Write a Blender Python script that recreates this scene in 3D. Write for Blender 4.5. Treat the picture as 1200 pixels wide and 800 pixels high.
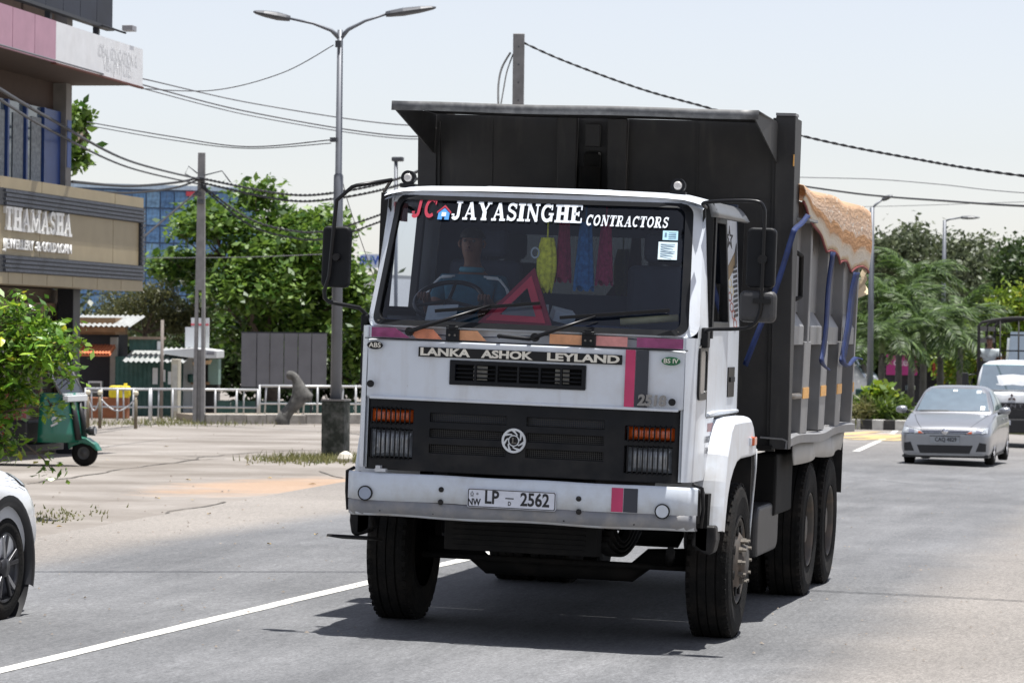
import bpy, bmesh, math, random
from mathutils import Vector, Matrix
random.seed(7)
R = math.radians
sc = bpy.context.scene
COL = sc.collection
for o in list(bpy.data.objects):
    bpy.data.objects.remove(o)

# ------------------------------------------------------------------ camera
CROSS = 0.028                      # crossfall of the truck's lane (rad)
CAM_T = Vector((4.3336, -20.1235, 2.1065))   # measured in the truck's frame
YAW, PIT, ROL, FPX = 0.2157, -0.0088, 0.0388, 3817.7
TR = Matrix.Rotation(CROSS, 3, 'Y')
_fw = Vector((-math.sin(YAW)*math.cos(PIT), math.cos(YAW)*math.cos(PIT), math.sin(PIT)))
_rt = Vector((math.cos(YAW), math.sin(YAW), 0)); _up = _rt.cross(_fw)
FW = TR @ _fw
RT = TR @ (_rt*math.cos(ROL) + _up*math.sin(ROL))
UP = TR @ (_up*math.cos(ROL) - _rt*math.sin(ROL))
CAM = TR @ CAM_T
cd = bpy.data.cameras.new('camera'); cam = bpy.data.objects.new('camera', cd); COL.objects.link(cam)
m = Matrix((RT, UP, -FW)).transposed().to_4x4(); m.translation = CAM
cam.matrix_world = m
cd.sensor_width = 36; cd.lens = FPX/1200*36; cd.clip_end = 8000; cd.clip_start = .1
cd.dof.use_dof = True; cd.dof.focus_distance = 21.2; cd.dof.aperture_fstop = 9.0
sc.camera = cam
sc.render.resolution_x = 1024; sc.render.resolution_y = 682

# ------------------------------------------------------------------ light
w = bpy.data.worlds.new('World'); sc.world = w; w.use_nodes = True
SUNV = Vector((0.138, 0.040, 1.0)).normalized()
EL = math.asin(SUNV.z); AZ = math.atan2(SUNV.x, SUNV.y)
nt = w.node_tree; bg = nt.nodes['Background']
sky = nt.nodes.new('ShaderNodeTexSky'); sky.sky_type = 'NISHITA'; sky.sun_disc = False
sky.sun_elevation = EL; sky.sun_rotation = AZ; sky.air_density = 0.95; sky.dust_density = 0.5; sky.ozone_density = 2.0; sky.altitude = 0
pale = nt.nodes.new('ShaderNodeHueSaturation'); pale.inputs['Saturation'].default_value = .46      # milky tropical noon sky
nt.links.new(sky.outputs[0], pale.inputs['Color']); tint = nt.nodes.new('ShaderNodeVectorMath'); tint.operation = 'MULTIPLY'; tint.inputs[1].default_value = (1.04, 1.0, 1.02); nt.links.new(pale.outputs[0], tint.inputs[0])
nt.links.new(tint.outputs[0], bg.inputs[0]); bg.inputs[1].default_value = 0.090
sl = bpy.data.lights.new('sun', 'SUN'); sl.energy = 5.0; sl.angle = R(0.53); sl.color = (1, .975, .94)
so = bpy.data.objects.new('sun', sl); COL.objects.link(so)
so.rotation_euler = SUNV.to_track_quat('Z', 'Y').to_euler(); so.location = (0, 0, 40)
vs = sc.view_settings; vs.view_transform = 'Standard'; vs.look = 'None'; vs.gamma = 1; vs.exposure = 0.74
vs.use_curve_mapping = False

# ------------------------------------------------------------------ ground height and picture helpers
def g(x, y):
    return -CROSS*min(max(x, -2.2), 6.0) - 0.013*min(max(y-8, 0), 60)
def ray(px, py): return FW*FPX + RT*(px-600) - UP*(py-400)
def P(px, py, d):                  # the point of the place at depth d behind a pixel
    return CAM + ray(px, py)*(d/FPX)
def G(px, py):                     # the spot of ground behind a pixel
    r = ray(px, py); a, b = 5/FPX, 400/FPX
    for _ in range(50):
        c = (a+b)/2; q = CAM+r*c
        if q.z > g(q.x, q.y): a = c
        else: b = c
    return CAM+r*a
def GD(px, d):                     # ground under the column px at depth d
    q = P(px, 400, d); return Vector((q.x, q.y, g(q.x, q.y)))

# ------------------------------------------------------------------ materials
MATS = {}
def mat(name, col, rough=.6, metal=0., var=.12, scale=6., bump=0., bscale=None, spec=.5, dirt=None, dirt_amt=.5, dscale=1.5, coat=0., trans=0., zdust=None, streak=None, chips=None):
    """principled; colour varied by noise, optional dirt colour in patches, optional fine relief"""
    if name in MATS: return MATS[name]
    m = bpy.data.materials.new(name); m.use_nodes = True; n = m.node_tree.nodes; L = m.node_tree.links
    b = n['Principled BSDF']; b.inputs['Roughness'].default_value = rough; b.inputs['Metallic'].default_value = metal
    b.inputs['Specular IOR Level'].default_value = spec; b.inputs['Coat Weight'].default_value = coat; b.inputs['Coat Roughness'].default_value = .08
    if trans: b.inputs['Transmission Weight'].default_value = trans
    tc = n.new('ShaderNodeTexCoord')
    nz = n.new('ShaderNodeTexNoise'); nz.inputs['Scale'].default_value = scale; nz.inputs['Detail'].default_value = 5
    L.new(tc.outputs['Object'], nz.inputs['Vector'])
    rp = n.new('ShaderNodeMapRange'); rp.inputs['From Min'].default_value = .3; rp.inputs['From Max'].default_value = .7
    rp.inputs['To Min'].default_value = 1-var; rp.inputs['To Max'].default_value = 1+var; L.new(nz.outputs['Fac'], rp.inputs['Value'])
    mx = n.new('ShaderNodeVectorMath'); mx.operation = 'SCALE'; mx.inputs[0].default_value = col[:3]; L.new(rp.outputs[0], mx.inputs['Scale'])
    out = mx.outputs[0]
    if dirt:
        n2 = n.new('ShaderNodeTexNoise'); n2.inputs['Scale'].default_value = dscale; n2.inputs['Detail'].default_value = 9; n2.inputs['Roughness'].default_value = .65
        L.new(tc.outputs['Object'], n2.inputs['Vector'])
        r2 = n.new('ShaderNodeMapRange'); r2.inputs['From Min'].default_value = .45; r2.inputs['From Max'].default_value = .72
        r2.inputs['To Max'].default_value = dirt_amt; L.new(n2.outputs['Fac'], r2.inputs['Value'])
        mm = n.new('ShaderNodeMix'); mm.data_type = 'RGBA'; L.new(r2.outputs[0], mm.inputs['Factor']); L.new(out, mm.inputs['A']); mm.inputs['B'].default_value = (*dirt, 1)
        out = mm.outputs['Result']
    def layer(val, lo, hi, amt, colr, extra=None):
        nonlocal out
        r_ = n.new('ShaderNodeMapRange'); r_.inputs['From Min'].default_value = lo; r_.inputs['From Max'].default_value = hi; r_.inputs['To Max'].default_value = amt; L.new(val, r_.inputs['Value']); f_ = r_.outputs[0]
        if extra is not None:
            k_ = n.new('ShaderNodeMath'); k_.operation = 'MULTIPLY'; L.new(f_, k_.inputs[0]); L.new(extra, k_.inputs[1]); f_ = k_.outputs[0]
        q_ = n.new('ShaderNodeMix'); q_.data_type = 'RGBA'; L.new(f_, q_.inputs['Factor']); L.new(out, q_.inputs['A']); q_.inputs['B'].default_value = (*colr, 1); out = q_.outputs['Result']
    if streak:                       # rain-washed grime running down
        colr, amt = streak; mp_ = n.new('ShaderNodeMapping'); mp_.inputs['Scale'].default_value = (14, 14, 1.1); L.new(tc.outputs['Object'], mp_.inputs['Vector'])
        z_ = n.new('ShaderNodeTexNoise'); z_.inputs['Scale'].default_value = 1.; z_.inputs['Detail'].default_value = 6; L.new(mp_.outputs[0], z_.inputs['Vector']); layer(z_.outputs['Fac'], .55, .8, amt, colr)
    if chips:                        # scrapes and chips
        colr, amt = chips; z_ = n.new('ShaderNodeTexNoise'); z_.inputs['Scale'].default_value = 22; z_.inputs['Detail'].default_value = 8; z_.inputs['Roughness'].default_value = .75; L.new(tc.outputs['Object'], z_.inputs['Vector']); layer(z_.outputs['Fac'], .66, .74, amt, colr)
    if zdust:                        # road dust thrown up on the lower parts
        z0_, z1_, colr, amt = zdust; sp_ = n.new('ShaderNodeSeparateXYZ'); L.new(tc.outputs['Object'], sp_.inputs[0])
        z_ = n.new('ShaderNodeTexNoise'); z_.inputs['Scale'].default_value = 7; z_.inputs['Detail'].default_value = 8; L.new(tc.outputs['Object'], z_.inputs['Vector'])
        m_ = n.new('ShaderNodeMapRange'); m_.inputs['From Min'].default_value = .35; m_.inputs['From Max'].default_value = .65; L.new(z_.outputs['Fac'], m_.inputs['Value']); layer(sp_.outputs['Z'], z1_, z0_, amt, colr, m_.outputs[0])
    L.new(out, b.inputs['Base Color'])
    if bump:
        bz = n.new('ShaderNodeTexNoise'); bz.inputs['Scale'].default_value = bscale or scale*6; bz.inputs['Detail'].default_value = 6
        L.new(tc.outputs['Object'], bz.inputs['Vector'])
        bp = n.new('ShaderNodeBump'); bp.inputs['Strength'].default_value = bump; bp.inputs['Distance'].default_value = .02
        L.new(bz.outputs['Fac'], bp.inputs['Height']); L.new(bp.outputs[0], b.inputs['Normal'])
    MATS[name] = m; return m
def glass(name, tint=(.5, .58, .6), refl=1.45, rough=.0):
    """a thin pane: tinted see-through with a fresnel mirror on it"""
    if name in MATS: return MATS[name]
    m = bpy.data.materials.new(name); m.use_nodes = True; n = m.node_tree.nodes; L = m.node_tree.links
    n.remove(n['Principled BSDF'])
    t = n.new('ShaderNodeBsdfTransparent'); t.inputs[0].default_value = (*tint, 1)
    s = n.new('ShaderNodeBsdfGlossy'); s.inputs['Roughness'].default_value = rough; s.inputs[0].default_value = (1, 1, 1, 1)
    f = n.new('ShaderNodeFresnel'); f.inputs[0].default_value = refl
    x = n.new('ShaderNodeMixShader'); L.new(f.outputs[0], x.inputs[0]); L.new(t.outputs[0], x.inputs[1]); L.new(s.outputs[0], x.inputs[2])
    L.new(x.outputs[0], n['Material Output'].inputs[0]); MATS[name] = m; return m
def leafmat(name, c1, c2, c3=None, rough=.45):
    """leaves: colour differs leaf by leaf, light comes through"""
    if name in MATS: return MATS[name]
    m = bpy.data.materials.new(name); m.use_nodes = True; n = m.node_tree.nodes; L = m.node_tree.links
    b = n['Principled BSDF']; b.inputs['Roughness'].default_value = rough
    ge = n.new('ShaderNodeNewGeometry'); cr = n.new('ShaderNodeValToRGB'); e = cr.color_ramp.elements
    e[0].color = (*c1, 1); e[1].color = (*c2, 1); e[0].position = .1; e[1].position = .9 if not c3 else .955
    if c3:
        e2 = cr.color_ramp.elements.new(.985); e2.color = (*c3, 1)
    L.new(ge.outputs['Random Per Island'], cr.inputs[0]); L.new(cr.outputs[0], b.inputs['Base Color'])
    t = n.new('ShaderNodeBsdfTranslucent'); L.new(cr.outputs[0], t.inputs[0])
    x = n.new('ShaderNodeMixShader'); x.inputs[0].default_value = .35
    L.new(b.outputs[0], x.inputs[1]); L.new(t.outputs[0], x.inputs[2]); L.new(x.outputs[0], n['Material Output'].inputs[0])
    MATS[name] = m; return m

# ------------------------------------------------------------------ mesh helpers
def V(*a): return Vector(a)
class B:
    """collects shapes; build() links them as one mesh object"""
    def __init__(s): s.v = []; s.f = []; s.sm = []
    def add(s, vs, fs, smooth=False, mx=None):
        o = len(s.v)
        s.v += [tuple(mx @ Vector(q)) if mx else tuple(q) for q in vs]
        s.f += [[i+o for i in f] for f in fs]; s.sm += [smooth]*len(fs); return s
    def box(s, c, d, mx=None):
        x, y, z = d[0]/2, d[1]/2, d[2]/2
        vs = [Vector((c[0]+a*x, c[1]+b*y, c[2]+e*z)) for a in (-1, 1) for b in (-1, 1) for e in (-1, 1)]
        return s.add(vs, [(0, 1, 3, 2), (4, 6, 7, 5), (0, 4, 5, 1), (2, 3, 7, 6), (0, 2, 6, 4), (1, 5, 7, 3)], False, mx)
    def bb(s, x0, x1, y0, y1, z0, z1, mx=None):
        return s.box(((x0+x1)/2, (y0+y1)/2, (z0+z1)/2), (abs(x1-x0), abs(y1-y0), abs(z1-z0)), mx)
    def bar(s, a, b, wd, ht=None, upv=(0, 0, 1)):
        a, b = Vector(a), Vector(b); d = (b-a); l = d.length; d.normalize(); u = Vector(upv)
        if abs(d.dot(u)) > .98: u = Vector((1, 0, 0))
        r = d.cross(u).normalized(); u = r.cross(d)
        m = Matrix((r, d, u)).transposed().to_4x4(); m.translation = (a+b)/2
        return s.box((0, 0, 0), (wd, l, ht or wd), m)
    def prism(s, pts, axis, a, b):
        """polygon pts in the two other axes, extruded along axis from a to b"""
        n = len(pts)
        def pt(q, t):
            if axis == 'x': return (t, q[0], q[1])
            if axis == 'y': return (q[0], t, q[1])
            return (q[0], q[1], t)
        vs = [pt(q, a) for q in pts]+[pt(q, b) for q in pts]
        fs = [list(range(n))[::-1], list(range(n, 2*n))]+[(i, (i+1) % n, n+(i+1) % n, n+i) for i in range(n)]
        return s.add(vs, fs)
    def tube(s, pts, r, n=8, caps=True):
        pts = [Vector(q) for q in pts]; rr = r if isinstance(r, (list, tuple)) else [r]*len(pts)
        vs = []; k = len(pts); pu = None
        for i, q in enumerate(pts):
            d = (pts[min(i+1, k-1)]-pts[max(i-1, 0)])
            if d.length < 1e-9: d = Vector((0, 0, 1))
            d.normalize()
            u = pu if pu is not None else (Vector((0, 0, 1)) if abs(d.z) < .9 else Vector((1, 0, 0)))
            a = d.cross(u)
            if a.length < 1e-6: a = d.orthogonal()
            a.normalize(); u = a.cross(d); pu = u
            for j in range(n):
                t = 2*math.pi*j/n; vs.append(q+(a*math.cos(t)+u*math.sin(t))*rr[i])
        fs = [(i*n+j, i*n+(j+1) % n, (i+1)*n+(j+1) % n, (i+1)*n+j) for i in range(k-1) for j in range(n)]
        s.add(vs, fs, True)
        if caps: s.add([vs[j] for j in range(n)], [list(range(n))[::-1]]); s.add([vs[(k-1)*n+j] for j in range(n)], [list(range(n))])
        return s
    def lathe(s, prof, c=(0, 0, 0), axis='x', n=32, smooth=True):
        """prof: (along, radius)"""
        vs = []
        for a, r in prof:
            for j in range(n):
                t = 2*math.pi*j/n; p, q = r*math.cos(t), r*math.sin(t)
                v = (a, p, q) if axis == 'x' else (p, a, q) if axis == 'y' else (p, q, a)
                vs.append((v[0]+c[0], v[1]+c[1], v[2]+c[2]))
        k = len(prof)
        fs = [(i*n+j, i*n+(j+1) % n, (i+1)*n+(j+1) % n, (i+1)*n+j) for i in range(k-1) for j in range(n)]
        return s.add(vs, fs, smooth)
    def disc(s, c, r, axis='y', n=20, t=.004, rz=None):
        c = Vector(c); rz = rz or r
        pts = [(r*math.cos(2*math.pi*j/n), rz*math.sin(2*math.pi*j/n)) for j in range(n)]
        if axis == 'y': return s.prism([(c.x+a, c.z+b) for a, b in pts], 'y', c.y-t/2, c.y+t/2)
        if axis == 'x': return s.prism([(c.y+a, c.z+b) for a, b in pts], 'x', c.x-t/2, c.x+t/2)
        return s.prism([(c.x+a, c.y+b) for a, b in pts], 'z', c.z-t/2, c.z+t/2)
    def grid(s, fn, us, vs_, smooth=True, flip=False):
        k = len(vs_); vv = [fn(u, v) for u in us for v in vs_]
        fs = [(i*k+j, (i+1)*k+j, (i+1)*k+j+1, i*k+j+1) for i in range(len(us)-1) for j in range(k-1)]
        if flip: fs = [f[::-1] for f in fs]
        return s.add(vv, fs, smooth)
    def plate(s, u0, u1, v0, v1, holes, t, fn):
        """sheet with rectangular holes, thickness t; fn(u,v,w) -> xyz, w 0..t"""
        us = sorted({u0, u1, *[h[0] for h in holes], *[h[1] for h in holes]}); vv = sorted({v0, v1, *[h[2] for h in holes], *[h[3] for h in holes]})
        us = [u for u in us if u0 <= u <= u1]; vv = [q for q in vv if v0 <= q <= v1]
        solid = {}
        for i in range(len(us)-1):
            for j in range(len(vv)-1):
                a, b = (us[i]+us[i+1])/2, (vv[j]+vv[j+1])/2
                solid[i, j] = not any(h[0] < a < h[1] and h[2] < b < h[3] for h in holes)
        for (i, j), ok in solid.items():
            if not ok: continue
            c = [(us[i], vv[j]), (us[i+1], vv[j]), (us[i+1], vv[j+1]), (us[i], vv[j+1])]
            s.add([fn(*q, 0) for q in c], [(0, 1, 2, 3)]); s.add([fn(*q, t) for q in c], [(3, 2, 1, 0)])
            for k, (di, dj) in enumerate(((0, -1), (1, 0), (0, 1), (-1, 0))):
                if not solid.get((i+di, j+dj), False):
                    a, b = c[k], c[(k+1) % 4]; s.add([fn(*a, 0), fn(*a, t), fn(*b, t), fn(*b, 0)], [(0, 1, 2, 3)])
        return s
    def ring(s, outer, inner, y0, y1=None, fn=None):
        """frame between two closed outlines of equal length, (a,b) mapped by fn(a,b,w)"""
        n = len(outer); fn = fn or (lambda a, b, w: (a, w, b)); y1 = y0 if y1 is None else y1
        vs = [fn(*q, y0) for q in outer]+[fn(*q, y0) for q in inner]+[fn(*q, y1) for q in outer]+[fn(*q, y1) for q in inner]
        fs = []
        for i in range(n):
            j = (i+1) % n; fs.append((i, j, n+j, n+i))
            if y1 != y0: fs += [(2*n+j, 2*n+i, 3*n+i, 3*n+j), (i, 2*n+i, 2*n+j, j), (n+j, 3*n+j, 3*n+i, n+i)]
        return s.add(vs, fs)
    def build(s, name, m, parent=None, bevel=0., seg=2, loc=None, rot=None, weld=True, subsurf=0):
        me = bpy.data.meshes.new(name); me.from_pydata(s.v, [], s.f); me.validate(verbose=False)
        if len(me.polygons) == len(s.sm): me.polygons.foreach_set('use_smooth', s.sm)
        if weld or bevel:
            bm = bmesh.new(); bm.from_mesh(me); bmesh.ops.remove_doubles(bm, verts=bm.verts, dist=1e-5)
            bmesh.ops.recalc_face_normals(bm, faces=bm.faces); bm.to_mesh(me); bm.free()
        me.materials.append(m)
        o = bpy.data.objects.new(name, me); COL.objects.link(o)
        if parent: o.parent = parent
        if loc is not None: o.location = loc
        if rot is not None: o.rotation_euler = rot
        if bevel:
            md = o.modifiers.new('bevel', 'BEVEL'); md.width = bevel; md.segments = seg; md.limit_method = 'ANGLE'; md.angle_limit = R(35); md.harden_normals = False
        if subsurf:
            md = o.modifiers.new('sub', 'SUBSURF'); md.levels = md.render_levels = subsurf
        return o
def rrect(x0, x1, z0, z1, r, k=5):
    pts = []
    for cx, cz, a in ((x1-r, z1-r, 0), (x0+r, z1-r, 90), (x0+r, z0+r, 180), (x1-r, z0+r, 270)):
        for i in range(k+1):
            t = R(a+90*i/k); pts.append((cx+r*math.cos(t), cz+r*math.sin(t)))
    return pts
def tag(o, label=None, cat=None, group=None, kind=None):
    if label: o['label'] = label
    if cat: o['category'] = cat
    if group: o['group'] = group
    if kind: o['kind'] = kind
    return o
def thing(name, label, cat, loc=(0, 0, 0), rz=0, group=None):
    o = bpy.data.objects.new(name, None); COL.objects.link(o); o.location = loc; o.rotation_euler = (0, 0, rz); o.empty_display_size = .2
    return tag(o, label, cat, group)
def dup(o, parent=None):
    c = o.copy(); COL.objects.link(c); c.parent = parent
    for ch in o.children: dup(ch, c)
    return c
def link(name, me, parent=None, loc=(0, 0, 0), rot=(0, 0, 0), scale=(1, 1, 1)):
    o = bpy.data.objects.new(name, me); COL.objects.link(o); o.parent = parent; o.location = loc; o.rotation_euler = rot; o.scale = scale; return o
def text(name, s, m, parent, size, mx, sx=1., bold=0., shear=0., depth=.002, align='CENTER', spacing=1., width=None):
    """built-in sans lettering as a mesh, placed by the matrix mx (letters lie in its XY plane)"""
    cu = bpy.data.curves.new(name, 'FONT'); cu.body = s; cu.size = size; cu.offset = bold; cu.shear = shear; cu.extrude = depth
    cu.align_x = align; cu.align_y = 'CENTER'; cu.space_character = spacing; cu.resolution_u = 3
    t = bpy.data.objects.new(name+'_c', cu); COL.objects.link(t)
    me = bpy.data.meshes.new_from_object(t); bpy.data.objects.remove(t); bpy.data.curves.remove(cu)
    me.materials.clear(); me.materials.append(m)
    if width:
        xx = [v.co.x for v in me.vertices]; sx = width/(max(xx)-min(xx))
    sm = Matrix.Diagonal((sx, 1, 1, 1)); me.transform(mx @ sm)
    o = bpy.data.objects.new(name, me); COL.objects.link(o); o.parent = parent; return o
# slab-serif stroke lettering -------------------------------------------------
def _arc(cx, cy, rx, ry, a0, a1, n=12): return [(cx+rx*math.cos(R(a0+(a1-a0)*i/n)), cy+ry*math.sin(R(a0+(a1-a0)*i/n))) for i in range(n+1)]
TK, TN, SF = .28, .15, .13
def _st(x, a=0, b=1, t=TK, serif='tb', e=.11):
    L = [([(x, a), (x, b)], t)]
    if 't' in serif: L.append(([(x-t/2-e, b-SF/2), (x+t/2+e, b-SF/2)], SF))
    if 'b' in serif: L.append(([(x-t/2-e, a+SF/2), (x+t/2+e, a+SF/2)], SF))
    return L
def _sf(x, y, l=.2): return [([(x-l, y), (x+l, y)], SF)]
GL = {
 'I': (.48, _st(.24)), 'H': (1.02, _st(.25)+_st(.77)+[([(.25, .5), (.77, .5)], TN)]),
 'E': (.88, _st(.25)+[([(.2, .95), (.8, .95)], .1), ([(.2, .05), (.82, .05)], .1), ([(.25, .5), (.6, .5)], TN), ([(.78, .98), (.78, .72)], .09), ([(.8, .02), (.8, .28)], .09), ([(.6, .36), (.6, .64)], .08)]),
 'T': (.9, _st(.45, serif='b')+[([(.05, .95), (.85, .95)], .1), ([(.09, .98), (.09, .7)], .09), ([(.81, .98), (.81, .7)], .09)]),
 'N': (1.05, _st(.22, t=.1)+_st(.84, t=.1, serif='t')+[([(.2, .97), (.84, .03)], .2)]),
 'A': (1.0, [([(.2, .03), (.5, .97)], .1), ([(.5, .97), (.8, .03)], .22), ([(.3, .33), (.7, .33)], .09)]+_sf(.2, .05, .17)+_sf(.8, .05, .2)),
 'Y': (.98, [([(.18, .97), (.5, .45)], .22), ([(.8, .97), (.5, .45)], .1), ([(.5, .5), (.5, .0)], TK)]+_sf(.18, .95, .18)+_sf(.8, .95, .16)+_sf(.5, .05, .2)),
 'J': (.78, [([(.5, 1), (.5, .25)]+_arc(.3, .25, .2, .2, 0, -150, 8), .2)]+_sf(.5, .95, .21)+[([(.14, .2), (.14, .3)], .2)]),
 'S': (.8, [(_arc(.4, .72, .24, .21, 20, 215, 10)+_arc(.4, .28, .25, .21, 60, -160, 12), .16), ([(.66, .98), (.66, .68)], .08), ([(.13, .02), (.13, .32)], .08)]),
 'C': (.9, [(_arc(.48, .5, .34, .42, 50, 310, 18), .19), ([(.78, .98), (.78, .66)], .09)]),
 'G': (1.0, [(_arc(.48, .5, .34, .42, 50, 320, 18), .19), ([(.78, .98), (.78, .66)], .09), ([(.78, .04), (.78, .44)], .17), ([(.58, .44), (.92, .44)], SF)]),
 'O': (.98, [(_arc(.49, .5, .34, .42, 0, 360, 22), .18)]),
 'R': (1.0, _st(.25)+[([(.25, .94), (.5, .94)]+_arc(.52, .71, .2, .23, 90, -90, 8)+[(.25, .48)], .13), ([(.5, .48), (.8, .03)], .2)]+_sf(.84, .05, .13)),
 'M': (1.28, _st(.22, t=.1)+_st(1.04, t=.2)+[([(.2, .97), (.62, .1)], .2), ([(.62, .1), (1.04, .97)], .1)]),
 ' ': (.45, []),
}
def serif(name, s, m, parent, h, fn, sx=1., shear=0., gap=.06, depth=.0015, width=None):
    """fn(a,b,w): along the line, up, out of the surface"""
    tot = sum(GL[c][0]+gap for c in s)-gap
    k = (width/(tot*h)) if width else sx
    b = B(); x = 0; q = 0
    for c in s:
        wd, st = GL[c]
        for pl, t in st:
            w0 = depth+min(depth*.25, .0006)*(q % 5); q += 1
            n = len(pl); L = []; Rr = []
            for i in range(n):
                a = pl[max(i-1, 0)]; e = pl[min(i+1, n-1)]
                dx, dy = e[0]-a[0], e[1]-a[1]; l = math.hypot(dx, dy) or 1; nx, ny = -dy/l*t/2, dx/l*t/2
                L.append((pl[i][0]+nx, pl[i][1]+ny)); Rr.append((pl[i][0]-nx, pl[i][1]-ny))
            def mp(p, w): return fn((x+p[0]+shear*p[1])*h*k, p[1]*h, w)
            vs = [mp(p, w0) for p in L]+[mp(p, w0) for p in Rr]+[mp(p, 0.0002) for p in L]+[mp(p, 0.0002) for p in Rr]
            fs = [(i, i+1, n+i+1, n+i) for i in range(n-1)]+[(i, 2*n+i, 2*n+i+1, i+1) for i in range(n-1)]+[(n+i, n+i+1, 3*n+i+1, 3*n+i) for i in range(n-1)]
            fs += [(0, n, 3*n, 2*n), (n-1, 3*n-1, 4*n-1, 2*n-1)]
            b.add(vs, fs)
        x += wd+gap
    return b.build(name, m, parent, weld=False)
# ================================================================== the setting
def ground_mat():
    m = bpy.data.materials.new('dusty_ground'); m.use_nodes = True; n = m.node_tree.nodes; L = m.node_tree.links; b = n['Principled BSDF']
    b.inputs['Roughness'].default_value = .9; b.inputs['Specular IOR Level'].default_value = .2
    tc = n.new('ShaderNodeTexCoord')
    def noise(s, d=6, r=.6):
        z = n.new('ShaderNodeTexNoise'); z.inputs['Scale'].default_value = s; z.inputs['Detail'].default_value = d; z.inputs['Roughness'].default_value = r
        L.new(tc.outputs['Object'], z.inputs['Vector']); return z
    n1 = noise(.35); n2 = noise(9, 8, .7); n3 = noise(60, 3)
    cr = n.new('ShaderNodeValToRGB'); e = cr.color_ramp.elements
    e[0].position = .36; e[0].color = (0.161, 0.143, 0.125, 1); e[1].position = .64; e[1].color = (0.269, 0.248, 0.227, 1)
    L.new(n1.outputs['Fac'], cr.inputs[0])
    a = n.new('ShaderNodeMath'); a.operation = 'MULTIPLY_ADD'; a.inputs[1].default_value = .5; a.inputs[2].default_value = .60; L.new(n2.outputs['Fac'], a.inputs[0])
    a2 = n.new('ShaderNodeMath'); a2.operation = 'MULTIPLY_ADD'; a2.inputs[1].default_value = .3; L.new(n3.outputs['Fac'], a2.inputs[0]); L.new(a.outputs[0], a2.inputs[2])
    # orange sand washed out beside the carriageway
    c0 = G(335, 569); mp = n.new('ShaderNodeMapping'); mp.inputs['Location'].default_value = (-c0.x/1.5, -c0.y/4.2, 0); mp.inputs['Scale'].default_value = (1/1.5, 1/4.2, 0); L.new(tc.outputs['Object'], mp.inputs['Vector'])
    ln = n.new('ShaderNodeVectorMath'); ln.operation = 'LENGTH'; L.new(mp.outputs[0], ln.inputs[0])
    n4 = noise(1.1, 7, .65); ad = n.new('ShaderNodeMath'); ad.operation = 'MULTIPLY_ADD'; ad.inputs[1].default_value = 1.6; ad.inputs[2].default_value = -.8; L.new(n4.outputs['Fac'], ad.inputs[0])
    sm = n.new('ShaderNodeMath'); sm.operation = 'ADD'; L.new(ln.outputs['Value'], sm.inputs[0]); L.new(ad.outputs[0], sm.inputs[1])
    mr = n.new('ShaderNodeMapRange'); mr.inputs['From Min'].default_value = 1.1; mr.inputs['From Max'].default_value = .5; mr.inputs['To Max'].default_value = .75; L.new(sm.outputs[0], mr.inputs['Value'])
    sm2 = n.new('ShaderNodeMix'); sm2.data_type = 'RGBA'; L.new(mr.outputs[0], sm2.inputs['Factor']); L.new(cr.outputs[0], sm2.inputs['A']); sm2.inputs['B'].default_value = (0.350, 0.241, 0.164, 1)
    s = n.new('ShaderNodeVectorMath'); s.operation = 'SCALE'; L.new(sm2.outputs['Result'], s.inputs[0]); L.new(a2.outputs[0], s.inputs['Scale']); L.new(s.outputs[0], b.inputs['Base Color'])
    bp = n.new('ShaderNodeBump'); bp.inputs['Strength'].default_value = .35; bp.inputs['Distance'].default_value = .02; L.new(n2.outputs['Fac'], bp.inputs['Height']); L.new(bp.outputs[0], b.inputs['Normal'])
    return m
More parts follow.
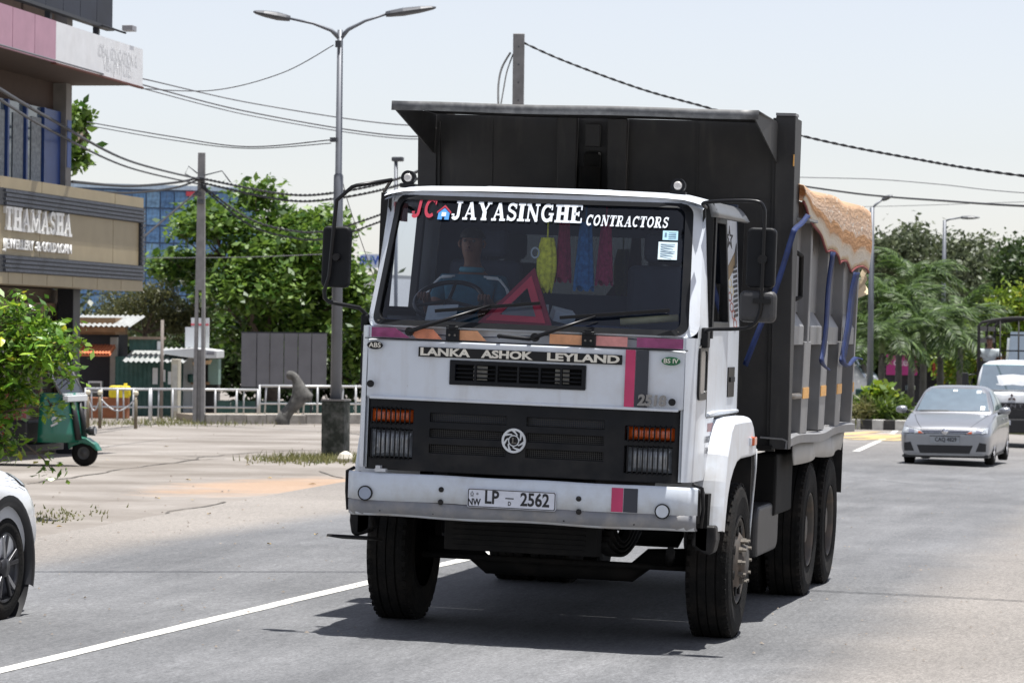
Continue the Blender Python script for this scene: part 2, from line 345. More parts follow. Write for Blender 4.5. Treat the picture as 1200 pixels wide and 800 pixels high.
def road_mat():
    m = bpy.data.materials.new('asphalt'); m.use_nodes = True; n = m.node_tree.nodes; L = m.node_tree.links; b = n['Principled BSDF']
    b.inputs['Roughness'].default_value = .8; b.inputs['Specular IOR Level'].default_value = .3
    tc = n.new('ShaderNodeTexCoord'); sx = n.new('ShaderNodeSeparateXYZ'); L.new(tc.outputs['Object'], sx.inputs[0])
    def noise(s, d=6, r=.6, vec=None):
        z = n.new('ShaderNodeTexNoise'); z.inputs['Scale'].default_value = s; z.inputs['Detail'].default_value = d; z.inputs['Roughness'].default_value = r
        L.new(vec or tc.outputs['Object'], z.inputs['Vector']); return z
    def math_(op, a, b_=None, c=None):
        k = n.new('ShaderNodeMath'); k.operation = op
        for i, q in enumerate((a, b_, c)):
            if q is None: continue
            if isinstance(q, (int, float)): k.inputs[i].default_value = q
            else: L.new(q, k.inputs[i])
        return k.outputs[0]
    mp = n.new('ShaderNodeMapping'); mp.inputs['Scale'].default_value = (1, .12, 1); L.new(tc.outputs['Object'], mp.inputs['Vector'])
    streak = noise(2.2, 7, .7, mp.outputs[0]); big = noise(.5, 6); fine = noise(55, 4, .75)
    vo = n.new('ShaderNodeTexVoronoi'); vo.inputs['Scale'].default_value = 85; L.new(tc.outputs['Object'], vo.inputs['Vector'])
    base = n.new('ShaderNodeValToRGB'); e = base.color_ramp.elements
    e[0].position = .36; e[0].color = (0.097, 0.099, 0.103, 1); e[1].position = .66; e[1].color = (0.160, 0.162, 0.166, 1)
    mixs = math_('ADD', math_('MULTIPLY', streak.outputs['Fac'], .6), math_('MULTIPLY', big.outputs['Fac'], .4)); L.new(mixs, base.inputs[0])
    # dust: along the left edge of the carriageway and over the shoulder on the right
    wob = math_('MULTIPLY_ADD', big.outputs['Fac'], 2.4, -1.2)
    left = n.new('ShaderNodeMapRange'); left.interpolation_type = 'SMOOTHSTEP'; left.inputs['From Min'].default_value = -4.55; left.inputs['From Max'].default_value = -5.45
    L.new(math_('ADD', sx.outputs['X'], math_('MULTIPLY', wob, .3)), left.inputs['Value'])
    right = n.new('ShaderNodeMapRange'); right.interpolation_type = 'SMOOTHSTEP'; right.inputs['From Min'].default_value = 1.55; right.inputs['From Max'].default_value = 2.6
    L.new(math_('ADD', sx.outputs['X'], math_('MULTIPLY', wob, .35)), right.inputs['Value'])
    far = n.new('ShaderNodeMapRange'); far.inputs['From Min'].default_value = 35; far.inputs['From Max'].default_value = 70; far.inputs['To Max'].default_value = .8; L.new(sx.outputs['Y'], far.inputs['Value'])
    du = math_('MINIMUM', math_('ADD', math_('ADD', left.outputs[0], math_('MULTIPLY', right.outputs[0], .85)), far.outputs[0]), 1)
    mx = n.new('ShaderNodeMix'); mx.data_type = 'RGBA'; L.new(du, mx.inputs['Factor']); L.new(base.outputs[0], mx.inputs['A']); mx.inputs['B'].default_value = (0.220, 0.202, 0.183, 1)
    gm_ = n.new('ShaderNodeMapRange'); gm_.inputs['From Min'].default_value = .3; gm_.inputs['From Max'].default_value = .7; gm_.inputs['To Min'].default_value = .52; gm_.inputs['To Max'].default_value = 1.36; L.new(fine.outputs['Fac'], gm_.inputs['Value'])
    mp2 = n.new('ShaderNodeMapping'); mp2.inputs['Scale'].default_value = (1, .22, 1); L.new(tc.outputs['Object'], mp2.inputs['Vector'])
    co = noise(34, 3, .8, mp2.outputs[0]); cg_ = n.new('ShaderNodeMapRange'); cg_.inputs['From Min'].default_value = .32; cg_.inputs['From Max'].default_value = .68; cg_.inputs['To Min'].default_value = .80; cg_.inputs['To Max'].default_value = 1.2; L.new(co.outputs['Fac'], cg_.inputs['Value'])
    pt_ = noise(.22, 4, .55); pg_ = n.new('ShaderNodeMapRange'); pg_.inputs['From Min'].default_value = .4; pg_.inputs['From Max'].default_value = .6; pg_.inputs['To Min'].default_value = .88; pg_.inputs['To Max'].default_value = 1.08; L.new(pt_.outputs['Fac'], pg_.inputs['Value'])
    grain = math_('MULTIPLY', math_('MULTIPLY', math_('ADD', gm_.outputs[0], math_('MULTIPLY', vo.outputs['Distance'], .14)), cg_.outputs[0]), pg_.outputs[0])
    s = n.new('ShaderNodeVectorMath'); s.operation = 'SCALE'; L.new(mx.outputs['Result'], s.inputs[0]); L.new(grain, s.inputs['Scale']); L.new(s.outputs[0], b.inputs['Base Color'])
    bp = n.new('ShaderNodeBump'); bp.inputs['Strength'].default_value = .5; bp.inputs['Distance'].default_value = .008; L.new(fine.outputs['Fac'], bp.inputs['Height']); L.new(bp.outputs[0], b.inputs['Normal'])
    return m
GM = ground_mat(); RM = road_mat()
xs = [-3000, -600, -150, -60, -40, -30, -20, -14, -10, -7, -5, -3.5, -2.2, 0, 2, 4, 6, 9, 14, 25, 60, 200, 800, 3000]
ys = [-300, -60, -30, -15, -5, 0, 4, 8, 14, 22, 30, 40, 50, 60, 68, 80, 100, 130, 180, 300, 700, 4000]
tag(B().grid(lambda x, y: (x, y, g(x, y)), xs, ys, False).build('ground', GM), kind='structure')
def xl(y): return -5.9-.094*max(min(y, 24)-4.7, 0)
yr = [-60, -30, -20, -10, -5, -2, 0, 2, 4.7, 8, 12, 16, 20, 24, 30, 40, 50, 60, 67.9, 68, 75, 85, 100, 130]
rb = B()
for a, b_ in zip(yr[:-1], yr[1:]):
    cols = [0, .25, .6]
    xa = [xl(a), (xl(a)-2.2)/2, -2.2, 0, 3, 6, 10]; xb = [xl(b_), (xl(b_)-2.2)/2, -2.2, 0, 3, 6, 10]
    for i in range(6):
        rb.add([(q, y, g(q, y)+.004) for q, y in ((xa[i], a), (xa[i+1], a), (xb[i+1], b_), (xb[i], b_))], [(0, 1, 2, 3)])
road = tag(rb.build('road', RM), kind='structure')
paint = mat('road_paint', (.62, .61, .57), .75, var=.15, scale=9, dirt=(.19, .188, .184), dirt_amt=1., dscale=9)
paint_y = mat('yellow_road_paint', (.5, .36, .14), .7, var=.1, scale=9, dirt=(.25, .22, .2), dirt_amt=.9, dscale=2)
tar = mat('tar_crack', (.09, .08, .07), .9)
def strip(name, pts, wd, m, parent, h=.008, wob=0.):
    b = B(); vs = []; pp = []
    for i in range(len(pts)-1):
        a, c = Vector(pts[i][:2]), Vector(pts[i+1][:2]); k = max(1, int((c-a).length/.6))
        pp += [a.lerp(c, j/k) for j in range(k)]
    pp.append(Vector(pts[-1][:2]))
    if wob: pp = [q+Vector((random.uniform(-wob, wob), random.uniform(-wob, wob))) for q in pp]
    for i, q in enumerate(pp):
        d = (pp[min(i+1, len(pp)-1)]-pp[max(i-1, 0)]).normalized(); nn = Vector((-d.y, d.x)); ww = wd*(1 if not wob else random.uniform(.93, 1.03) if wob < .02 else random.uniform(.4, 1.2))
        for s_ in (-.5, .5):
            e = q+nn*ww*s_; vs.append((e.x, e.y, g(e.x, e.y)+h))
    b.add(vs, [(2*i, 2*i+1, 2*i+3, 2*i+2) for i in range(len(pp)-1)])
    return b.build(name, m, parent)
strip('centre_line', [(-2.45, -12), (-2.26, -3.02), (-2.16, -.29), (-2.0, 3.95), (-1.9, 6.5), (-1.85, 9)], .125, paint, road, .008, .006)
# worn crossing bars and edge lines beyond the truck
for a, b_ in (((1003, 529), (1050, 504.5)), ((1000, 516), (1052, 516.5)), ((1020, 508.5), (1050, 507))):
    strip('edge_line', [G(*a), G(*b_)], .16, paint, road)
for px, py in ((1008, 512), (1029, 514), (1000, 508), (1043, 512), (1062, 515)):
    c = G(px, py); strip('crossing_bar', [c+V(-.35, -2.2, 0), c+V(.35, 2.2, 0)], .55, paint_y, road, .012)
# cracks in the apron on the left and tufts at its edges
for pts in (((34, 567), (130, 552), (215, 541), (242, 535), (300, 530), (372, 527)), ((200, 537), (232, 539), (262, 537)), ((188, 602), (235, 594), (262, 588)), ((320, 541), (350, 543), (398, 540)), ((372, 552), (392, 558), (404, 560))):
    strip('crack', [G(*q) for q in pts], .055, tar, None, .008, .07).parent = bpy.data.objects['ground']
sand = mat('orange_sand', (.35, .25, .175), .95, var=.2, scale=3, bump=.4)

peb = B(); rnd = random.Random(5)
def scatter(b, quad, n_, s0, s1):
    for _ in range(n_):
        u, v = rnd.random(), rnd.random(); px = quad[0]+(quad[1]-quad[0])*u; py = quad[2]+(quad[3]-quad[2])*v*v; c = G(px, py); r_ = rnd.uniform(s0, s1); a = rnd.uniform(0, 6.28)
        pts = [(c.x+r_*math.cos(a+k*1.57)*rnd.uniform(.6, 1.2), c.y+r_*math.sin(a+k*1.57)*rnd.uniform(.6, 1.2), g(c.x, c.y)+.012) for k in range(4)]
        b.add(pts+[(c.x, c.y, g(c.x, c.y)+.012+r_*rnd.uniform(.4, .9))], [(0, 1, 4), (1, 2, 4), (2, 3, 4), (3, 0, 4)])
scatter(peb, (30, 400, 500, 640), 90, .010, .03); scatter(peb, (0, 420, 600, 760), 120, .006, .018); scatter(peb, (880, 1200, 560, 790), 160, .005, .016)
tag(peb.build('gravel', mat('loose_gravel', (.22, .19, .16), .95, var=.5, scale=2), None, weld=False), 'loose pebbles and grit scattered over the forecourt and road', 'gravel', None, 'stuff')
dl = B()
for _ in range(13):
    px, py = rnd.uniform(60, 400), rnd.choice((rnd.uniform(520, 600), rnd.uniform(585, 640))); c = G(px, py); a = rnd.uniform(0, 6.28); r_ = rnd.uniform(.03, .07); e = V(math.cos(a), math.sin(a), 0); f_ = V(-e.y, e.x, 0); z_ = V(0, 0, .016); c = V(c.x, c.y, g(c.x, c.y))
    dl.add([c+z_, c+e*r_+f_*r_*.45+z_*2, c+e*r_*2+z_, c+e*r_-f_*r_*.45+z_*1.6], [(0, 1, 2, 3)])
tag(dl.build('fallen_leaves', mat('dry_leaf', (.36, .25, .08), .8, var=.4, scale=3), None, weld=False), 'dry fallen leaves scattered on the forecourt', 'leaves', None, 'stuff')
# ================================================================== the tipper truck (local frame: x to the picture's right, y to its rear, z up)
white = mat('white_cab_paint', (.65, .69, .74), .36, var=.04, scale=3, coat=.15, zdust=(.8, 1.5, (.40, .36, .30), .55), streak=((.40, .37, .33), .35), chips=((.25, .2, .16), .5), dirt=(.42, .38, .33), dirt_amt=.35, dscale=3.2)  # blue skylight of the shaded front is mixed into the white
white_b = mat('white_bumper_paint', (.62, .67, .73), .42, var=.05, scale=4, zdust=(.76, 1.0, (.36, .31, .25), .7), chips=((.2, .15, .11), .7), dirt=(.3, .27, .23), dirt_amt=.45, dscale=4)
greyband = mat('grey_bumper_band', (.20, .205, .22), .5, var=.1, scale=8, dirt=(.45, .4, .33), dirt_amt=.4, dscale=7)
blk = mat('black_plastic', (.007, .008, .010), .55, zdust=(1.0, 1.45, (.05, .045, .04), .5), var=.25, scale=5, dirt=(.03, .028, .026), dirt_amt=.3, dscale=4, spec=.22)
blkg = mat('black_gloss', (.006, .006, .007), .35, spec=.3)
rub = mat('tyre_rubber', (.009, .0088, .0085), .9, spec=.2, var=.2, scale=12, bump=.3, bscale=60, dirt=(.04, .033, .027), dirt_amt=.5, dscale=5)
bodyg = mat('dark_grey_body_steel', (.036, .036, .037), .55, var=.2, scale=2.5, spec=.3, streak=((.085, .08, .072), .6), chips=((.12, .12, .12), .5), dirt=(.07, .065, .06), dirt_amt=.5, dscale=2.2, bump=.06, bscale=14)
bodys = mat('weathered_grey_side_steel', (.20, .202, .208), .5, metal=.1, streak=((.10, .09, .08), .55), chips=((.16, .10, .07), .7), var=.15, scale=3, dirt=(.27, .255, .235), dirt_amt=.5, dscale=2.6, bump=.08, bscale=14)
chas = mat('chassis_black', (.010, .010, .010), .8, spec=.2, dirt=(.035, .03, .026), dirt_amt=.5, dscale=3)
rimm = mat('dusty_rim_steel', (.075, .068, .06), .65, metal=.2, var=.25, scale=8, dirt=(.17, .12, .085), dirt_amt=.6, dscale=5)
steel = mat('bright_steel', (.19, .175, .155), .45, metal=.7, var=.2, scale=30, dirt=(.2, .16, .12), dirt_amt=.4, dscale=20)
red_p = mat('crimson_sticker', (.52, .04, .13), .45); purp = mat('faded_purple_film', (.30, .06, .17), .55, var=.2, scale=20)
ora = mat('faded_orange_film', (.62, .22, .12), .55, var=.2, scale=20); ora2 = mat('pale_orange_film', (.66, .32, .16), .55, var=.15, scale=20); pnk = mat('pale_pink_film', (.62, .26, .24), .55, var=.15, scale=20)
lampw = mat('lamp_lens', (.20, .215, .235), .15, var=.45, scale=14, spec=.9, coat=1.); lampo = mat('amber_lens', (.55, .09, .012), .2, var=.1, coat=.8)
seatm = mat('cab_interior', (.035, .045, .07), .8); dashm = mat('dashboard_blue_grey', (.03, .065, .15), .75, var=.2, scale=12)
refy = mat('reflective_amber_sticker', (.72, .36, .07), .45, var=.15, scale=30)
truck = thing('tipper_truck', 'white and black six-wheeled tipper truck in the middle of the road', 'truck')
truck.rotation_euler = (0, CROSS, 0)
T = truck
def both(fn):
    for s in (-1, 1): fn(s)
# ---- windscreen surface
WZ0, WZ1 = 1.985, 2.86
def wy(x, z): return .045+(z-1.99)*.41+(.16*max(0, (abs(x)-.90)/.18)**2)
def wx(x, z): return x*(1-.052*(z-1.99)/.85)
WS = lambda a, b, w: (wx(a, b), wy(a, b)+w, b)
o1 = rrect(-1.085, 1.085, 1.99, 2.875, .075); o2 = rrect(-1.03, 1.03, 2.0, 2.845, .07); o3 = rrect(-.985, .985, 2.035, 2.815, .055)
def dens(pts, k=5):
    out = []
    for i, q in enumerate(pts):
        e = pts[(i+1) % len(pts)]; kk = k*3 if math.hypot(e[0]-q[0], e[1]-q[1]) > .3 else 1
        out += [(q[0]+(e[0]-q[0])*j/kk, q[1]+(e[1]-q[1])*j/kk) for j in range(kk)]
    return out
o1, o2, o3 = dens(o1), dens(o2), dens(o3)
B().ring(o1, o2, 0, .05, WS).build('windscreen_surround', white, T)
gas = B().ring(o2, o3, -.012, .05, WS).build('windscreen_gasket', blk, T)
gl = B().grid(lambda u, v: WS(u, v, .012), [-.99+.066*i for i in range(31)], [2.03+.08*i for i in range(10)]+[2.82])
wsg = gl.build('windscreen', glass('windscreen_glass', (.76, .83, .92), 1.55), T)
B().bar(WS(-.98, 2.026, -.016), WS(.98, 2.026, -.016), .004, .008).build('gasket_chrome_strip', steel, gas)
# lettering across the top of the glass
wtxt = mat('white_vinyl_lettering', (.8, .85, .9), .5); jred = mat('red_vinyl', (.42, .03, .06), .5); hblue = mat('blue_vinyl', (.08, .32, .75), .5)
def wsf(x0, z0, rot=0.):
    def f(a, b, w):
        x = x0+a; z = z0+b; return (wx(x, z), wy(x, z)-.006-w, z)
    return f
serif('company_lettering', 'JAYASINGHE', wtxt, wsg, .118, wsf(-.612, 2.695), width=.905, gap=.03)
serif('company_lettering', 'CONTRACTORS', wtxt, wsg, .070, wsf(.315, 2.682), width=.56, shear=.2)
serif('monogram_lettering', 'JC', jred, wsg, .13, wsf(-.892, 2.70), width=.17, shear=.08)
hs = B(); f0_ = wsf(-.712, 2.69); f = lambda a, c, w: f0_(a*.85, c*.85, w)
def flat(b, pts, fn, w0, w1):
    n = len(pts); vs = [fn(*q, w0) for q in pts]+[fn(*q, w1) for q in pts]
    b.add(vs, [list(range(n)), list(range(n, 2*n))[::-1]]+[(i, (i+1) % n, n+(i+1) % n, n+i) for i in range(n)])
flat(hs, [(.0, .045), (.058, .095), (.116, .045), (.116, .06), (.058, .112), (.0, .06)], f, .0004, .003)
hs.build('house_roof_mark', jred, wsg)
hs = B(); flat(hs, [(.012, .0), (.104, .0), (.104, .05), (.058, .088), (.012, .05)], f, .0004, .0014); hs.build('house_mark', hblue, wsg)
hs = B(); flat(hs, [(.04, .026), (.076, .026), (.076, .056), (.04, .056)], f, .002, .0026); hs.build('house_window_mark', wtxt, wsg)
hs = B(); flat(hs, [(.048, .0), (.068, .0), (.068, .02), (.048, .02)], f, .002, .0026); hs.build('house_window_mark', blkg, wsg)
stk = mat('paper_sticker', (.62, .75, .80), .7, var=.08, scale=50); stk2 = mat('pale_blue_sticker', (.42, .66, .78), .7, var=.1, scale=60); ink = mat('sticker_ink', (.12, .2, .28), .7)
for nm, x0, x1, z0, z1, m_ in (('permit_sticker', .845, .945, 2.605, 2.665, stk2), ('licence_sticker', .82, .945, 2.48, 2.593, stk)):
    b = B(); flat(b, [(x0, z0), (x1, z0), (x1, z1), (x0, z1)], wsf(0, 0), .0004, .002); so_ = b.build(nm, m_, wsg)
b = B(); ff = wsf(0, 0)
for i in range(6):
    z = 2.575-.015*i; flat(b, [(.835, z), (.93-.01*(i % 3), z), (.93-.01*(i % 3), z+.005), (.835, z+.005)], ff, .0022, .0026)
for i in range(3):
    z = 2.65-.014*i; flat(b, [(.885, z), (.935, z), (.935, z+.005), (.885, z+.005)], ff, .0022, .0026)
flat(b, [(.858, 2.628), (.872, 2.628), (.872, 2.652), (.858, 2.652)], ff, .0022, .0026)
b.build('sticker_print', ink, wsg)
# ---- band below the glass with coloured film
def bandf(a, b, w): return (a, .032+w+.12*max(0, (abs(a)-.93)/.16)**2, b)
B().plate(-1.06, 1.06, 1.915, 1.992, [], .05, lambda u, v, w: bandf(u, v, w)).build('cowl_band', white, T)
for x0, x1, sl_, m_ in ((-1.03, -.80, .05, purp), (-.74, -.57, .03, ora), (-.45, -.28, .03, ora2), (.16, .37, -.04, ora2), (.46, .66, -.05, pnk), (.72, 1.03, -.05, purp)):
    b = B(); a0 = 0 if abs(x0) > 1 else sl_; a1 = 0 if abs(x1) > 1 else sl_
    flat(b, [(x0+max(a0, 0), 1.92), (x1+max(a1, 0), 1.92), (x1-min(a1, 0)-abs(a1)+0, 1.982), (x0-min(a0, 0)-abs(a0)+0, 1.982)], lambda a, c, w: bandf(a, c, -w), .0005, .003)
    b.build('coloured_film', m_, T)
# ---- front hatch
B().bb(-1.045, 1.045, .024, .05, 1.9085, 1.9145).build('hatch_seam', blkg, T)
hat = B().plate(-1.03, 1.03, 1.535, 1.908, [(-.47, .40, 1.645, 1.785)], .05, lambda u, v, w: (u, .018+w+.05*max(0, (abs(u)-.95)/.1)**2, v)).build('front_hatch', white, T, bevel=.012, seg=3)
B().plate(-1.0, 1.0, 1.525, 1.545, [], .06, lambda u, v, w: (u, .012+w, v)).build('hatch_lip', white, T, bevel=.008)
vent = B(); vent.plate(-.475, .405, 1.637, 1.793, [(-.44+.139*i, -.44+.139*i+.125, 1.665, 1.765) for i in range(6)], .03, lambda u, v, w: (u, .004+w, v))
for i in range(6):
    for k in range(3): vent.bb(-.44+.139*i, -.44+.139*i+.125, .018, .05, 1.681+.027*k, 1.690+.027*k)
vn = vent.build('hatch_vent', blk, T, bevel=.003, seg=1)
B().bb(-.44, .39, .085, .09, 1.65, 1.78).build('vent_backing', mat('vent_dark', (.01, .01, .011), .9), vn)
for x in (-.29, .24): B().bb(x-.04, x+.05, .055, .07, 1.67, 1.76).build('vent_bracket', mat('grey_bracket', (.42, .41, .38), .6), vn)
FM = lambda x, z, y=.0: Matrix.Translation((x, y, z)) @ Matrix.Rotation(R(90), 4, 'X')
def tilt(x, z, y, a): return Matrix.Translation((x, y, z)) @ Matrix.Rotation(a, 4, 'Y') @ Matrix.Rotation(R(90), 4, 'X')
npl = B().plate(-.685, .635, 1.806, 1.868, [], .008, lambda u, v, w: (u, .008+w, v)).build('name_plate', blkg, T, bevel=.003)
chrome_l = mat('cream_lettering', (.74, .70, .6), .35)
for w_, x_, k_ in (('LANKA', -.512, .325), ('ASHOK', -.108, .335), ('LEYLAND', .385, .465)): text('name_lettering', w_, chrome_l, npl, .066, FM(x_, 1.8365, .004), width=k_, bold=.0025)
def oval(nm, x, z, rx, rz, m_, s, sz):
    o = B().disc((x, .012, z), rx, 'y', 24, .008, rz).build(nm, m_, T); text('badge_lettering', s, chrome_l, o, sz, FM(x, z, .006), sx=1.1, bold=.0006, depth=.001); return o
oval('badge', -.972, 1.866, .052, .026, blkg, 'ABS', .042); oval('badge', .945, 1.842, .060, .027, mat('green_badge', (.01, .12, .04), .4), 'BS IV', .040)
for x, z in ((-.992, 1.62), (.962, 1.586)): B().disc((x, .012, z), .023, 'y', 16, .012).build('hatch_lock', blkg, T)
b = B(); flat(b, [(.655, 1.545), (.718, 1.545), (.718, 1.903), (.655, 1.903)], lambda a, c, w: (a, .0178-w, c), 0, .002); b.build('red_stripe', red_p, hat)
dk = mat('charcoal_stripe', (.03, .033, .045), .45)
b = B(); flat(b, [(.722, 1.545), (.803, 1.545), (.803, 1.903), (.722, 1.903)], lambda a, c, w: (a, .0178-w, c), 0, .002); b.build('charcoal_stripe', dk, hat)
text('model_number', '2518', mat('model_digits', (.26, .25, .24), .35, metal=.5), hat, .092, FM(.832, 1.588, .008), width=.185, bold=.004, shear=.1, depth=.006)
for x in (-.466, .414):
    h = B().bb(x-.042, x+.042, .0, .034, 1.915, 1.992); h.bb(x-.022, x+.022, -.012, .0, 1.985, 2.02); h.tube([(x-.04, -.006, 2.0), (x+.04, -.006, 2.0)], .008)
    ho = h.build('hatch_hinge', blk, T, bevel=.004)
    for dx in (-.018, .018): B().disc((x+dx, -.002, 1.95), .007, 'y', 8, .006).build('bolt', steel, ho)
B().tube([(-.165, .03, 1.953), (-.16, -.012, 1.957), (-.13, -.024, 1.955), (0, -.024, 1.948), (.03, -.012, 1.946), (.035, .03, 1.946)], .013).build('hatch_handle', blk, T)
# ---- black grille housing with lamps
def gy(u, w): return .040+w+.05*max(0, (abs(u)-.93)/.1)**2
slots = [(x0, x1, z0, z0+.055) for x0, x1 in ((-.60, -.10), (.03, .53)) for z0 in (1.395, 1.295, 1.195)]
holes = slots+[(-1.0, -.71, 1.375, 1.465), (-1.0, -.71, 1.15, 1.335), (.665, .98, 1.335, 1.425), (.665, .97, 1.13, 1.30)]
gr = B().plate(-1.03, 1.03, 1.075, 1.532, holes, .06, lambda u, v, w: (u, gy(u, w), v)).build('grille_housing', blk, T, bevel=.006)
B().bb(-1.02, 1.02, .10, .13, 1.49, 1.525).build('grille_top_lip', blk, T)
gb = B()
for x0, x1, z0, z1 in slots:
    for i in range(int((x1-x0)/.0125)): gb.bb(x0+.0125*i, x0+.0125*i+.003, .078, .081, z0, z1)
    for k in range(4): gb.bb(x0, x1, .0812, .084, z0+.0125*k+.004, z0+.0125*k+.007)
tag(gb.build('grille_mesh', mat('mesh_grey', (.06, .058, .055), .6), gr, weld=False), kind='stuff')
B().bb(-1.0, 1.0, .19, .2, 1.09, 1.52).build('grille_backing', mat('radiator_dark', (.008, .008, .009), .9), gr)
em = B(); em.ring([(.078*math.cos(2*math.pi*i/32)-.045, .078*math.sin(2*math.pi*i/32)+1.298) for i in range(32)], [(.064*math.cos(2*math.pi*i/32)-.045, .064*math.sin(2*math.pi*i/32)+1.298) for i in range(32)], .022, .04)
for i in range(7):
    a = 2*math.pi*i/7; q = [(.034*math.cos(a), .034*math.sin(a)), (.046*math.cos(a+.12), .046*math.sin(a+.12)), (.066*math.cos(a+.62), .066*math.sin(a+.62)), (.066*math.cos(a+.92), .066*math.sin(a+.92)), (.044*math.cos(a+.42), .044*math.sin(a+.42))]
    em.prism([(x-.045, z+1.298) for x, z in q], 'y', .0225+.0004*i, .036)
em.ring([(.036*math.cos(2*math.pi*i/24)-.045, .036*math.sin(2*math.pi*i/24)+1.298) for i in range(24)], [(.03*math.cos(2*math.pi*i/24)-.045, .03*math.sin(2*math.pi*i/24)+1.298) for i in range(24)], .021, .036)
emo = em.build('wheel_emblem', mat('emblem_silver', (.62, .64, .66), .35, metal=.4), gr, weld=False)
B().disc((-.045, .037, 1.298), .074, 'y', 28, .006).build('emblem_backing', blkg, gr)
serif('emblem_letter', 'I', steel, gr, .036, lambda a, c, w: (-.058+a, .033-w, 1.281+c), sx=.8, depth=.008); B().bb(-.052, -.028, .026, .033, 1.281, 1.287).build('emblem_letter_foot', steel, gr)
for x0, x1, z0, z1, nm, m_ in ((-.995, -.715, 1.38, 1.46, 'indicator_lamp', lampo), (-.992, -.715, 1.158, 1.328, 'headlight', lampw), (.67, .975, 1.34, 1.42, 'indicator_lamp', lampo), (.672, .962, 1.137, 1.293, 'headlight', lampw)):
    cx, cz = (x0+x1)/2, (z0+z1)/2
    b = B().grid(lambda u, v: (cx+(x1-x0)/2*u, .098-.028*(1-u*u*u*u)*(1-v**4), cz+(z1-z0)/2*v), [-1+.125*i for i in range(17)], [-1+.2*i for i in range(11)])
    lo = b.build(nm, m_, T)
    gd = B()
    for i in range(9):
        x = x0+(x1-x0)*(i+.5)/9; gd.tube([(x, .045, z0-.012), (x, .032, z0), (x, .032, z1), (x, .05, z1+.014)], .0055, 5)
    gd.build('lamp_guard', blk, lo)
B().bb(-.94, -.87, -.0, .05, 1.062, 1.082).build('white_clip', white, T); B().bb(-.935, -.905, .0, .05, 1.0815, 1.1).build('white_clip', white, T)
# ---- corner skins and cab sides
def corner(s):
    b = B()
    prof = [(1.031, .05), (1.058, .075), (1.078, .115), (1.09, .17), (1.095, .3), (1.098, .52)]
    b.grid(lambda i, z: (s*prof[int(i)][0], prof[int(i)][1], z), range(6), [1.085, 1.5, 1.99])
    b.grid(lambda i, z: (s*(prof[int(i)][0]-.02), prof[int(i)][1]+.01, z), range(6), [1.085, 1.5, 1.99])
    b.build('cab_corner', white, T)
    b = B().prism([(.52, 1.085), (.62, 1.16), (.86, 1.475), (.86, 1.486), (.52, 1.486)], 'x', s*1.07, s*1.099); b.build('lower_side_panel', white, T, bevel=.004)
both(corner)
def sw(z): return 1.10 if z < 2.0 else 1.10-.055*(z-2.0)/.87
def ys_(u, z):
    f = .52 if z < 2.0 else .52-.0*(z-2)
    return f+(1.86-f)*u
def side(s):
    # pillar between glass and door
    pil = B().grid(lambda i, z: (s*(sw(z)-.001*(1-i)-(.02 if i == 0 else 0)), (wy(1.085, z)-.005 if z > 2.0 else .2)*(1-i)+.5*i, z), [0, .5, 1], [1.99+.0875*k for k in range(11)])
    pil.build('door_pillar', white, T)
    # door skin with its window
    door = B().plate(0, 1, 1.486, 2.875, [(.06, .62, 2.08, 2.77)], .035, lambda u, v, w: (s*(sw(v)-w), ys_(u, v), v)).build('door', white, T, bevel=.006)
    B().plate(.045, .64, 2.06, 2.79, [(.085, .60, 2.10, 2.745)], .05, lambda u, v, w: (s*(sw(v)+.006-w), ys_(u, v), v)).build('window_frame', blkg, door, bevel=.004)
    B().plate(.08, .605, 1.62, 2.12 if s < 0 else 2.35, [], .004,   # wound down
        lambda u, v, w: (s*(sw(v)-.02-w), ys_(u, v), v)).build('window_glass', glass('door_glass', (.72, .78, .8), 1.45), door)
    B().bb(s*1.09, s*1.112, .5+.05, .5+.055+.055, 1.99, 2.82).build('door_channel', blk, door)
    hd = B().bb(s*1.098, s*1.106, 1.38, 1.66, 1.60, 1.80).build('door_handle_recess', blkg, door, bevel=.01); B().bb(s*1.106, s*1.116, 1.43, 1.62, 1.70, 1.735).build('door_handle', blk, door, bevel=.004)
    q = B().ring(dens(rrect(.17, .49, 1.60, 1.95, .05)), dens(rrect(.21, .46, 1.64, 1.91, .04)), s*1.092, s*1.106, lambda a, c, w: (w, a, c)).build('quarter_light_gasket', blkg, T)
    B().bb(s*1.094, s*1.099, .20, .47, 1.63, 1.92).build('quarter_light_glass', mat('dark_quarter_glass', (.06, .065, .07), .08, spec=.9), T)
    for y0_, y1_, za_, zb_ in ((.513, .52, 1.49, 2.86), (1.862, 1.869, 1.49, 2.86), (.53, 1.86, 1.479, 1.4855)): B().bb(s*1.03, s*1.1015, y0_, y1_, za_, zb_).build('door_gap', blkg, door)
    B().tube([(s*1.105, .56, 1.50), (s*1.108, .8, 1.51), (s*1.105, 1.84, 1.50)], .012).build('door_crease', white, door)
both(side)
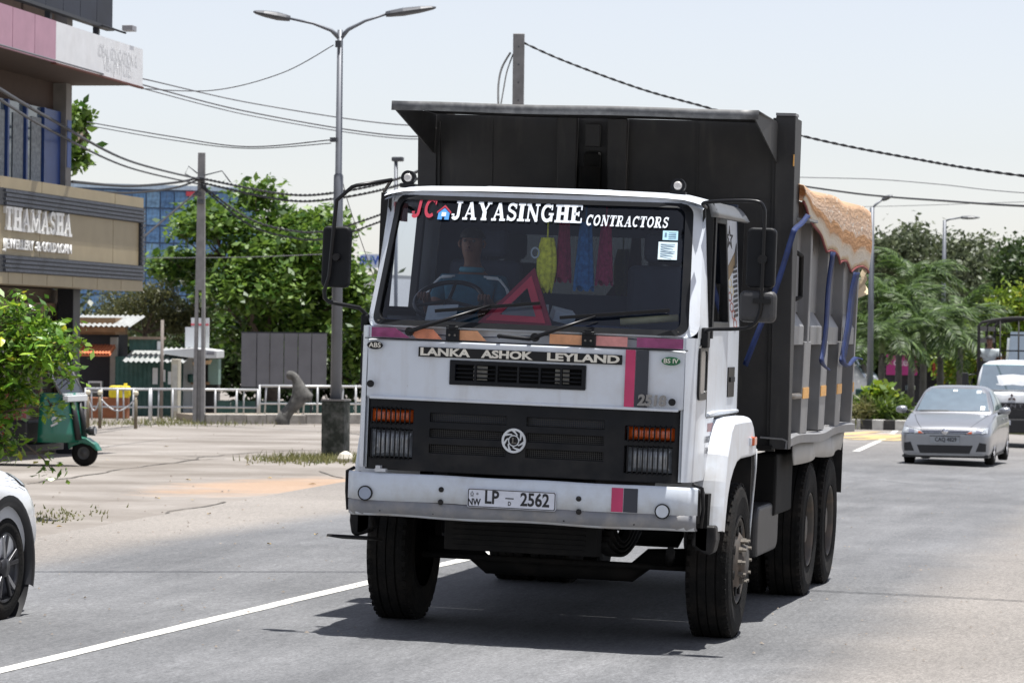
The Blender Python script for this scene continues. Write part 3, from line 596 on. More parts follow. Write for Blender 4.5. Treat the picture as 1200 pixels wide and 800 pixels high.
# decals on the door at the picture's right
gold = mat('bronze_film', (.22, .14, .05), .4); dark_f = mat('dark_film', (.015, .012, .012), .5); faint = mat('faint_maroon_ink', (.35, .12, .1), .6); yel_f = mat('pale_gold_film', (.66, .58, .36), .5)
dr = [o for o in T.children if o.name.startswith('door') and not o.name.startswith('door_')][1]
def df(a, c, w): return (sw(c)+.0005+w, a, c)
b = B(); pts = []
for i in range(10):
    r_ = .085 if i % 2 == 0 else .034; t = math.pi/2+2*math.pi*i/10; pts.append((r_, t))
b.ring([(1.50+2.0*r_*math.cos(t), 2.66+r_*math.sin(t)) for r_, t in pts], [(1.50+1.1*r_*math.cos(t), 2.66+.55*r_*math.sin(t)) for r_, t in pts], .0, .002, df); b.build('star_decal', dark_f, dr)
b = B(); flat(b, [(1.40, 2.38), (1.40, 2.47), (1.80, 2.60), (1.80, 2.50)], df, .0, .002); b.build('bronze_bar_decal', gold, dr)
b = B(); flat(b, [(1.70, 2.46), (1.80, 2.50), (1.80, 2.64), (1.70, 2.56)], df, .0021, .0035); b.build('dark_bar_decal', dark_f, dr)
b = B()
for i in range(11): flat(b, [(1.60+.012*(i % 3), 2.13+.033*i), (1.80, 2.13+.033*i+.012), (1.80, 2.13+.033*i+.032), (1.62+.012*(i % 3), 2.13+.033*i+.02)], df, 0, .002)
b.build('script_decal', dark_f, dr)
for k, (yy, zz, m_) in enumerate(((1.47, 2.36, yel_f), (1.55, 2.31, yel_f), (1.46, 2.27, faint), (1.52, 2.20, faint), (1.60, 2.15, faint), (1.66, 2.09, faint))):
    hx = [(yy+.085*math.cos(R(60*i+30)), zz+.036*math.sin(R(60*i+30))) for i in range(6)]; hi = [(yy+.068*math.cos(R(60*i+30)), zz+.027*math.sin(R(60*i+30))) for i in range(6)]
    B().ring(hx, hi, 0, .002, df).build('hexagon_decal', m_, dr)
b = B()
for i in range(9): b.bb(1.0995, 1.1005, .60+.026*i, .615+.026*i, 1.39-.0, 1.445)
b.build('red_side_lettering', mat('faded_red_ink', (.6, .36, .36), .6), T)
SM = Matrix.Translation((1.101, .62, 1.34)) @ Matrix.Rotation(R(90), 4, 'Z') @ Matrix.Rotation(R(90), 4, 'X')
greyink = mat('grey_ink', (.25, .26, .28), .6)
text('side_lettering', 'TARE 9560 kg'[:0]+'LANKA', greyink, T, .06, SM, sx=1.2, depth=.001); text('side_lettering', 'LTD.', greyink, T, .06, Matrix.Translation((0, -.02, -.07)) @ SM, sx=1.2, depth=.001)
# ---- roof, rear wall, floor
b = B()
def roofz(x, y):
    e = max(0, (abs(x)-.85)/.21); f = max(0, (.62-y)/.26)
    r_ = .012*(1 if (abs(x) < .42 and .5 < y < 1.6) else 0)
    return 2.925-.035*e*e-.05*f*f-.016*(x/1.05)**2+r_
xs_ = [-1.06, -1.04, -1.0, -.93, -.8, -.6, -.43, -.41, -.2, 0, .2, .41, .43, .6, .8, .93, 1.0, 1.04, 1.06]
b.grid(lambda x, y: (x*(1-.01), y, min(roofz(x, y), 2.925)), xs_, [.385, .42, .5, .62, .8, 1.2, 1.6, 1.86])
b.grid(lambda x, y: (x*.99, y, min(roofz(x, y), 2.925)-.03), xs_, [.40, .42, .5, .62, .8, 1.2, 1.6, 1.86])
rf = b.build('cab_roof', white, T)
for i in range(2):
    for k in range(2): B().disc((-.07+.05*i, .47, 2.885+.018*k), .008, 'y', 8, .01).build('roof_rivet', greyband, rf)
B().plate(-1.09, 1.09, 1.45, 2.90, [(-.7, .7, 2.25, 2.65)], .03, lambda u, v, w: (u*(1-.04*max(0, v-2)), 1.86+w, v)).build('cab_rear_wall', seatm, T)
B().bb(-.71, .71, 1.873, 1.877, 2.24, 2.66).build('rear_window', glass('rear_glass', (.5, .56, .6)), T)
B().bb(-1.05, 1.05, .1, 1.85, 1.40, 1.46).build('cab_floor', seatm, T)
# ---- interior
B().grid(lambda u, v: (u, .10+.55*v, 1.96+.07*math.sin(math.pi*min(1, v*1.15))+.02*math.sin(u*4)), [-1.03+.103*i for i in range(21)], [i/8 for i in range(9)]).build('dashboard', dashm, T)
B().bb(-1.0, 1.0, .62, .66, 1.46, 1.985).build('dashboard_front', dashm, T)
def seat(x):
    s_ = B().bb(x-.25, x+.25, 1.0, 1.5, 1.72, 1.88); s_.bb(x-.25, x+.25, 1.5, 1.64, 1.86, 2.46); s_.bb(x-.15, x+.15, 1.52, 1.62, 2.48, 2.68)
    return s_.build('cab_seat', seatm, T, bevel=.05, seg=3)
seat(-.62); seat(.62)
stw = B(); c_ = V(-.67, .72, 2.17); ax = V(0, -.55, .83).normalized(); e1 = V(1, 0, 0); e2 = ax.cross(e1)
stw.tube([c_+(e1*math.cos(2*math.pi*i/28)+e2*math.sin(2*math.pi*i/28))*.225 for i in range(29)], .016, 8, False)
for a in (200, 340, 90): stw.tube([c_, c_+(e1*math.cos(R(a))+e2*math.sin(R(a)))*.22], .013, 6)
stw.tube([c_, c_-ax*.45], .03, 8); stw.build('steering_wheel', blkg, T)
cur = mat('pink_curtain', (.50, .22, .24), .8)
B().grid(lambda u, v: (-.97+.02*math.sin(u*30)-.02, .44+.35*u, 2.68+.12*v), [i/14 for i in range(15)], [0, .5, 1]).build('curtain', cur, T)
# ---- wipers
def wiper(p, e, b0, b1):
    p, e, b0, b1 = [V(wx(q[0], q[1]), wy(q[0], q[1])-.03, q[1]) for q in (p, e, b0, b1)]
    wp = B().tube([p, p+V(0, -.02, 0), p.lerp(e, .35)+V(0, -.03, 0), e+V(0, -.01, 0)], [.012, .014, .012, .007], 8).build('wiper', blkg, T)
    B().bar(b0+V(0, .005, 0), b1+V(0, .005, 0), .012, .022).build('wiper_blade', blkg, wp, bevel=.003); B().disc(p, .028, 'y', 14, .03).build('wiper_pivot', blkg, wp)
wiper((-.745, 1.962), (-.247, 2.146), (-.605, 2.099), (.077, 2.174)); wiper((.072, 1.957), (.45, 2.105), (.215, 2.087), (.92, 2.16))
# ---- mirrors
def mirror(name_c, x0, x1, z0, z1, y, s, curved):
    b = B().prism(rrect(x0, x1, z0, z1, .035), 'y', y, y+.07); o = b.build(name_c, blk, T, bevel=.018, seg=3)
    B().prism(rrect(x0+.02, x1-.02, z0+.02, z1-.02, .03), 'y', y+.071, y+.076).build('mirror_glass', mat('mirror_silver', (.8, .8, .8), .02, metal=1.), o)
    return o
mR = mirror('wing_mirror', 1.372, 1.556, 2.322, 2.70, .16, 1, 0); B().disc((1.478, .145, 2.50), .03, 'y', 14, .05).build('mirror_clamp', blkg, mR)
mR2 = B().prism(rrect(1.338, 1.574, 2.105, 2.305, .04), 'y', .14, .22).build('wide_mirror', mat('grey_mirror_shell', (.035, .035, .037), .55, dirt=(.2, .19, .18), dirt_amt=.5), T, bevel=.035, seg=3); B().bb(1.43, 1.54, .115, .14, 2.225, 2.255).build('mirror_clamp', blkg, mR2)
mL = mirror('wing_mirror', -1.392, -1.205, 2.225, 2.62, .16, -1, 0); B().disc((-1.285, .145, 2.42), .024, 'y', 14, .05).build('mirror_clamp', blkg, mL)
def sm_path(pts, k=4):
    pts = [Vector(q) for q in pts]; out = []
    for i in range(len(pts)-1):
        p0, p1, p2, p3 = pts[max(i-1, 0)], pts[i], pts[i+1], pts[min(i+2, len(pts)-1)]
        for j in range(k):
            t = j/k; out.append(.5*((2*p1)+(p2-p0)*t+(2*p0-5*p1+4*p2-p3)*t*t+(3*p1-p0-3*p2+p3)*t**3))
    return out+[pts[-1]]
B().tube(sm_path([(1.075, .34, 2.82), (1.085, .2, 2.845), (1.25, .14, 2.86), (1.42, .13, 2.862), (1.47, .13, 2.83), (1.482, .13, 2.74), (1.482, .13, 2.3), (1.475, .13, 2.16), (1.43, .13, 2.085), (1.33, .14, 2.06), (1.15, .2, 2.05), (1.11, .25, 2.02), (1.105, .27, 1.98)]), .0125).build('mirror_arm', blkg, T)
B().tube([(-1.04, .36, 2.86), (-.955, .2, 2.93), (-1.17, .14, 2.885), (-1.195, .13, 2.875), (-1.295, .13, 2.785), (-1.305, .13, 2.65), (-1.325, .13, 2.30), (-1.355, .13, 2.2), (-1.35, .13, 2.155), (-1.32, .13, 2.13), (-1.13, .18, 2.10), (-1.095, .22, 2.06), (-1.09, .25, 1.97)], .0135).build('mirror_arm', blkg, T)
B().bb(-1.125, -1.075, .2, .28, 1.95, 2.06).build('mirror_bracket', blk, T, bevel=.01); B().bb(1.095, 1.14, .22, .32, 1.93, 2.06).build('mirror_bracket', blk, T, bevel=.01)
vis = B(); vis.grid(lambda u, v: (1.075+.02*u+.11*v**1.0*(.35+.65*u), .45+.95*u, 2.87-.10*v*v-.0*u), [i/6 for i in range(7)], [i/5 for i in range(6)])
vs_o = vis.build('window_deflector', mat('grey_deflector', (.12, .125, .13), .35), T); sm_ = vs_o.modifiers.new('s', 'SOLIDIFY'); sm_.thickness = .02
# ---- roof marker lamps
for x in (-.945, .848):
    b = B().bb(x-.05, x+.05, .58, .66, 2.90, 2.925); b.ring([(x+.047*math.cos(2*math.pi*i/20), 2.965+.047*math.sin(2*math.pi*i/20)) for i in range(20)], [(x+.031*math.cos(2*math.pi*i/20), 2.965+.031*math.sin(2*math.pi*i/20)) for i in range(20)], .585, .64); mk = b.build('marker_lamp', blk, T)
    B().lathe([(.578, .001), (.574, .016), (.58, .026), (.60, .031)], (x, 0, 2.965), 'y', 16).build('marker_lens', mat('marker_lens', (.5, .48, .46), .2, coat=.6), mk)
# ---- bumper
def bz(u, w): return w+.10*max(0, (abs(u)-1.02)/.12)**2
bp = B().grid(lambda u, k: (u, bz(u, [.06, .015, 0, 0, .003][int(k)]), [1.052, 1.056, 1.04, .96, .880][int(k)]+(.006*math.sin(u*9)*.3)), [-1.136+.0568*i for i in range(41)], range(5)).build('bumper', white_b, T)
bp.modifiers.new('s', 'SOLIDIFY').thickness = .012
lb = B().grid(lambda u, k: (u, bz(u, [.004, .006, .022, .07][int(k)]), [.880, .83, .79, .776][int(k)]+.004*math.sin(u*7+1)), [-1.13+.0565*i for i in range(41)], range(4)).build('bumper_lower_band', greyband, T)
lb.modifiers.new('s', 'SOLIDIFY').thickness = .01
b = B().grid(lambda u, k: (u, bz(u, [.0215, .0225, .07][int(k)])-.001, [.806, .79, .775][int(k)]+.004*math.sin(u*7+1)), [-1.12+.056*i for i in range(41)], range(3)); b.build('bumper_bottom_edge', white_b, T)
for s in (-1, 1):
    B().tube([(s*1.10, .09, 1.075), (s*1.155, .13, 1.05), (s*1.162, .16, .92), (s*1.15, .16, .80)], .012, 8).build('bumper_end_trim', blk, T)
    B().bb(s*1.09, s*1.145, .12, .34, .82, 1.045).build('bumper_end', blk, T, bevel=.03)
for x, z, m_ in ((-.995, .922, mat('grey_reflector', (.30, .34, .42), .25)), (.93, .902, white_b)):
    rr_ = B().disc((x, -.006, z), .04, 'y', 24, .014).build('bumper_reflector', m_, bp)
    B().ring([(x+.048*math.cos(2*math.pi*i/24), z+.048*math.sin(2*math.pi*i/24)) for i in range(24)], [(x+.04*math.cos(2*math.pi*i/24), z+.04*math.sin(2*math.pi*i/24)) for i in range(24)], -.014, .002).build('reflector_ring', blkg, bp)
for x, z in ((-.498, .968), (-.5, .888), (.393, .954), (.396, .872)): B().lathe([(-.014, .001), (-.014, .012), (-.006, .017), (.004, .018)], (x, 0, z), 'y', 12).build('bumper_bolt', blk, bp)
for x, z in ((-.9, .815), (-.55, .812), (.75, .81), (.3, .81)): B().disc((x, .016, z), .006, 'y', 8, .006).build('bumper_hole', chas, bp)
for x0, x1, m_, nm in ((.603, .677, red_p, 'red_stripe'), (.681, .77, dk, 'charcoal_stripe')):
    b = B(); flat(b, [(x0, .884), (x1, .884), (x1, 1.035), (x0, 1.035)], lambda a, c, w: (a, -.0015-w, c), 0, .002); b.build(nm, m_, bp)
# number plate
plm = mat('number_plate_white', (.66, .68, .74), .45, var=.06, scale=30); ptxt = mat('plate_ink', (.012, .012, .014), .5)
pl = B().prism(rrect(-.322, .250, .868, .988, .012), 'y', -.016, -.006).build('number_plate', plm, T)
B().ring(rrect(-.319, .247, .871, .985, .011), rrect(-.314, .242, .876, .980, .009), -.0175, -.0155).build('plate_border', ptxt, pl)
PT = lambda x, z: FM(x, z, -.0165)
text('plate_letters', 'LP', ptxt, pl, .115, PT(-.165, .932), sx=.82, bold=.003, depth=.001)
text('plate_letters', '2562', ptxt, pl, .115, PT(.115, .928), sx=.82, bold=.003, depth=.001)
text('plate_letters', 'NW', ptxt, pl, .058, PT(-.278, .90), sx=.8, bold=.0018, depth=.001)
text('plate_letters', 'D', ptxt, pl, .036, PT(-.048, .90), sx=.8, bold=.0008, depth=.001)
B().bb(-.076, -.022, -.0175, -.0155, .930, .937).build('plate_dash', ptxt, pl)
b = B(); b.ring([(-.292+.012*math.cos(R(45*i)), .952+.012*math.sin(R(45*i))) for i in range(8)], [(-.292+.006*math.cos(R(45*i)), .952+.006*math.sin(R(45*i))) for i in range(8)], -.0175, -.0155); b.bb(-.302, -.282, -.0175, -.0155, .936, .941); b.bb(-.295, -.289, -.0175, -.0155, .964, .970); b.disc((-.258, -.0165, .954), .008, 'y', 10, .002); b.build('plate_crest', greyink, pl, weld=False)
# ---- fenders
def fender(s):
    arc = [(.50, .76), (.53, .92), (.57, 1.08), (.635, 1.25), (.78, 1.42), (.88, 1.465), (1.2, 1.475), (1.70, 1.472), (1.80, 1.43), (2.0, 1.25)]
    b = B()
    xk = [.78, 1.09, 1.17, 1.215, 1.232]
    off = [0, 0, 0, .012, .04]
    def f(i, k):
        y, z = arc[int(i)]; c = V(1.45, 0, .85); d = V(0, y-1.45, z-.85).normalized()
        return (s*xk[int(k)], y-d.y*off[int(k)], z-d.z*off[int(k)])
    b.grid(f, range(10), range(5), False)
    inn = [(.64, .75), (.665, .85), (.72, .97), (.80, 1.06), (.92, 1.13), (1.06, 1.18), (1.25, 1.20), (1.62, 1.20), (1.75, 1.20), (1.95, 1.205)]
    def f2(i, k):
        if k == 0: return f(i, 4)
        y, z = inn[int(i)]; return (s*(1.236 if k == 1 else 1.21), y, z)
    b.grid(f2, range(10), range(3), False)
    o = b.build('front_fender', white, T, bevel=.03, seg=4)
    l_ = B().bb(s*1.234, s*1.262, 1.64, 1.76, 1.275, 1.335).build('side_indicator', lampo, T, bevel=.008)
    B().bb(s*1.233, s*1.245, 1.58, 1.64, 1.28, 1.33).build('indicator_base', white, T)
    B().tube([(s*1.225, 1.99, 1.24), (s*1.22, 2.03, 1.1), (s*1.2, 2.05, .8), (s*1.19, 2.05, .6)], .008).build('mudflap_edge', white, T)
    B().bb(s*.8, s*1.19, 2.04, 2.055, .55, 1.24).build('mudflap', blk, T)
    B().prism([(s*a, c) for a, c in ((1.07, .80), (1.205, .80), (1.21, .71), (1.195, .63), (1.165, .61), (1.11, .63), (1.05, .67))], 'y', .42, .60).build('step_housing', blk, T, bevel=.03, seg=3)
    if s < 0: B().prism([(.12, .64), (.5, .60), (.5, .585), (.10, .625)], 'x', s*1.0, s*1.27).build('step_plate', chas, T)
    B().bb(s*1.08, s*1.15, .42, .58, .64, 1.0).build('step_bracket', chas, T)
both(fender)
# ---- wheels
def tyre_b(r, w, x0, s):
    pr = [(0, r*.56), (.012, r*.60), (.0, r*.70), (-.008, r*.82), (.0, r*.92), (.018, r*.975), (.035, r)]
    tread = []
    xg = [.075, .082, .125, .132]
    full = pr+[]
    mid = [(.075, r), (.078, r-.012), (.085, r-.012), (.088, r), (w/2-.004, r+.003), (w/2-.002, r-.011), (w/2+.002, r-.011), (w/2+.004, r+.003), (w-.088, r), (w-.085, r-.012), (w-.078, r-.012), (w-.075, r)]
    full = pr+mid+[(w-a, q) for a, q in pr[::-1]]
    b = B().lathe([(x0+s*a, q) for a, q in full], (0, 0, 0), 'x', 64, False)
    # shoulder lugs
    for j in range(46):
        t = 2*math.pi*j/46
        for a0 in (.014, w-.044):
            m_ = Matrix.Rotation(t, 4, 'X'); b.box((x0+s*(a0+.015), 0, r-.006), (.034, .034, .016), m_)
    return b
def front_wheel(s):
    wl = bpy.data.objects.new('front_wheel', None); COL.objects.link(wl); wl.parent = T; wl.location = (0, 1.42, .515)
    xo = s*1.222
    tyre_b(.518, .285, xo, -s).build('tyre', rub, wl)
    b = B().lathe([(xo-s*.012, .295), (xo-s*.002, .275), (xo-s*.02, .265), (xo-s*.05, .255), (xo-s*.045, .235), (xo-s*.0, .175), (xo+s*.012, .16), (xo+s*.012, .12), (xo+s*.02, .115), (xo+s*.045, .105), (xo+s*.052, .085), (xo+s*.052, .001)], (0, 0, 0), 'x', 36); b.build('rim', rimm, wl)
    for j in range(8):
        t = 2*math.pi*(j+.5)/8; B().disc((xo+s*-.012, .215*math.cos(t), .215*math.sin(t)), .030, 'x', 12, .02).build('hand_hole', chas, wl)
    nu = None
    for j in range(10):
        t = 2*math.pi*j/10
        if nu is None:
            nb = B().lathe([(0, .02), (s*.024, .019), (s*.025, .013), (s*.05, .012), (s*.051, .001)], (0, 0, 0), 'x', 6, False); no = nb.build('lug_nut', steel, wl, loc=(xo+s*.012, .138*math.cos(t), .138*math.sin(t))); nu = no.data
        else: link('lug_nut', nu, wl, (xo+s*.012, .138*math.cos(t), .138*math.sin(t)))
both(front_wheel)
def rear_wheel(s, y):
    wl = bpy.data.objects.new('rear_wheel', None); COL.objects.link(wl); wl.parent = T; wl.location = (0, y, .515)
    for xo in (s*1.228, s*.90):
        tyre_b(.518, .285, xo, -s).build('tyre', rub, wl)
    xo = s*1.228
    B().lathe([(xo-s*.012, .295), (xo-s*.002, .278), (xo-s*.02, .268), (xo-s*.06, .258), (xo-s*.15, .245), (xo-s*.17, .2), (xo-s*.16, .12), (xo-s*.05, .115), (xo-s*.03, .1), (xo-s*.03, .001)], (0, 0, 0), 'x', 36).build('rim', rimm, wl)
    for j in range(10):
        t = 2*math.pi*j/10; B().lathe([(0, .018), (s*.05, .016), (s*.051, .001)], (xo-s*.16, .16*math.cos(t), .16*math.sin(t)), 'x', 6, False).build('lug_nut', rimm, wl)
for y in (5.12, 6.42): both(lambda s: rear_wheel(s, y))
# ---- chassis
b = B()
for s in (-1, 1): b.bb(s*.36, s*.44, .3, 7.0, .82, 1.08)
for y in (.35, 1.9, 3.2, 4.4, 5.77, 6.95): b.bb(-.36, .36, y-.05, y+.05, .86, 1.04)
b.build('chassis_frame', chas, T)
b = B().bb(-.60, .42, .55, .7, .55, 1.06).build('radiator', chas, T, bevel=.01); rb_ = B()
for k in range(14): rb_.bb(-.54, .34, .54, .549, .58+.033*k, .588+.033*k)
rb_.build('radiator_fins', chas, b)
B().bb(-.30, .32, .7, 1.5, .55, 1.2).build('engine_sump', chas, T, bevel=.08)
B().tube([(-.9, 1.42, .515), (-.62, 1.42, .50), (-.5, 1.42, .40), (.5, 1.42, .40), (.62, 1.42, .50), (.9, 1.42, .515)], .065, 8).build('front_axle', chas, T)
B().tube([(-.9, 1.2, .46), (.95, 1.2, .46)], .022, 6).build('tie_rod', chas, T); B().tube([(.9, .55, .62), (.78, 1.25, .48)], .03, 6).build('steering_link', chas, T)
def spring(s):
    b = B()
    for k in range(4): b.grid(lambda u, v: (s*(.36+.08*v), 1.42+(.65-.1*k)*u, .50+.03*k+.12*u*u), [-1+.2*i for i in range(11)], [0, 1]); 
    o = b.build('leaf_spring', chas, T); o.modifiers.new('s', 'SOLIDIFY').thickness = .018
both(spring)
for y in (5.12, 6.42):
    B().tube([(-.62, y, .515), (-.25, y, .515), (-.2, y, .515), (.2, y, .515), (.25, y, .515), (.62, y, .515)], [.08, .09, .2, .2, .09, .08], 12).build('rear_axle', chas, T)
B().tube([(0, 1.6, .75), (0, 4.95, .56)], .05, 10).build('propeller_shaft', chas, T)
B().prism(rrect(2.75, 3.85, .44, .80, .10), 'x', .62, 1.15).build('fuel_tank', mat('dark_tank', (.025, .025, .027), .5, dirt=(.07, .065, .06), dirt_amt=.5), T, bevel=.03, seg=3)
B().prism(rrect(2.5, 3.4, .46, .80, .12), 'x', -1.12, -.6).build('fuel_tank', mat('dark_tank', (.06, .06, .062), .45), T, bevel=.03, seg=3)
B().bb(-1.0, 1.0, 2.15, 2.35, 1.0, 1.25).build('cross_bearer', chas, T)
# ---- tipper body
def fy(z): return 2.40+.30*(3.54-z)/2.34      # front wall leans forward at its top
ZB, ZT = 1.20, 3.545
def leanbox(b, x0, x1, dy0, dy1, z0, z1):
    vs = [(x, fy(z)+d, z) for x in (x0, x1) for d in (dy0, dy1) for z in (z0, z1)]
    b.add(vs, [(0, 1, 3, 2), (4, 6, 7, 5), (0, 4, 5, 1), (2, 3, 7, 6), (0, 2, 6, 4), (1, 5, 7, 3)])
    return b
leanbox(B(), -1.245, 1.245, .05, .09, ZB, 3.50).build('body_front_wall', bodyg, T)
for x in (-.82, .66): leanbox(B(), x-.006, x+.006, .044, .0495, ZB, 3.49).build('weld_seam', bodyg, T)
leanbox(B(), -1.19, 1.19, .043, .0492, 2.955, 2.968).build('weld_seam', bodyg, T)
for s in (-1, 1):
    leanbox(B(), s*1.215, s*1.352, 0, .14, ZB+.02, ZT if s > 0 else 3.40).build('corner_post', bodyg, T, bevel=.006)
    leanbox(B(), s*1.195, s*1.2145, .02, .05, ZB+.1, 3.45).build('wall_stiffener', bodyg, T)
for x in (-.26, .10): leanbox(B(), x-.07, x+.07, -.04, .0495, ZB, 3.497).build('hoist_channel', bodyg, T, bevel=.008)
leanbox(B(), -.13, -.03, -.02, .049, 3.30, 3.45).build('hoist_bracket', bodyg, T); leanbox(B(), -.14, -.02, -.03, .049, 2.98, 3.26).build('hoist_bracket', chas, T, bevel=.02)
B().tube([(-.08, 2.36, 3.15), (-.08, 2.30, 1.3)], .07, 12).build('hoist_ram', chas, T)
# canopy over the cab
cn = B(); cn.grid(lambda u, v: (u*(1.254-.03*v), 1.29+1.13*v, 3.508+.012*math.sin(u*5)*.3), [-1+.1*i for i in range(21)], [0, .3, .6, 1])
cno = cn.build('canopy', bodyg, T); cno.modifiers.new('s', 'SOLIDIFY').thickness = .012
B().grid(lambda u, k: (u*1.254, 1.286-.002*k, [3.508, 3.446][int(k)]+.003*math.sin(u*6)), [-1+.1*i for i in range(21)], range(2)).build('canopy_lip', mat('scuffed_canopy_lip', (.06, .062, .066), .5, var=.35, scale=9, dirt=(.25, .25, .25), dirt_amt=.4, dscale=14), T).modifiers.new('s', 'SOLIDIFY').thickness = .01
for s in (-1, 1): B().prism([(1.30, 3.495), (1.30, 3.447), (2.40, 3.22), (2.44, 3.22), (2.44, 3.495)], 'x', s*1.232, s*1.222).build('canopy_gusset', bodyg, T)
leanbox(B(), 1.216, 1.354, -.012, .16, 3.546, 3.565).build('post_cap', bodys, T)
# sides
def sx_(z): return 1.315+.03*(z-1.2)/2.3
def sidebody(s):
    X = lambda z, w=0: s*(sx_(z)-w)
    # recessed side sheet
    B().grid(lambda y, z: (X(z, .17), (fy(z)+.10 if y == 0 else y), z), [0, 4, 5.5, 6.95], [1.25, 1.6, 1.95]).build('side_sheet_lower', mat('side_sheet_grey', (.075, .075, .077), .6, var=.2, scale=3, streak=((.13, .12, .11), .6), dirt=(.16, .15, .135), dirt_amt=.5, dscale=3), T)
    B().grid(lambda y, z: (X(z, .085), (fy(z)+.10 if y == 0 else y), z), [0, 4, 5.5, 7.0], [2.19, 2.6, 3.0]).build('side_sheet_upper', bodys, T)
    # ledge that slopes between the two, one piece in every bay
    for y0, y1 in ((2.98, 3.61), (4.0, 4.69), (5.07, 5.76), (6.11, 6.90)):
        B().prism([(s*(sx_(2.2)-.086), 2.20), (s*(sx_(2.0)-.012), 2.09), (s*(sx_(2.0)-.012), 1.955), (s*(sx_(2.0)-.17), 1.95)], 'y', y0, y1).build('side_ledge', bodys, T, bevel=.004)
    for i, (y0, y1) in enumerate(((2.56, 2.975), (3.615, 3.995), (4.695, 5.065), (5.765, 6.105), (6.905, 6.98))):
        zt = 3.54 if i == 0 else 3.02
        b = B()
        def yo(z): return (fy(z)+.141-2.56-.14*0 if False else 0)
        if i == 0: 
            vs = [(X(z, w), (fy(z)+.141 if d == 0 else fy(z)+.40), z) for w in (.0, .17) for d in (0, 1) for z in (1.30, zt)]
            b.add(vs, [(0, 1, 3, 2), (4, 6, 7, 5), (0, 4, 5, 1), (2, 3, 7, 6), (0, 2, 6, 4), (1, 5, 7, 3)])
        vs = [(X(z, w), d, z) for w in (.002, .17) for d in ((y0 if i else 2.90-.0), y1) for z in (1.30, 1.98 if i < 4 else 2.62)]
        if i: b.add(vs, [(0, 1, 3, 2), (4, 6, 7, 5), (0, 4, 5, 1), (2, 3, 7, 6), (0, 2, 6, 4), (1, 5, 7, 3)])
        else: b.bb(s*(1.325), s*1.15, 2.86, 2.975, 1.30, 1.98)
        if 0 < i < 4: b.prism([(y0+.14, 1.981), (y1-.14, 1.981), (y1-.14, 2.98), (y0+.14, 2.98)], 'x', s*1.325, s*1.235)
        rib = b.build('side_rib', bodyg if i == 0 else bodys, T, bevel=.006)
        if s > 0:
            ym = 2.79 if i == 0 else (y0+y1)/2
            B().bb(s*(sx_(1.6)-.004)+.001, s*sx_(1.6)+.004, (2.84 if i == 0 else y0+.02), (2.97 if i == 0 else y1-.02), 1.56, 1.64).build('reflective_sticker', refy, rib)
    if s > 0: B().bb(1.343, 1.35, 2.42, 2.54, 3.20, 3.28).build('reflective_sticker', refy, T)
    # wavy bottom rail
    B().grid(lambda y, k: (s*([1.14, 1.30, 1.335, 1.33][int(k)]+.012*math.sin(y*3)), y, [1.305, 1.30, 1.285, 1.225][int(k)]+.012*math.sin(y*2.3)+.008*(y-2.7)/4), [2.68+.215*i for i in range(21)], range(4), False).build('bottom_rail', bodys, T).modifiers.new('s', 'SOLIDIFY').thickness = .012
    B().tube([(X(1.58, .02), 2.98, 1.585), (X(1.58, .02), 3.61, 1.58)], .022, 8).build('step_bar', steel, T)
    B().grid(lambda y, z: (s*(1.27+.02*math.sin(y*5+z*9)), y, z-.03*abs(math.sin(y*1.9))*(1 if z < 1.2 else 0)), [3.75+.15*i for i in range(21)], [1.09, 1.16, 1.23]).build('rear_mudguard', mat('pale_mud_sheet', (.42, .41, .39), .6, dirt=(.2, .18, .16), dirt_amt=.5), T).modifiers.new('s', 'SOLIDIFY').thickness = .01
    B().bb(s*.6, s*1.25, 6.96, 6.98, .72, 1.2).build('rear_mudflap', blk, T)
both(sidebody)
# grab handle and tarpaulin bracket on the side
B().tube([(1.255, 3.05, 2.62), (1.30, 3.06, 2.62), (1.305, 3.38, 2.60), (1.305, 3.40, 2.30), (1.30, 3.12, 2.28), (1.25, 3.1, 2.28)], .018, 6).build('grab_handle', chas, T)
B().prism([(1.20, 2.75), (1.42, 2.85), (1.42, 3.35), (1.36, 3.5), (1.2, 3.5)], 'z', 2.838, 2.855).build('tarpaulin_bracket', bodys, T)
B().prism([(2.48, 3.02), (2.62, 3.02), (2.9, 2.9), (2.9, 2.2), (2.6, 2.2)], 'x', 1.22, 1.24).build('side_corner_sheet', bodys, T)
B().bb(-1.24, 1.24, 2.66, 6.95, 1.215, 1.245).build('body_floor', chas, T); B().bb(-1.23, 1.23, 6.95, 6.99, 1.25, 2.95).build('tailgate', bodys, T)
for s in (-1, 1): B().bb(s*.45, s*.55, 2.7, 6.9, 1.085, 1.21).build('body_subframe', chas, T)
B().prism([(2.42, .52), (2.55, .52), (2.72, 1.2), (2.58, 1.2)], 'x', .95, 1.12).build('side_bracket', chas, T); B().bb(1.0, 1.17, 3.5, 4.4, .70, 1.15).build('toolbox', chas, T, bevel=.02)
# ================================================================== things carried by the truck (placed in its frame)
TM = truck.rotation_euler.to_matrix().to_4x4()
def on_truck(o):
    o.matrix_world = TM @ Matrix.Translation(o.location); return o
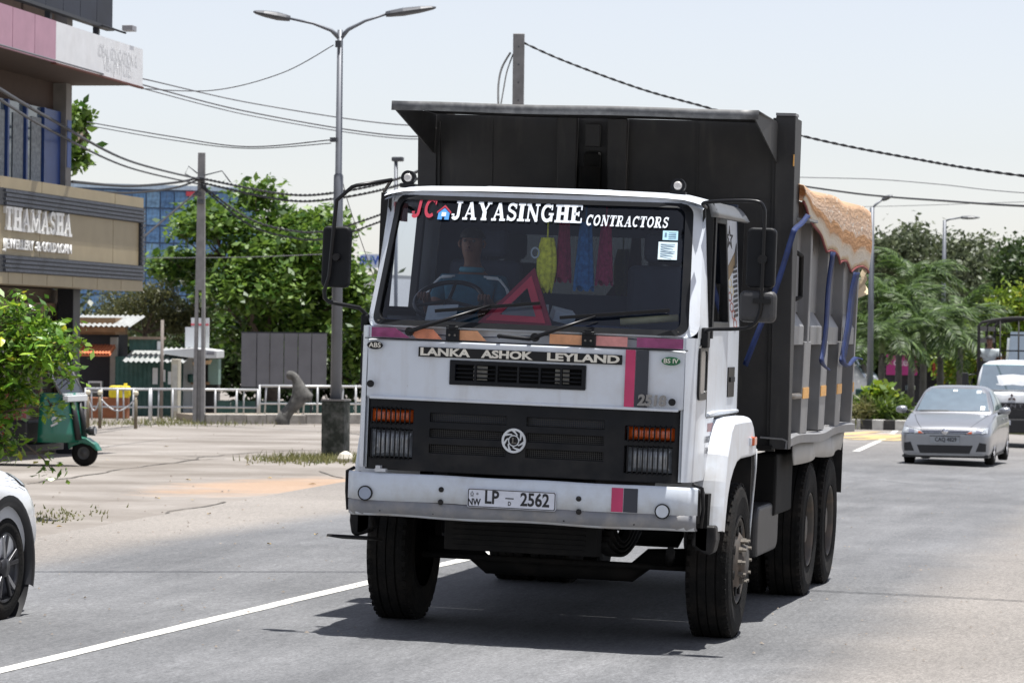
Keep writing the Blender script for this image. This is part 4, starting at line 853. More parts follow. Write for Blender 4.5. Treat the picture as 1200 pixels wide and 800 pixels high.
# ---- tarpaulin
def tarp_mat():
    m = bpy.data.materials.new('printed_tarpaulin'); m.use_nodes = True; n = m.node_tree.nodes; L = m.node_tree.links; b = n['Principled BSDF']; b.inputs['Roughness'].default_value = .75
    tc = n.new('ShaderNodeTexCoord'); sp = n.new('ShaderNodeSeparateXYZ'); L.new(tc.outputs['UV'], sp.inputs[0])
    nz = n.new('ShaderNodeTexNoise'); nz.inputs['Scale'].default_value = 2.5; nz.inputs['Detail'].default_value = 5; L.new(tc.outputs['UV'], nz.inputs['Vector'])
    vo = n.new('ShaderNodeTexVoronoi'); vo.inputs['Scale'].default_value = 11; L.new(tc.outputs['UV'], vo.inputs['Vector'])
    ad = n.new('ShaderNodeMath'); ad.operation = 'MULTIPLY_ADD'; ad.inputs[1].default_value = .34; L.new(nz.outputs['Fac'], ad.inputs[0]); L.new(sp.outputs['Y'], ad.inputs[2])
    cr = n.new('ShaderNodeValToRGB'); e = cr.color_ramp.elements; e[0].position = .0; e[0].color = (.58, .42, .24, 1); e[1].position = 1.; e[1].color = (.70, .58, .45, 1)
    for p_, c in ((.2, (.66, .54, .36)), (.26, (.74, .68, .58)), (.46, (.72, .62, .48)), (.50, (.58, .33, .17)), (.66, (.62, .38, .2)), (.68, (.80, .76, .68)), (.9, (.76, .70, .62))):
        q = e.new(p_); q.color = (*c, 1)
    L.new(ad.outputs[0], cr.inputs[0])
    st = n.new('ShaderNodeMapRange'); st.inputs['From Min'].default_value = .16; st.inputs['From Max'].default_value = .3; L.new(vo.outputs['Distance'], st.inputs['Value'])
    rg = n.new('ShaderNodeMapRange'); rg.inputs['From Min'].default_value = .2; rg.inputs['From Max'].default_value = .35; rg.inputs['To Max'].default_value = .6; L.new(sp.outputs['Y'], rg.inputs['Value'])
    fa = n.new('ShaderNodeMath'); fa.operation = 'MULTIPLY'; L.new(st.outputs[0], fa.inputs[0]); L.new(rg.outputs[0], fa.inputs[1])
    mx = n.new('ShaderNodeMix'); mx.data_type = 'RGBA'; L.new(fa.outputs[0], mx.inputs['Factor']); L.new(cr.outputs[0], mx.inputs['A']); mx.inputs['B'].default_value = (.52, .26, .10, 1)
    L.new(mx.outputs['Result'], b.inputs['Base Color'])
    t = n.new('ShaderNodeBsdfTranslucent'); L.new(mx.outputs['Result'], t.inputs[0]); x = n.new('ShaderNodeMixShader'); x.inputs[0].default_value = .25
    bp = n.new('ShaderNodeBump'); bp.inputs['Strength'].default_value = .5; bp.inputs['Distance'].default_value = .02; nz2 = n.new('ShaderNodeTexNoise'); nz2.inputs['Scale'].default_value = 14; L.new(tc.outputs['UV'], nz2.inputs['Vector']); L.new(nz2.outputs['Fac'], bp.inputs['Height']); L.new(bp.outputs[0], b.inputs['Normal'])
    L.new(b.outputs[0], x.inputs[1]); L.new(t.outputs[0], x.inputs[2]); L.new(x.outputs[0], n['Material Output'].inputs[0]); return m
Y0, Y1 = 2.80, 7.25
TIES = (4.45, 6.1)
def hem(y):                         # lower edge on the side: tied down to points
    pts = [(2.80, 2.98), (3.2, 2.86), (4.45, 2.66), (5.2, 2.60), (6.1, 2.545), (7.25, 2.575)]
    for (a, za), (b, zb) in zip(pts[:-1], pts[1:]):
        if a <= y <= b:
            t = (y-a)/(b-a); sag = .05*math.sin(math.pi*t)**.7 if a >= 4.4 else .03*math.sin(math.pi*t)
            return za+(zb-za)*t+sag
    return 2.57
def tarp_pt(u, v):
    y = Y0+(Y1-Y0)*u
    top = 3.075+.02*math.sin(y*3.1)
    fold = .006*math.sin(y*11+v*2)*(1-v)+.03*math.exp(-((y-4.45)/.25)**2)*(1-v)+.03*math.exp(-((y-6.1)/.25)**2)*(1-v)
    if v < .55:
        t = v/.55; z = hem(y)+(top-hem(y))*t
        return (1.375-fold*.6+.02*math.sin(math.pi*t), y, z)
    t = (v-.55)/.45
    return (1.375*(1-t)-1.30*t, y, top+.16*math.sin(math.pi*t)+.03*math.sin(y*2.3+t*5)*math.sin(math.pi*t))
us = [i/70 for i in range(71)]; vv = [i/22 for i in range(23)]
tb = B().grid(tarp_pt, us, vv); tp = tb.build('tarpaulin', tarp_mat(), weld=False)
uv = tp.data.uv_layers.new(name='UVMap'); 
for lp in tp.data.loops:
    i = lp.vertex_index; uv.data[lp.index].uv = ((i//23)/70*4.4/1.6, (i % 23)/22*1.6 if False else (i % 23)/12.1*1.0)
tp.modifiers.new('s', 'SOLIDIFY').thickness = .008
tag(tp, 'orange and cream printed tarpaulin draped over the tipper load', 'tarpaulin')
hemm = mat('maroon_hem', (.16, .03, .03), .8)
B().tube([V(*tarp_pt(i/50, 0))+V(.0, 0, -.012) for i in range(51)], .010, 6).build('hem', hemm, tp)
B().grid(lambda u, v: (1.33+.05*math.sin(v*5+u*3), 7.1+.40*u*(1-.5*v)+.06*math.sin(v*4), 2.59-.26*v+.05*u), [0, .5, 1], [i/6 for i in range(7)]).build('loose_corner', tp.data.materials[0], tp)
on_truck(tp)
blue = mat('blue_webbing', (.003, .016, .085), .7, var=.35, scale=14)
def strap(pts, wd, lab, wv=(.16, .97, 0)):
    pts = [Vector(q) for q in sm_path(pts, 5)]; b = B(); vs = []
    for i, q in enumerate(pts):
        tw = .10*math.sin(i*.35); e_ = Vector(wv)*(wd/2*math.cos(tw))+V(0, 0, wd*.3*math.sin(tw)); vs += [q-e_, q+e_]
    b.add(vs, [(2*i, 2*i+1, 2*i+3, 2*i+2) for i in range(len(pts)-1)], True)
    o = b.build('strap', blue, weld=False); o.modifiers.new('s', 'SOLIDIFY').thickness = .012; tag(o, lab, 'strap', 'blue straps holding the tarpaulin'); on_truck(o); return o
strap([(1.39, 2.97, 2.875), (1.385, 2.7, 2.81), (1.374, 2.42, 2.757), (1.36, 2.38, 2.70), (1.27, 2.3, 2.33), (1.17, 2.22, 2.03), (1.096, 2.2, 1.805)], .042, 'blue strap slanting from the tarpaulin bracket down behind the cab', (.85, .1, -.35))
strap([(1.40, 4.45, 2.66), (1.375, 4.45, 2.4), (1.37, 4.44, 2.1), (1.36, 4.40, 1.9), (1.36, 4.34, 1.84), (1.36, 4.50, 1.80), (1.37, 4.75, 1.77)], .10, 'blue strap hanging straight down the middle of the tipper side')
strap([(1.40, 6.1, 2.54), (1.375, 6.03, 2.35), (1.372, 5.92, 2.12), (1.36, 5.78, 1.9), (1.36, 5.72, 1.82), (1.37, 6.1, 1.79), (1.37, 6.6, 1.85), (1.375, 6.9, 1.84)], .16, 'rearmost blue strap on the tipper side with a loose flapping end')
# ---- warning triangle on the dashboard
wt = thing('warning_triangle', 'red plastic warning triangle standing on the truck dashboard', 'warning triangle', (-.125, .12, 2.03))
a_, b_, c_ = V(-.21, 0, .0), V(.28, -.0, -.01), V(.10, .24, .37)
trd = mat('triangle_red', (.80, .07, .11), .4); trd2 = mat('triangle_dark_edge', (.34, .02, .05), .5)
def tri(r0, r1, y0, y1):
    cen = (a_+b_+c_)/3; b = B(); o_ = [cen+(q-cen)*r0 for q in (a_, b_, c_)]; i_ = [cen+(q-cen)*r1 for q in (a_, b_, c_)]
    vs = [q+V(0, y0, 0) for q in o_+i_]+[q+V(0, y1, 0) for q in o_+i_]
    fs = []
    for k in range(3):
        j = (k+1) % 3; fs += [(k, j, 3+j, 3+k), (6+j, 6+k, 9+k, 9+j), (k, 6+k, 6+j, j), (3+j, 9+j, 9+k, 3+k)]
    return b.add(vs, fs)
tri(1.0, .80, -.005, .02).build('outer_edge', trd2, wt); tri(.795, .48, -.012, .012).build('reflector', trd, wt)
B().bar((-.15, -.0, .0), (.15, -.0, -.01), .09, .012).build('foot', trd2, wt)
on_truck(wt)
# ---- dusters and cloths hanging in the cab
def cloth(nm, lab, x, y, z0, z1, wd, col, tail=0., fuzzy=False):
    m_ = mat(nm+'_%d' % int(x*100), tuple(q*1.5 for q in col), .95, var=.3, scale=40, bump=.6, bscale=90)
    b = B(); n_ = 28
    b.grid(lambda u, v: (x+wd*.5*math.cos(2*math.pi*u)*(.55+.45*v if not fuzzy else .45+.5*abs(math.sin(v*2.6+.3)))*(1+.10*math.sin(u*40)), y+.03*math.sin(2*math.pi*u)*(1+.3*math.sin(u*40)), z1+(z0-z1)*v-.02*math.sin(u*25)*(v > .95)), [i/n_ for i in range(n_+1)], [i/10 for i in range(11)])
    o = b.build('hanging_cloth', m_); tag(o, lab, 'cloth', 'cloths hanging inside the windscreen')
    B().tube([(x, y, z1-.02), (x, y, z1+.1)], .006, 5).build('string', m_, o)
    return on_truck(o)
cloth('duster', 'fluffy yellow duster hanging left of the other cloths in the cab', .02, .52, 2.26, 2.60, .13, (.62, .60, .06), fuzzy=True)
cloth('maroon', 'maroon cloth hanging between the yellow duster and the blue cloth', .12, .56, 2.33, 2.70, .11, (.20, .02, .05))
cloth('blue_c', 'blue cloth hanging between two maroon cloths behind the windscreen', .265, .54, 2.28, 2.71, .13, (.03, .12, .26))
cloth('maroon', 'maroon cloth hanging right of the blue cloth behind the windscreen', .40, .53, 2.32, 2.71, .11, (.22, .02, .06))
ornm = mat('ornament_white', (.5, .55, .55), .5)
o_ = B().ring([(-.055+.03*math.cos(2*math.pi*i/16), 2.50+.038*math.sin(2*math.pi*i/16)) for i in range(16)], [(-.055+.02*math.cos(2*math.pi*i/16), 2.50+.027*math.sin(2*math.pi*i/16)) for i in range(16)], .50, .505).build('hanging_ornament', ornm); tag(o_, 'small round ornament hanging beside the yellow duster', 'ornament'); on_truck(o_)
pap = mat('paper', (.55, .58, .58), .8, var=.08)
def sheet(lab, c, d, ang, name='paper_sheet'):
    b = B().box((0, 0, 0), d); o = b.build(name, pap); o.matrix_world = TM @ Matrix.Translation(c) @ Matrix.Rotation(ang[2], 4, 'Z') @ Matrix.Rotation(ang[0], 4, 'X') @ Matrix.Rotation(ang[1], 4, 'Y'); return tag(o, lab, 'paper', 'papers lying on the dashboard')
sheet('white paper leaning on the dashboard in front of the driver', (-.60, .25, 2.09), (.20, .15, .008), (R(38), R(-6), .1)); sheet('stack of paper lying behind the warning triangle', (-.10, .48, 2.115), (.30, .16, .08), (R(10), 0, .2)); sheet('crumpled paper right of the warning triangle on the dashboard', (.16, .42, 2.10), (.14, .12, .07), (R(15), R(12), .4))
rl = B().tube([(.55, .36, 2.075), (.92, .38, 2.115)], .024, 10).build('rolled_paper', mat('yellow_paper', (.55, .48, .25), .8, var=.15, scale=20)); tag(rl, 'rolled yellow paper lying under the right wiper on the dashboard', 'paper'); on_truck(rl)
# ---- the driver
def skinned(name, chains, m_, parent=None, sub=2):
    vs, es, rs = [], [], []; idx = {}
    for ch in chains:
        prev = None
        for p_, r_ in ch:
            k = tuple(round(c, 4) for c in p_)
            if k not in idx: idx[k] = len(vs); vs.append(p_); rs.append(r_)
            i = idx[k]
            if prev is not None: es.append((prev, i))
            prev = i
    me = bpy.data.meshes.new(name); me.from_pydata(vs, es, []); o = bpy.data.objects.new(name, me); COL.objects.link(o)
    md = o.modifiers.new('skin', 'SKIN'); md.use_smooth_shade = True
    for i, sv in enumerate(me.skin_vertices[0].data): sv.radius = rs[i] if isinstance(rs[i], tuple) else (rs[i], rs[i])
    me.skin_vertices[0].data[0].use_root = True
    if sub: s_ = o.modifiers.new('sub', 'SUBSURF'); s_.levels = s_.render_levels = sub
    me.materials.append(m_)
    if parent: o.parent = parent
    return o
skin = mat('brown_skin', (.16, .075, .045), .55); hair = mat('black_hair', (.01, .009, .008), .6); shirt = mat('teal_shirt', (.02, .10, .15), .85, var=.2, scale=20); trou = mat('dark_trousers', (.03, .03, .04), .9)
def hand(w, tip_dir, s):
    w = Vector(w); d = Vector(tip_dir).normalized(); sd = V(s, 0, 0); dn = V(0, -.3, -1).normalized(); ch = []
    palm = w+d*.055; ch.append([(tuple(w), .027), (tuple(palm), .034)])
    for k in range(4):
        base = palm+sd*(-.03+.02*k)+d*.02; l_ = (.030, .036, .034, .027)[k]
        ch.append([(tuple(palm), .034), (tuple(base), .0095), (tuple(base+d*l_), .009), (tuple(base+d*l_*1.3+dn*l_*.9), .0085), (tuple(base+d*l_*.6+dn*l_*1.5), .008)])
    th = w+d*.025-sd*.035; ch.append([(tuple(w+d*.02), .025), (tuple(th), .012), (tuple(th+d*.03-sd*.012), .010), (tuple(th+d*.05+dn*.02), .009)])
    return ch
px_, py_ = -.645, 1.30
body = [[((px_, py_, 1.92), .14), ((px_, py_-.02, 2.08), .15), ((px_, py_-.02, 2.24), (.17, .12)), ((px_, py_-.02, 2.33), (.12, .09)), ((px_, py_-.03, 2.42), .055), ((px_, py_-.06, 2.47), .06), ((px_, py_-.075, 2.53), (.078, .09)), ((px_, py_-.075, 2.60), (.076, .09)), ((px_, py_-.065, 2.65), .05)]]
for s in (-1, 1):
    body.append([((px_, py_-.02, 2.24), (.17, .12)), ((px_+s*.19, py_-.01, 2.29), .062), ((px_+s*.245, py_-.12, 2.10), .048), ((px_+s*.225, py_-.30, 2.10), .038), ((px_+s*.205, py_-.46, 2.19), .028)])
    body += hand((px_+s*.205, py_-.46, 2.19), (0, -1, .25), s)
    body.append([((px_, py_, 1.92), .14), ((px_+s*.11, py_-.06, 1.93), .095), ((px_+s*.14, py_-.48, 1.95), .07), ((px_+s*.14, py_-.56, 1.62), .05), ((px_+s*.14, py_-.66, 1.50), .04)])
drv = skinned('person', body, skin); tag(drv, 'driver in a teal shirt with white shoulder stripes behind the steering wheel', 'person')
# face
hd = V(px_, py_-.075, 2.555)
fb = B().tube([hd+V(0, -.088, .02), hd+V(0, -.112, -.012), hd+V(0, -.092, -.022)], [.009, .014, .010], 8).build('nose', skin, drv)
for s in (-1, 1):
    B().lathe([(-.006, .001), (-.004, .010), (.004, .011)], tuple(hd+V(s*.032, -.086, .022)), 'y', 10).build('eye', mat('eye', (.10, .09, .085), .4), drv); B().bb(hd.x+s*.018, hd.x+s*.048, hd.y-.095, hd.y-.085, hd.z+.040, hd.z+.046).build('eyebrow', hair, drv)
    B().tube([hd+V(s*.078, .0, .03), hd+V(s*.092, .005, .005), hd+V(s*.08, -.005, -.02)], .009, 6).build('ear', skin, drv)
B().tube([hd+V(-.025, -.086, -.045), hd+V(0, -.094, -.045), hd+V(.025, -.086, -.045)], .006, 6).build('mouth', mat('lips', (.14, .05, .04), .5), drv)
hb = B(); hb.grid(lambda u, v: hd+V(.088*math.cos(u)*math.cos(v), .012+.098*math.sin(u)*math.cos(v), .035+.085*math.sin(v)), [2*math.pi*i/20 for i in range(21)], [R(5+85*i/8) for i in range(9)]); hb.build('hair', hair, drv)
sh = [[((px_, py_-.01, 1.95), .15), ((px_, py_-.02, 2.08), (.165, .165)), ((px_, py_-.02, 2.24), (.185, .135)), ((px_, py_-.02, 2.345), (.12, .085))]]
for s in (-1, 1): sh.append([((px_, py_-.02, 2.24), (.185, .135)), ((px_+s*.19, py_-.01, 2.29), .078), ((px_+s*.235, py_-.09, 2.15), .066)])
skinned('shirt', sh, shirt, drv)
B().tube([V(px_, py_-.05, 2.385)+V(.07*math.cos(t), .06*math.sin(t), .0) for t in [2*math.pi*i/16 for i in range(17)]], .02, 6).build('collar', mat('pale_collar', (.06, .2, .26), .8), drv)
for s in (-1, 1):
    for k in range(2): B().tube([V(px_+s*(.10+.02*k), py_-.12, 2.34-.01*k), V(px_+s*(.19+.02*k), py_-.10, 2.335-.012*k), V(px_+s*(.255+.012*k), py_-.12, 2.27-.012*k), V(px_+s*(.285+.01*k), py_-.15, 2.2)], .007, 5).build('shoulder_stripe', mat('white_cloth', (.6, .62, .62), .8), drv)
drv.matrix_world = TM
# ================================================================== plants
import numpy as np
rng = np.random.default_rng(11)
def unit(v): return v/np.maximum(np.linalg.norm(v, axis=1, keepdims=True), 1e-9)
def leaf_mesh(name, pos, size, up=.6, asp=.5, droop=0., jitter=.55):
    """many folded four-cornered leaves at pos, one mesh"""
    n = len(pos); pos = np.asarray(pos, float)
    nr = unit(rng.normal(size=(n, 3))+np.array([0, 0, up*2.2])); d = unit(np.cross(nr, rng.normal(size=(n, 3)))); d[:, 2] -= droop; d = unit(d); s = unit(np.cross(nr, d))
    L = size*(1+jitter*rng.uniform(-1, 1, size=(n, 1))); W = L*asp
    v = np.stack([pos, pos+d*L*.5+s*W*.5-nr*W*.12, pos+d*L, pos+d*L*.5-s*W*.5-nr*W*.12], 1).reshape(-1, 3)
    me = bpy.data.meshes.new(name); me.vertices.add(4*n); me.vertices.foreach_set('co', v.ravel())
    me.loops.add(4*n); me.loops.foreach_set('vertex_index', np.arange(4*n, dtype=np.int32)); me.polygons.add(n)
    me.polygons.foreach_set('loop_start', np.arange(0, 4*n, 4, dtype=np.int32)); me.polygons.foreach_set('loop_total', np.full(n, 4, dtype=np.int32))
    me.update(); me.validate(); return me
def clump_points(blobs, nclump, per, spread, shell=.55, flat=.8):
    """blobs: (centre, radii); leaves gather in clumps through the outer part of each blob"""
    wts = np.array([r[0]*r[1]*r[2] for _, r in blobs])**.67; wts /= wts.sum(); out = []
    for (c, r), k in zip(blobs, rng.multinomial(nclump, wts)):
        d = unit(rng.normal(size=(k, 3))); rad = (shell+(1-shell)*rng.uniform(0, 1, size=(k, 1)))
        cc = np.array(c)+d*rad*np.array(r)
        q = np.repeat(cc, per, axis=0)+rng.normal(size=(k*per, 3))*np.array([spread, spread, spread*flat]); out.append(q)
    return np.concatenate(out)
bark = mat('bark', (.10, .075, .055), .9, var=.3, scale=12, bump=.6); bark_g = mat('grey_bark', (.17, .16, .14), .9, var=.25, scale=10, bump=.5)
def tree(name, label, base, h, blobs, ncl, per, size, spread, lm, group=None, trunk_r=.18, asp=.5, up=.5, bk=None, cat='tree', shell=.5, droop=.2):
    base = Vector(base); t = thing(name, label, cat, base, 0, group)
    lb = [(Vector(c), r) for c, r in blobs]
    b = B(); top = Vector((lb[0][0].x*.3, lb[0][0].y*.3, min(c.z-r[2]*.3 for c, r in lb)))
    b.tube([V(0, 0, -.1), top*.5+V(.06*h*.2, 0, 0), top], [trunk_r*1.25, trunk_r, trunk_r*.8], 10)
    for c, r in lb:
        m_ = top.lerp(c, .5)+V(random.uniform(-.3, .3), random.uniform(-.3, .3), random.uniform(-.1, .3))
        b.tube([top, m_, c], [trunk_r*.6, trunk_r*.38, trunk_r*.15], 7)
        for k in range(4):
            e = c+V(*[random.uniform(-.75, .75)*q for q in r]); b.tube([m_.lerp(c, .5), (m_+e)/2+V(0, 0, .1), e], [trunk_r*.25, trunk_r*.16, trunk_r*.05], 5)
    b.build('trunk', bk or bark, t)
    me = leaf_mesh('crown', clump_points([(tuple(c), r) for c, r in lb], ncl, per, spread, shell), size, up, asp, droop); me.materials.append(lm)
    cr = link('crown', me, t); return t
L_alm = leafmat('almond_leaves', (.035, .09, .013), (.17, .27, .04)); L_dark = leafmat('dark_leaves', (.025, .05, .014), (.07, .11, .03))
L_oliv = leafmat('olive_leaves', (.05, .06, .02), (.13, .13, .045)); L_pale = leafmat('haze_paled_leaves', (.055, .075, .035), (.125, .15, .075)); L_lime = leafmat('lime_leaves', (.09, .17, .015), (.26, .34, .03), (.45, .36, .03))  # L_pale: distance haze is put into the colour of the far leaves
L_palm = leafmat('palm_leaflets', (.018, .045, .010), (.115, .185, .045), None, .55); L_grass = leafmat('grass_blades', (.10, .12, .03), (.24, .22, .09)); L_hedge = leafmat('hedge_leaves', (.04, .08, .015), (.13, .19, .03))
def W(px, py, d, base):            # point behind a pixel, relative to a base
    return P(px, py, d)-Vector(base)
# ---- big tree behind the railing on the left
d = 108; bs = GD(318, d)
def blob(px, py, rx, rz, dd=0, base=None, ry=None):
    c = P(px, py, d+dd)-base; k = d/FPX; return (tuple(c), (rx*k, (ry or rx)*k, rz*k))
bl = [blob(300, 228, 32, 14, 0, bs), blob(350, 268, 62, 26, 1, bs), blob(250, 262, 58, 15, -1, bs), blob(240, 245, 20, 10, 0, bs), blob(330, 300, 75, 28, -1, bs), blob(215, 312, 45, 18, 1, bs), blob(385, 330, 44, 40, 1, bs), blob(300, 340, 70, 26, -2, bs), blob(350, 385, 60, 30, 0, bs), blob(285, 385, 40, 25, 2, bs), blob(415, 400, 26, 50, 2, bs), blob(415, 345, 24, 35, 0, bs)]
tree('almond_tree', 'big broad-leaved tree with tiers of foliage behind the grey billboard', bs, 7.5, bl, 860, 28, .25, .26, L_alm, trunk_r=.2, asp=.6, up=.8, shell=.35)
# ---- olive feathery tree above the sheds
d = 106; bs = GD(178, d)
bl = [blob(150, 362, 40, 30, 0, bs), blob(195, 375, 34, 26, 1, bs), blob(120, 385, 28, 16, -1, bs), blob(185, 345, 25, 14, 0, bs), blob(225, 372, 22, 18, 1, bs)]
tree('feathery_tree', 'dull olive fine-leaved tree rising over the tin sheds', bs, 4, bl, 420, 26, .14, .17, L_oliv, trunk_r=.1, asp=.3, up=.2, shell=.25)
# ---- dark trees that close the view behind the kiosks
d = 122; bs = GD(250, d)
bl = [blob(230, 420, 55, 45, 0, bs), blob(300, 420, 60, 50, 0, bs), blob(370, 430, 55, 45, 1, bs), blob(160, 430, 50, 40, 0, bs), blob(430, 420, 40, 50, 0, bs), blob(110, 440, 40, 30, 0, bs)]
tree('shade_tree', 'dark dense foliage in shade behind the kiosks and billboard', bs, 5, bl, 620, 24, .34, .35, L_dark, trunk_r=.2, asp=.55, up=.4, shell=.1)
d = 70; bs = GD(70, d)
bl = [blob(91, 135, 9, 14, 0, bs), blob(90, 180, 10, 14, 0, bs), blob(80, 155, 14, 24, 2, bs)]
tree('roadside_tree', 'tree whose leaves peep past the corner of the jewellery building', bs, 6, bl, 60, 18, .20, .14, L_alm, trunk_r=.1, asp=.6, up=.6, shell=.2)
# ---- the bush in front on the left: biggest leaves are parts, the rest one mass
d = 33.5; bb_ = GD(-6, d); bush = thing('leafy_bush', 'bright green leafy bush on the left edge, hanging past the green three-wheeler', 'bush', bb_)
bl = [blob(18, 425, 48, 42, 0, bb_), blob(45, 398, 42, 32, 0, bb_), blob(5, 368, 34, 24, 0, bb_), blob(62, 412, 30, 20, -.3, bb_), blob(72, 440, 16, 12, -.3, bb_), blob(-30, 440, 60, 70, 0, bb_), blob(12, 470, 28, 26, .1, bb_), blob(94, 400, 12, 9, -.2, bb_), blob(60, 475, 14, 10, -.3, bb_), blob(2, 520, 20, 26, 0, bb_)]
b = B()
for c, r in bl:
    hub = V(-.25, .1, 1.55) if c[2] > 1.2 else V(-.3, .1, .9); b.tube([hub, hub.lerp(Vector(c), .5)+V(0, 0, .08), Vector(c)], [.022, .014, .006], 6)
    for k in range(5): e = Vector(c)+V(*[random.uniform(-.9, .9)*q for q in r]); b.tube([Vector(c), e], [.008, .004], 5)
b.tube([V(-.3, .1, -.05), V(-.28, .1, .9), V(-.25, .1, 1.55), V(-.2, .1, 1.8)], [.05, .04, .03, .015], 8)
tw = [P(30, 520, 33.3)-bb_, P(48, 535, 33.2)-bb_, P(62, 548, 33.2)-bb_]; b.tube(tw, [.012, .008, .004], 5)
b.build('stem', bark, bush)
L_bush = leafmat('bush_leaves', (.05, .13, .012), (.22, .35, .035), (.46, .42, .04), .35)
pts = clump_points(bl, 400, 11, .085, .45); pts = np.concatenate([pts, np.array(tw[2])+rng.normal(size=(26, 3))*np.array([.08, .08, .10]), np.array(tw[1])+rng.normal(size=(14, 3))*.07])
me = leaf_mesh('foliage', pts, .092, .7, .42, .25); me.materials.append(L_bush); tag(link('foliage', me, bush), kind='stuff')
def big_leaf():
    vs = [(0, 0, 0), (.03, .05, -.006), (.034, .085, -.01), (0, .14, -.03), (-.034, .085, -.01), (-.03, .05, -.006), (0, .055, .002), (0, .09, -.004)]
    me = bpy.data.meshes.new('leaf'); me.from_pydata(vs, [], [(0, 1, 6), (1, 2, 7, 6), (2, 3, 7), (3, 4, 7), (4, 5, 6, 7), (5, 0, 6)]); me.materials.append(L_bush2); return me
def plainleaf(name, c):
    m_ = leafmat(name, c, tuple(q*1.35 for q in c), None, .35); return m_
ldat = []
for i, c in enumerate(((.09, .20, .02), (.15, .28, .025), (.26, .38, .03), (.44, .44, .04))):
    L_bush2 = plainleaf('large_leaf_%d' % i, c); ldat.append(big_leaf())
pp_ = clump_points(bl, 290, 1, .02, .75)
fr = -np.array(FW); k_ = np.argsort(-(pp_@fr))[:286]
for i in k_:
    o = link('leaf', random.choices(ldat, (4, 5, 4, 1))[0], bush, tuple(pp_[i]+fr*.12), (random.uniform(-.9, .9), random.uniform(-.7, .7), random.uniform(0, 6.28)), [random.uniform(.8, 1.25)]*3)
# ---- palms on the right
def frond_mesh(k, L=1.9, droop=.9, fluffy=.30):
    """one arching frond: a rib with two combs of long leaflets"""
    vs, fs = [], []; n = 24; pr = []
    for i in range(n+1):
        t = i/n; pr.append(V(0, L*(t-.16*t*t), .60*L*t-droop*L*t*t))
    def q(a, b_, c, e): o = len(vs); vs.extend([a, b_, c, e]); fs.append((o, o+1, o+2, o+3))
    for i in range(n):
        a, b_ = pr[i], pr[i+1]; w_ = .022*(1-i/n)+.006; q(a-V(w_, 0, 0), a+V(w_, 0, 0), b_+V(w_, 0, 0), b_-V(w_, 0, 0))
        if i < 3: continue
        l_ = fluffy*L*math.sin(math.pi*min(1, (i/n)*.80+.16))
        dr = (b_-a).normalized()
        for s_ in (-1, 1):
            for lift in (.38, -.12):
                u = (V(s_, 0, lift)+dr*.75).normalized(); m1 = a.lerp(b_, random.random()); mid = m1+u*l_*.5+V(0, 0, -l_*.04); tip = m1+u*l_+V(0, 0, -l_*.30); ww = dr*.034
                q(m1, mid+ww, tip, mid-ww)
    me = bpy.data.meshes.new('frond'); me.from_pydata([tuple(v) for v in vs], [], fs); me.materials.append(L_palm); return me
FR = [frond_mesh(k, 1.9, .50+.14*k, .27+.02*k) for k in range(4)]
pbark = mat('palm_trunk', (.11, .105, .095), .85, var=.2, scale=6, bump=.3)
def palm(px, d, top_py, label, sc=1., nf=13, group='palms on the planted island'):
    bs = GD(px, d); t = thing('palm_tree', label, 'palm', bs, random.uniform(0, 6), group); H = (P(px, top_py, d)-bs).z
    b = B(); b.tube([V(0, 0, -.1), V(.02, 0, H*.3), V(0, .02, H*.75), V(0, 0, H)], [.15, .12, .10, .07], 10)
    for k in range(1, 16): b.lathe([(H*k/16-.02, .118), (H*k/16, .126), (H*k/16+.02, .116)], (0, 0, 0), 'z', 10)
    b.build('trunk', pbark, t); b = B().tube([V(0, 0, H-.05), V(0, 0, H+.35), V(0, 0, H+.6)], [.10, .08, .03], 8); b.build('crownshaft', mat('crownshaft', (.10, .14, .05), .6), t)
    nf += 2
    for k in range(nf):
        a = 2.4*k+random.uniform(-.2, .2); e = random.uniform(-.45, .25) if k > nf*.35 else random.uniform(.3, .8)
        o = link('frond', FR[k % 4], t, (0, 0, H+.35), (e, 0, a), [sc*random.uniform(.85, 1.1)]*3)
    return t
palm(1034, 104, 412, 'palm standing beside the near single-arm street lamp', 1.05, 15)
palm(1053, 108, 375, 'palm in front of the pink shop sign', 1.15, 16)
palm(1082, 106, 398, 'palm right of the pink shop sign', 1.15, 16)
palm(1102, 109, 410, 'palm behind the roof of the silver sedan', 1.1, 15)
palm(1068, 122, 345, 'tall palm rearmost on the island with bright upper fronds', 1.35, 18)
palm(1125, 116, 390, 'palm nearest the white light truck', 1.25, 16)
palm(1012, 118, 405, 'palm half hidden by the rear of the tipper', 1.1, 14)
# ---- far trees that close the view on the right
d = 175; bs = GD(1080, d)
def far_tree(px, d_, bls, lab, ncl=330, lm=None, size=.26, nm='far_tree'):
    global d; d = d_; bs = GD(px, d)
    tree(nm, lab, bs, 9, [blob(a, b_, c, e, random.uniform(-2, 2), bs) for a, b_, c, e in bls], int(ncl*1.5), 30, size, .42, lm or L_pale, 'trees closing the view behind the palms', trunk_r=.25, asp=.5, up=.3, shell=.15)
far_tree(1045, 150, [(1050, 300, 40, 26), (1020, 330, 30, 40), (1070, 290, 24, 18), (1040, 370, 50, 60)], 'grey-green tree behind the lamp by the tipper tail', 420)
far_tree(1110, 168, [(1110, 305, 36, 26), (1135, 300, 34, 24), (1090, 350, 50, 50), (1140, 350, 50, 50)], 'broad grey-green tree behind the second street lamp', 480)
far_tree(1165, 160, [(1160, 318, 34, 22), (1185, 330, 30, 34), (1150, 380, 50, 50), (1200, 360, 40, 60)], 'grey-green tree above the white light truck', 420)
far_tree(1200, 146, [(1196, 300, 16, 14), (1215, 330, 30, 40), (1190, 325, 20, 30)], 'dark green tree at the right edge of the picture', 220, L_dark)
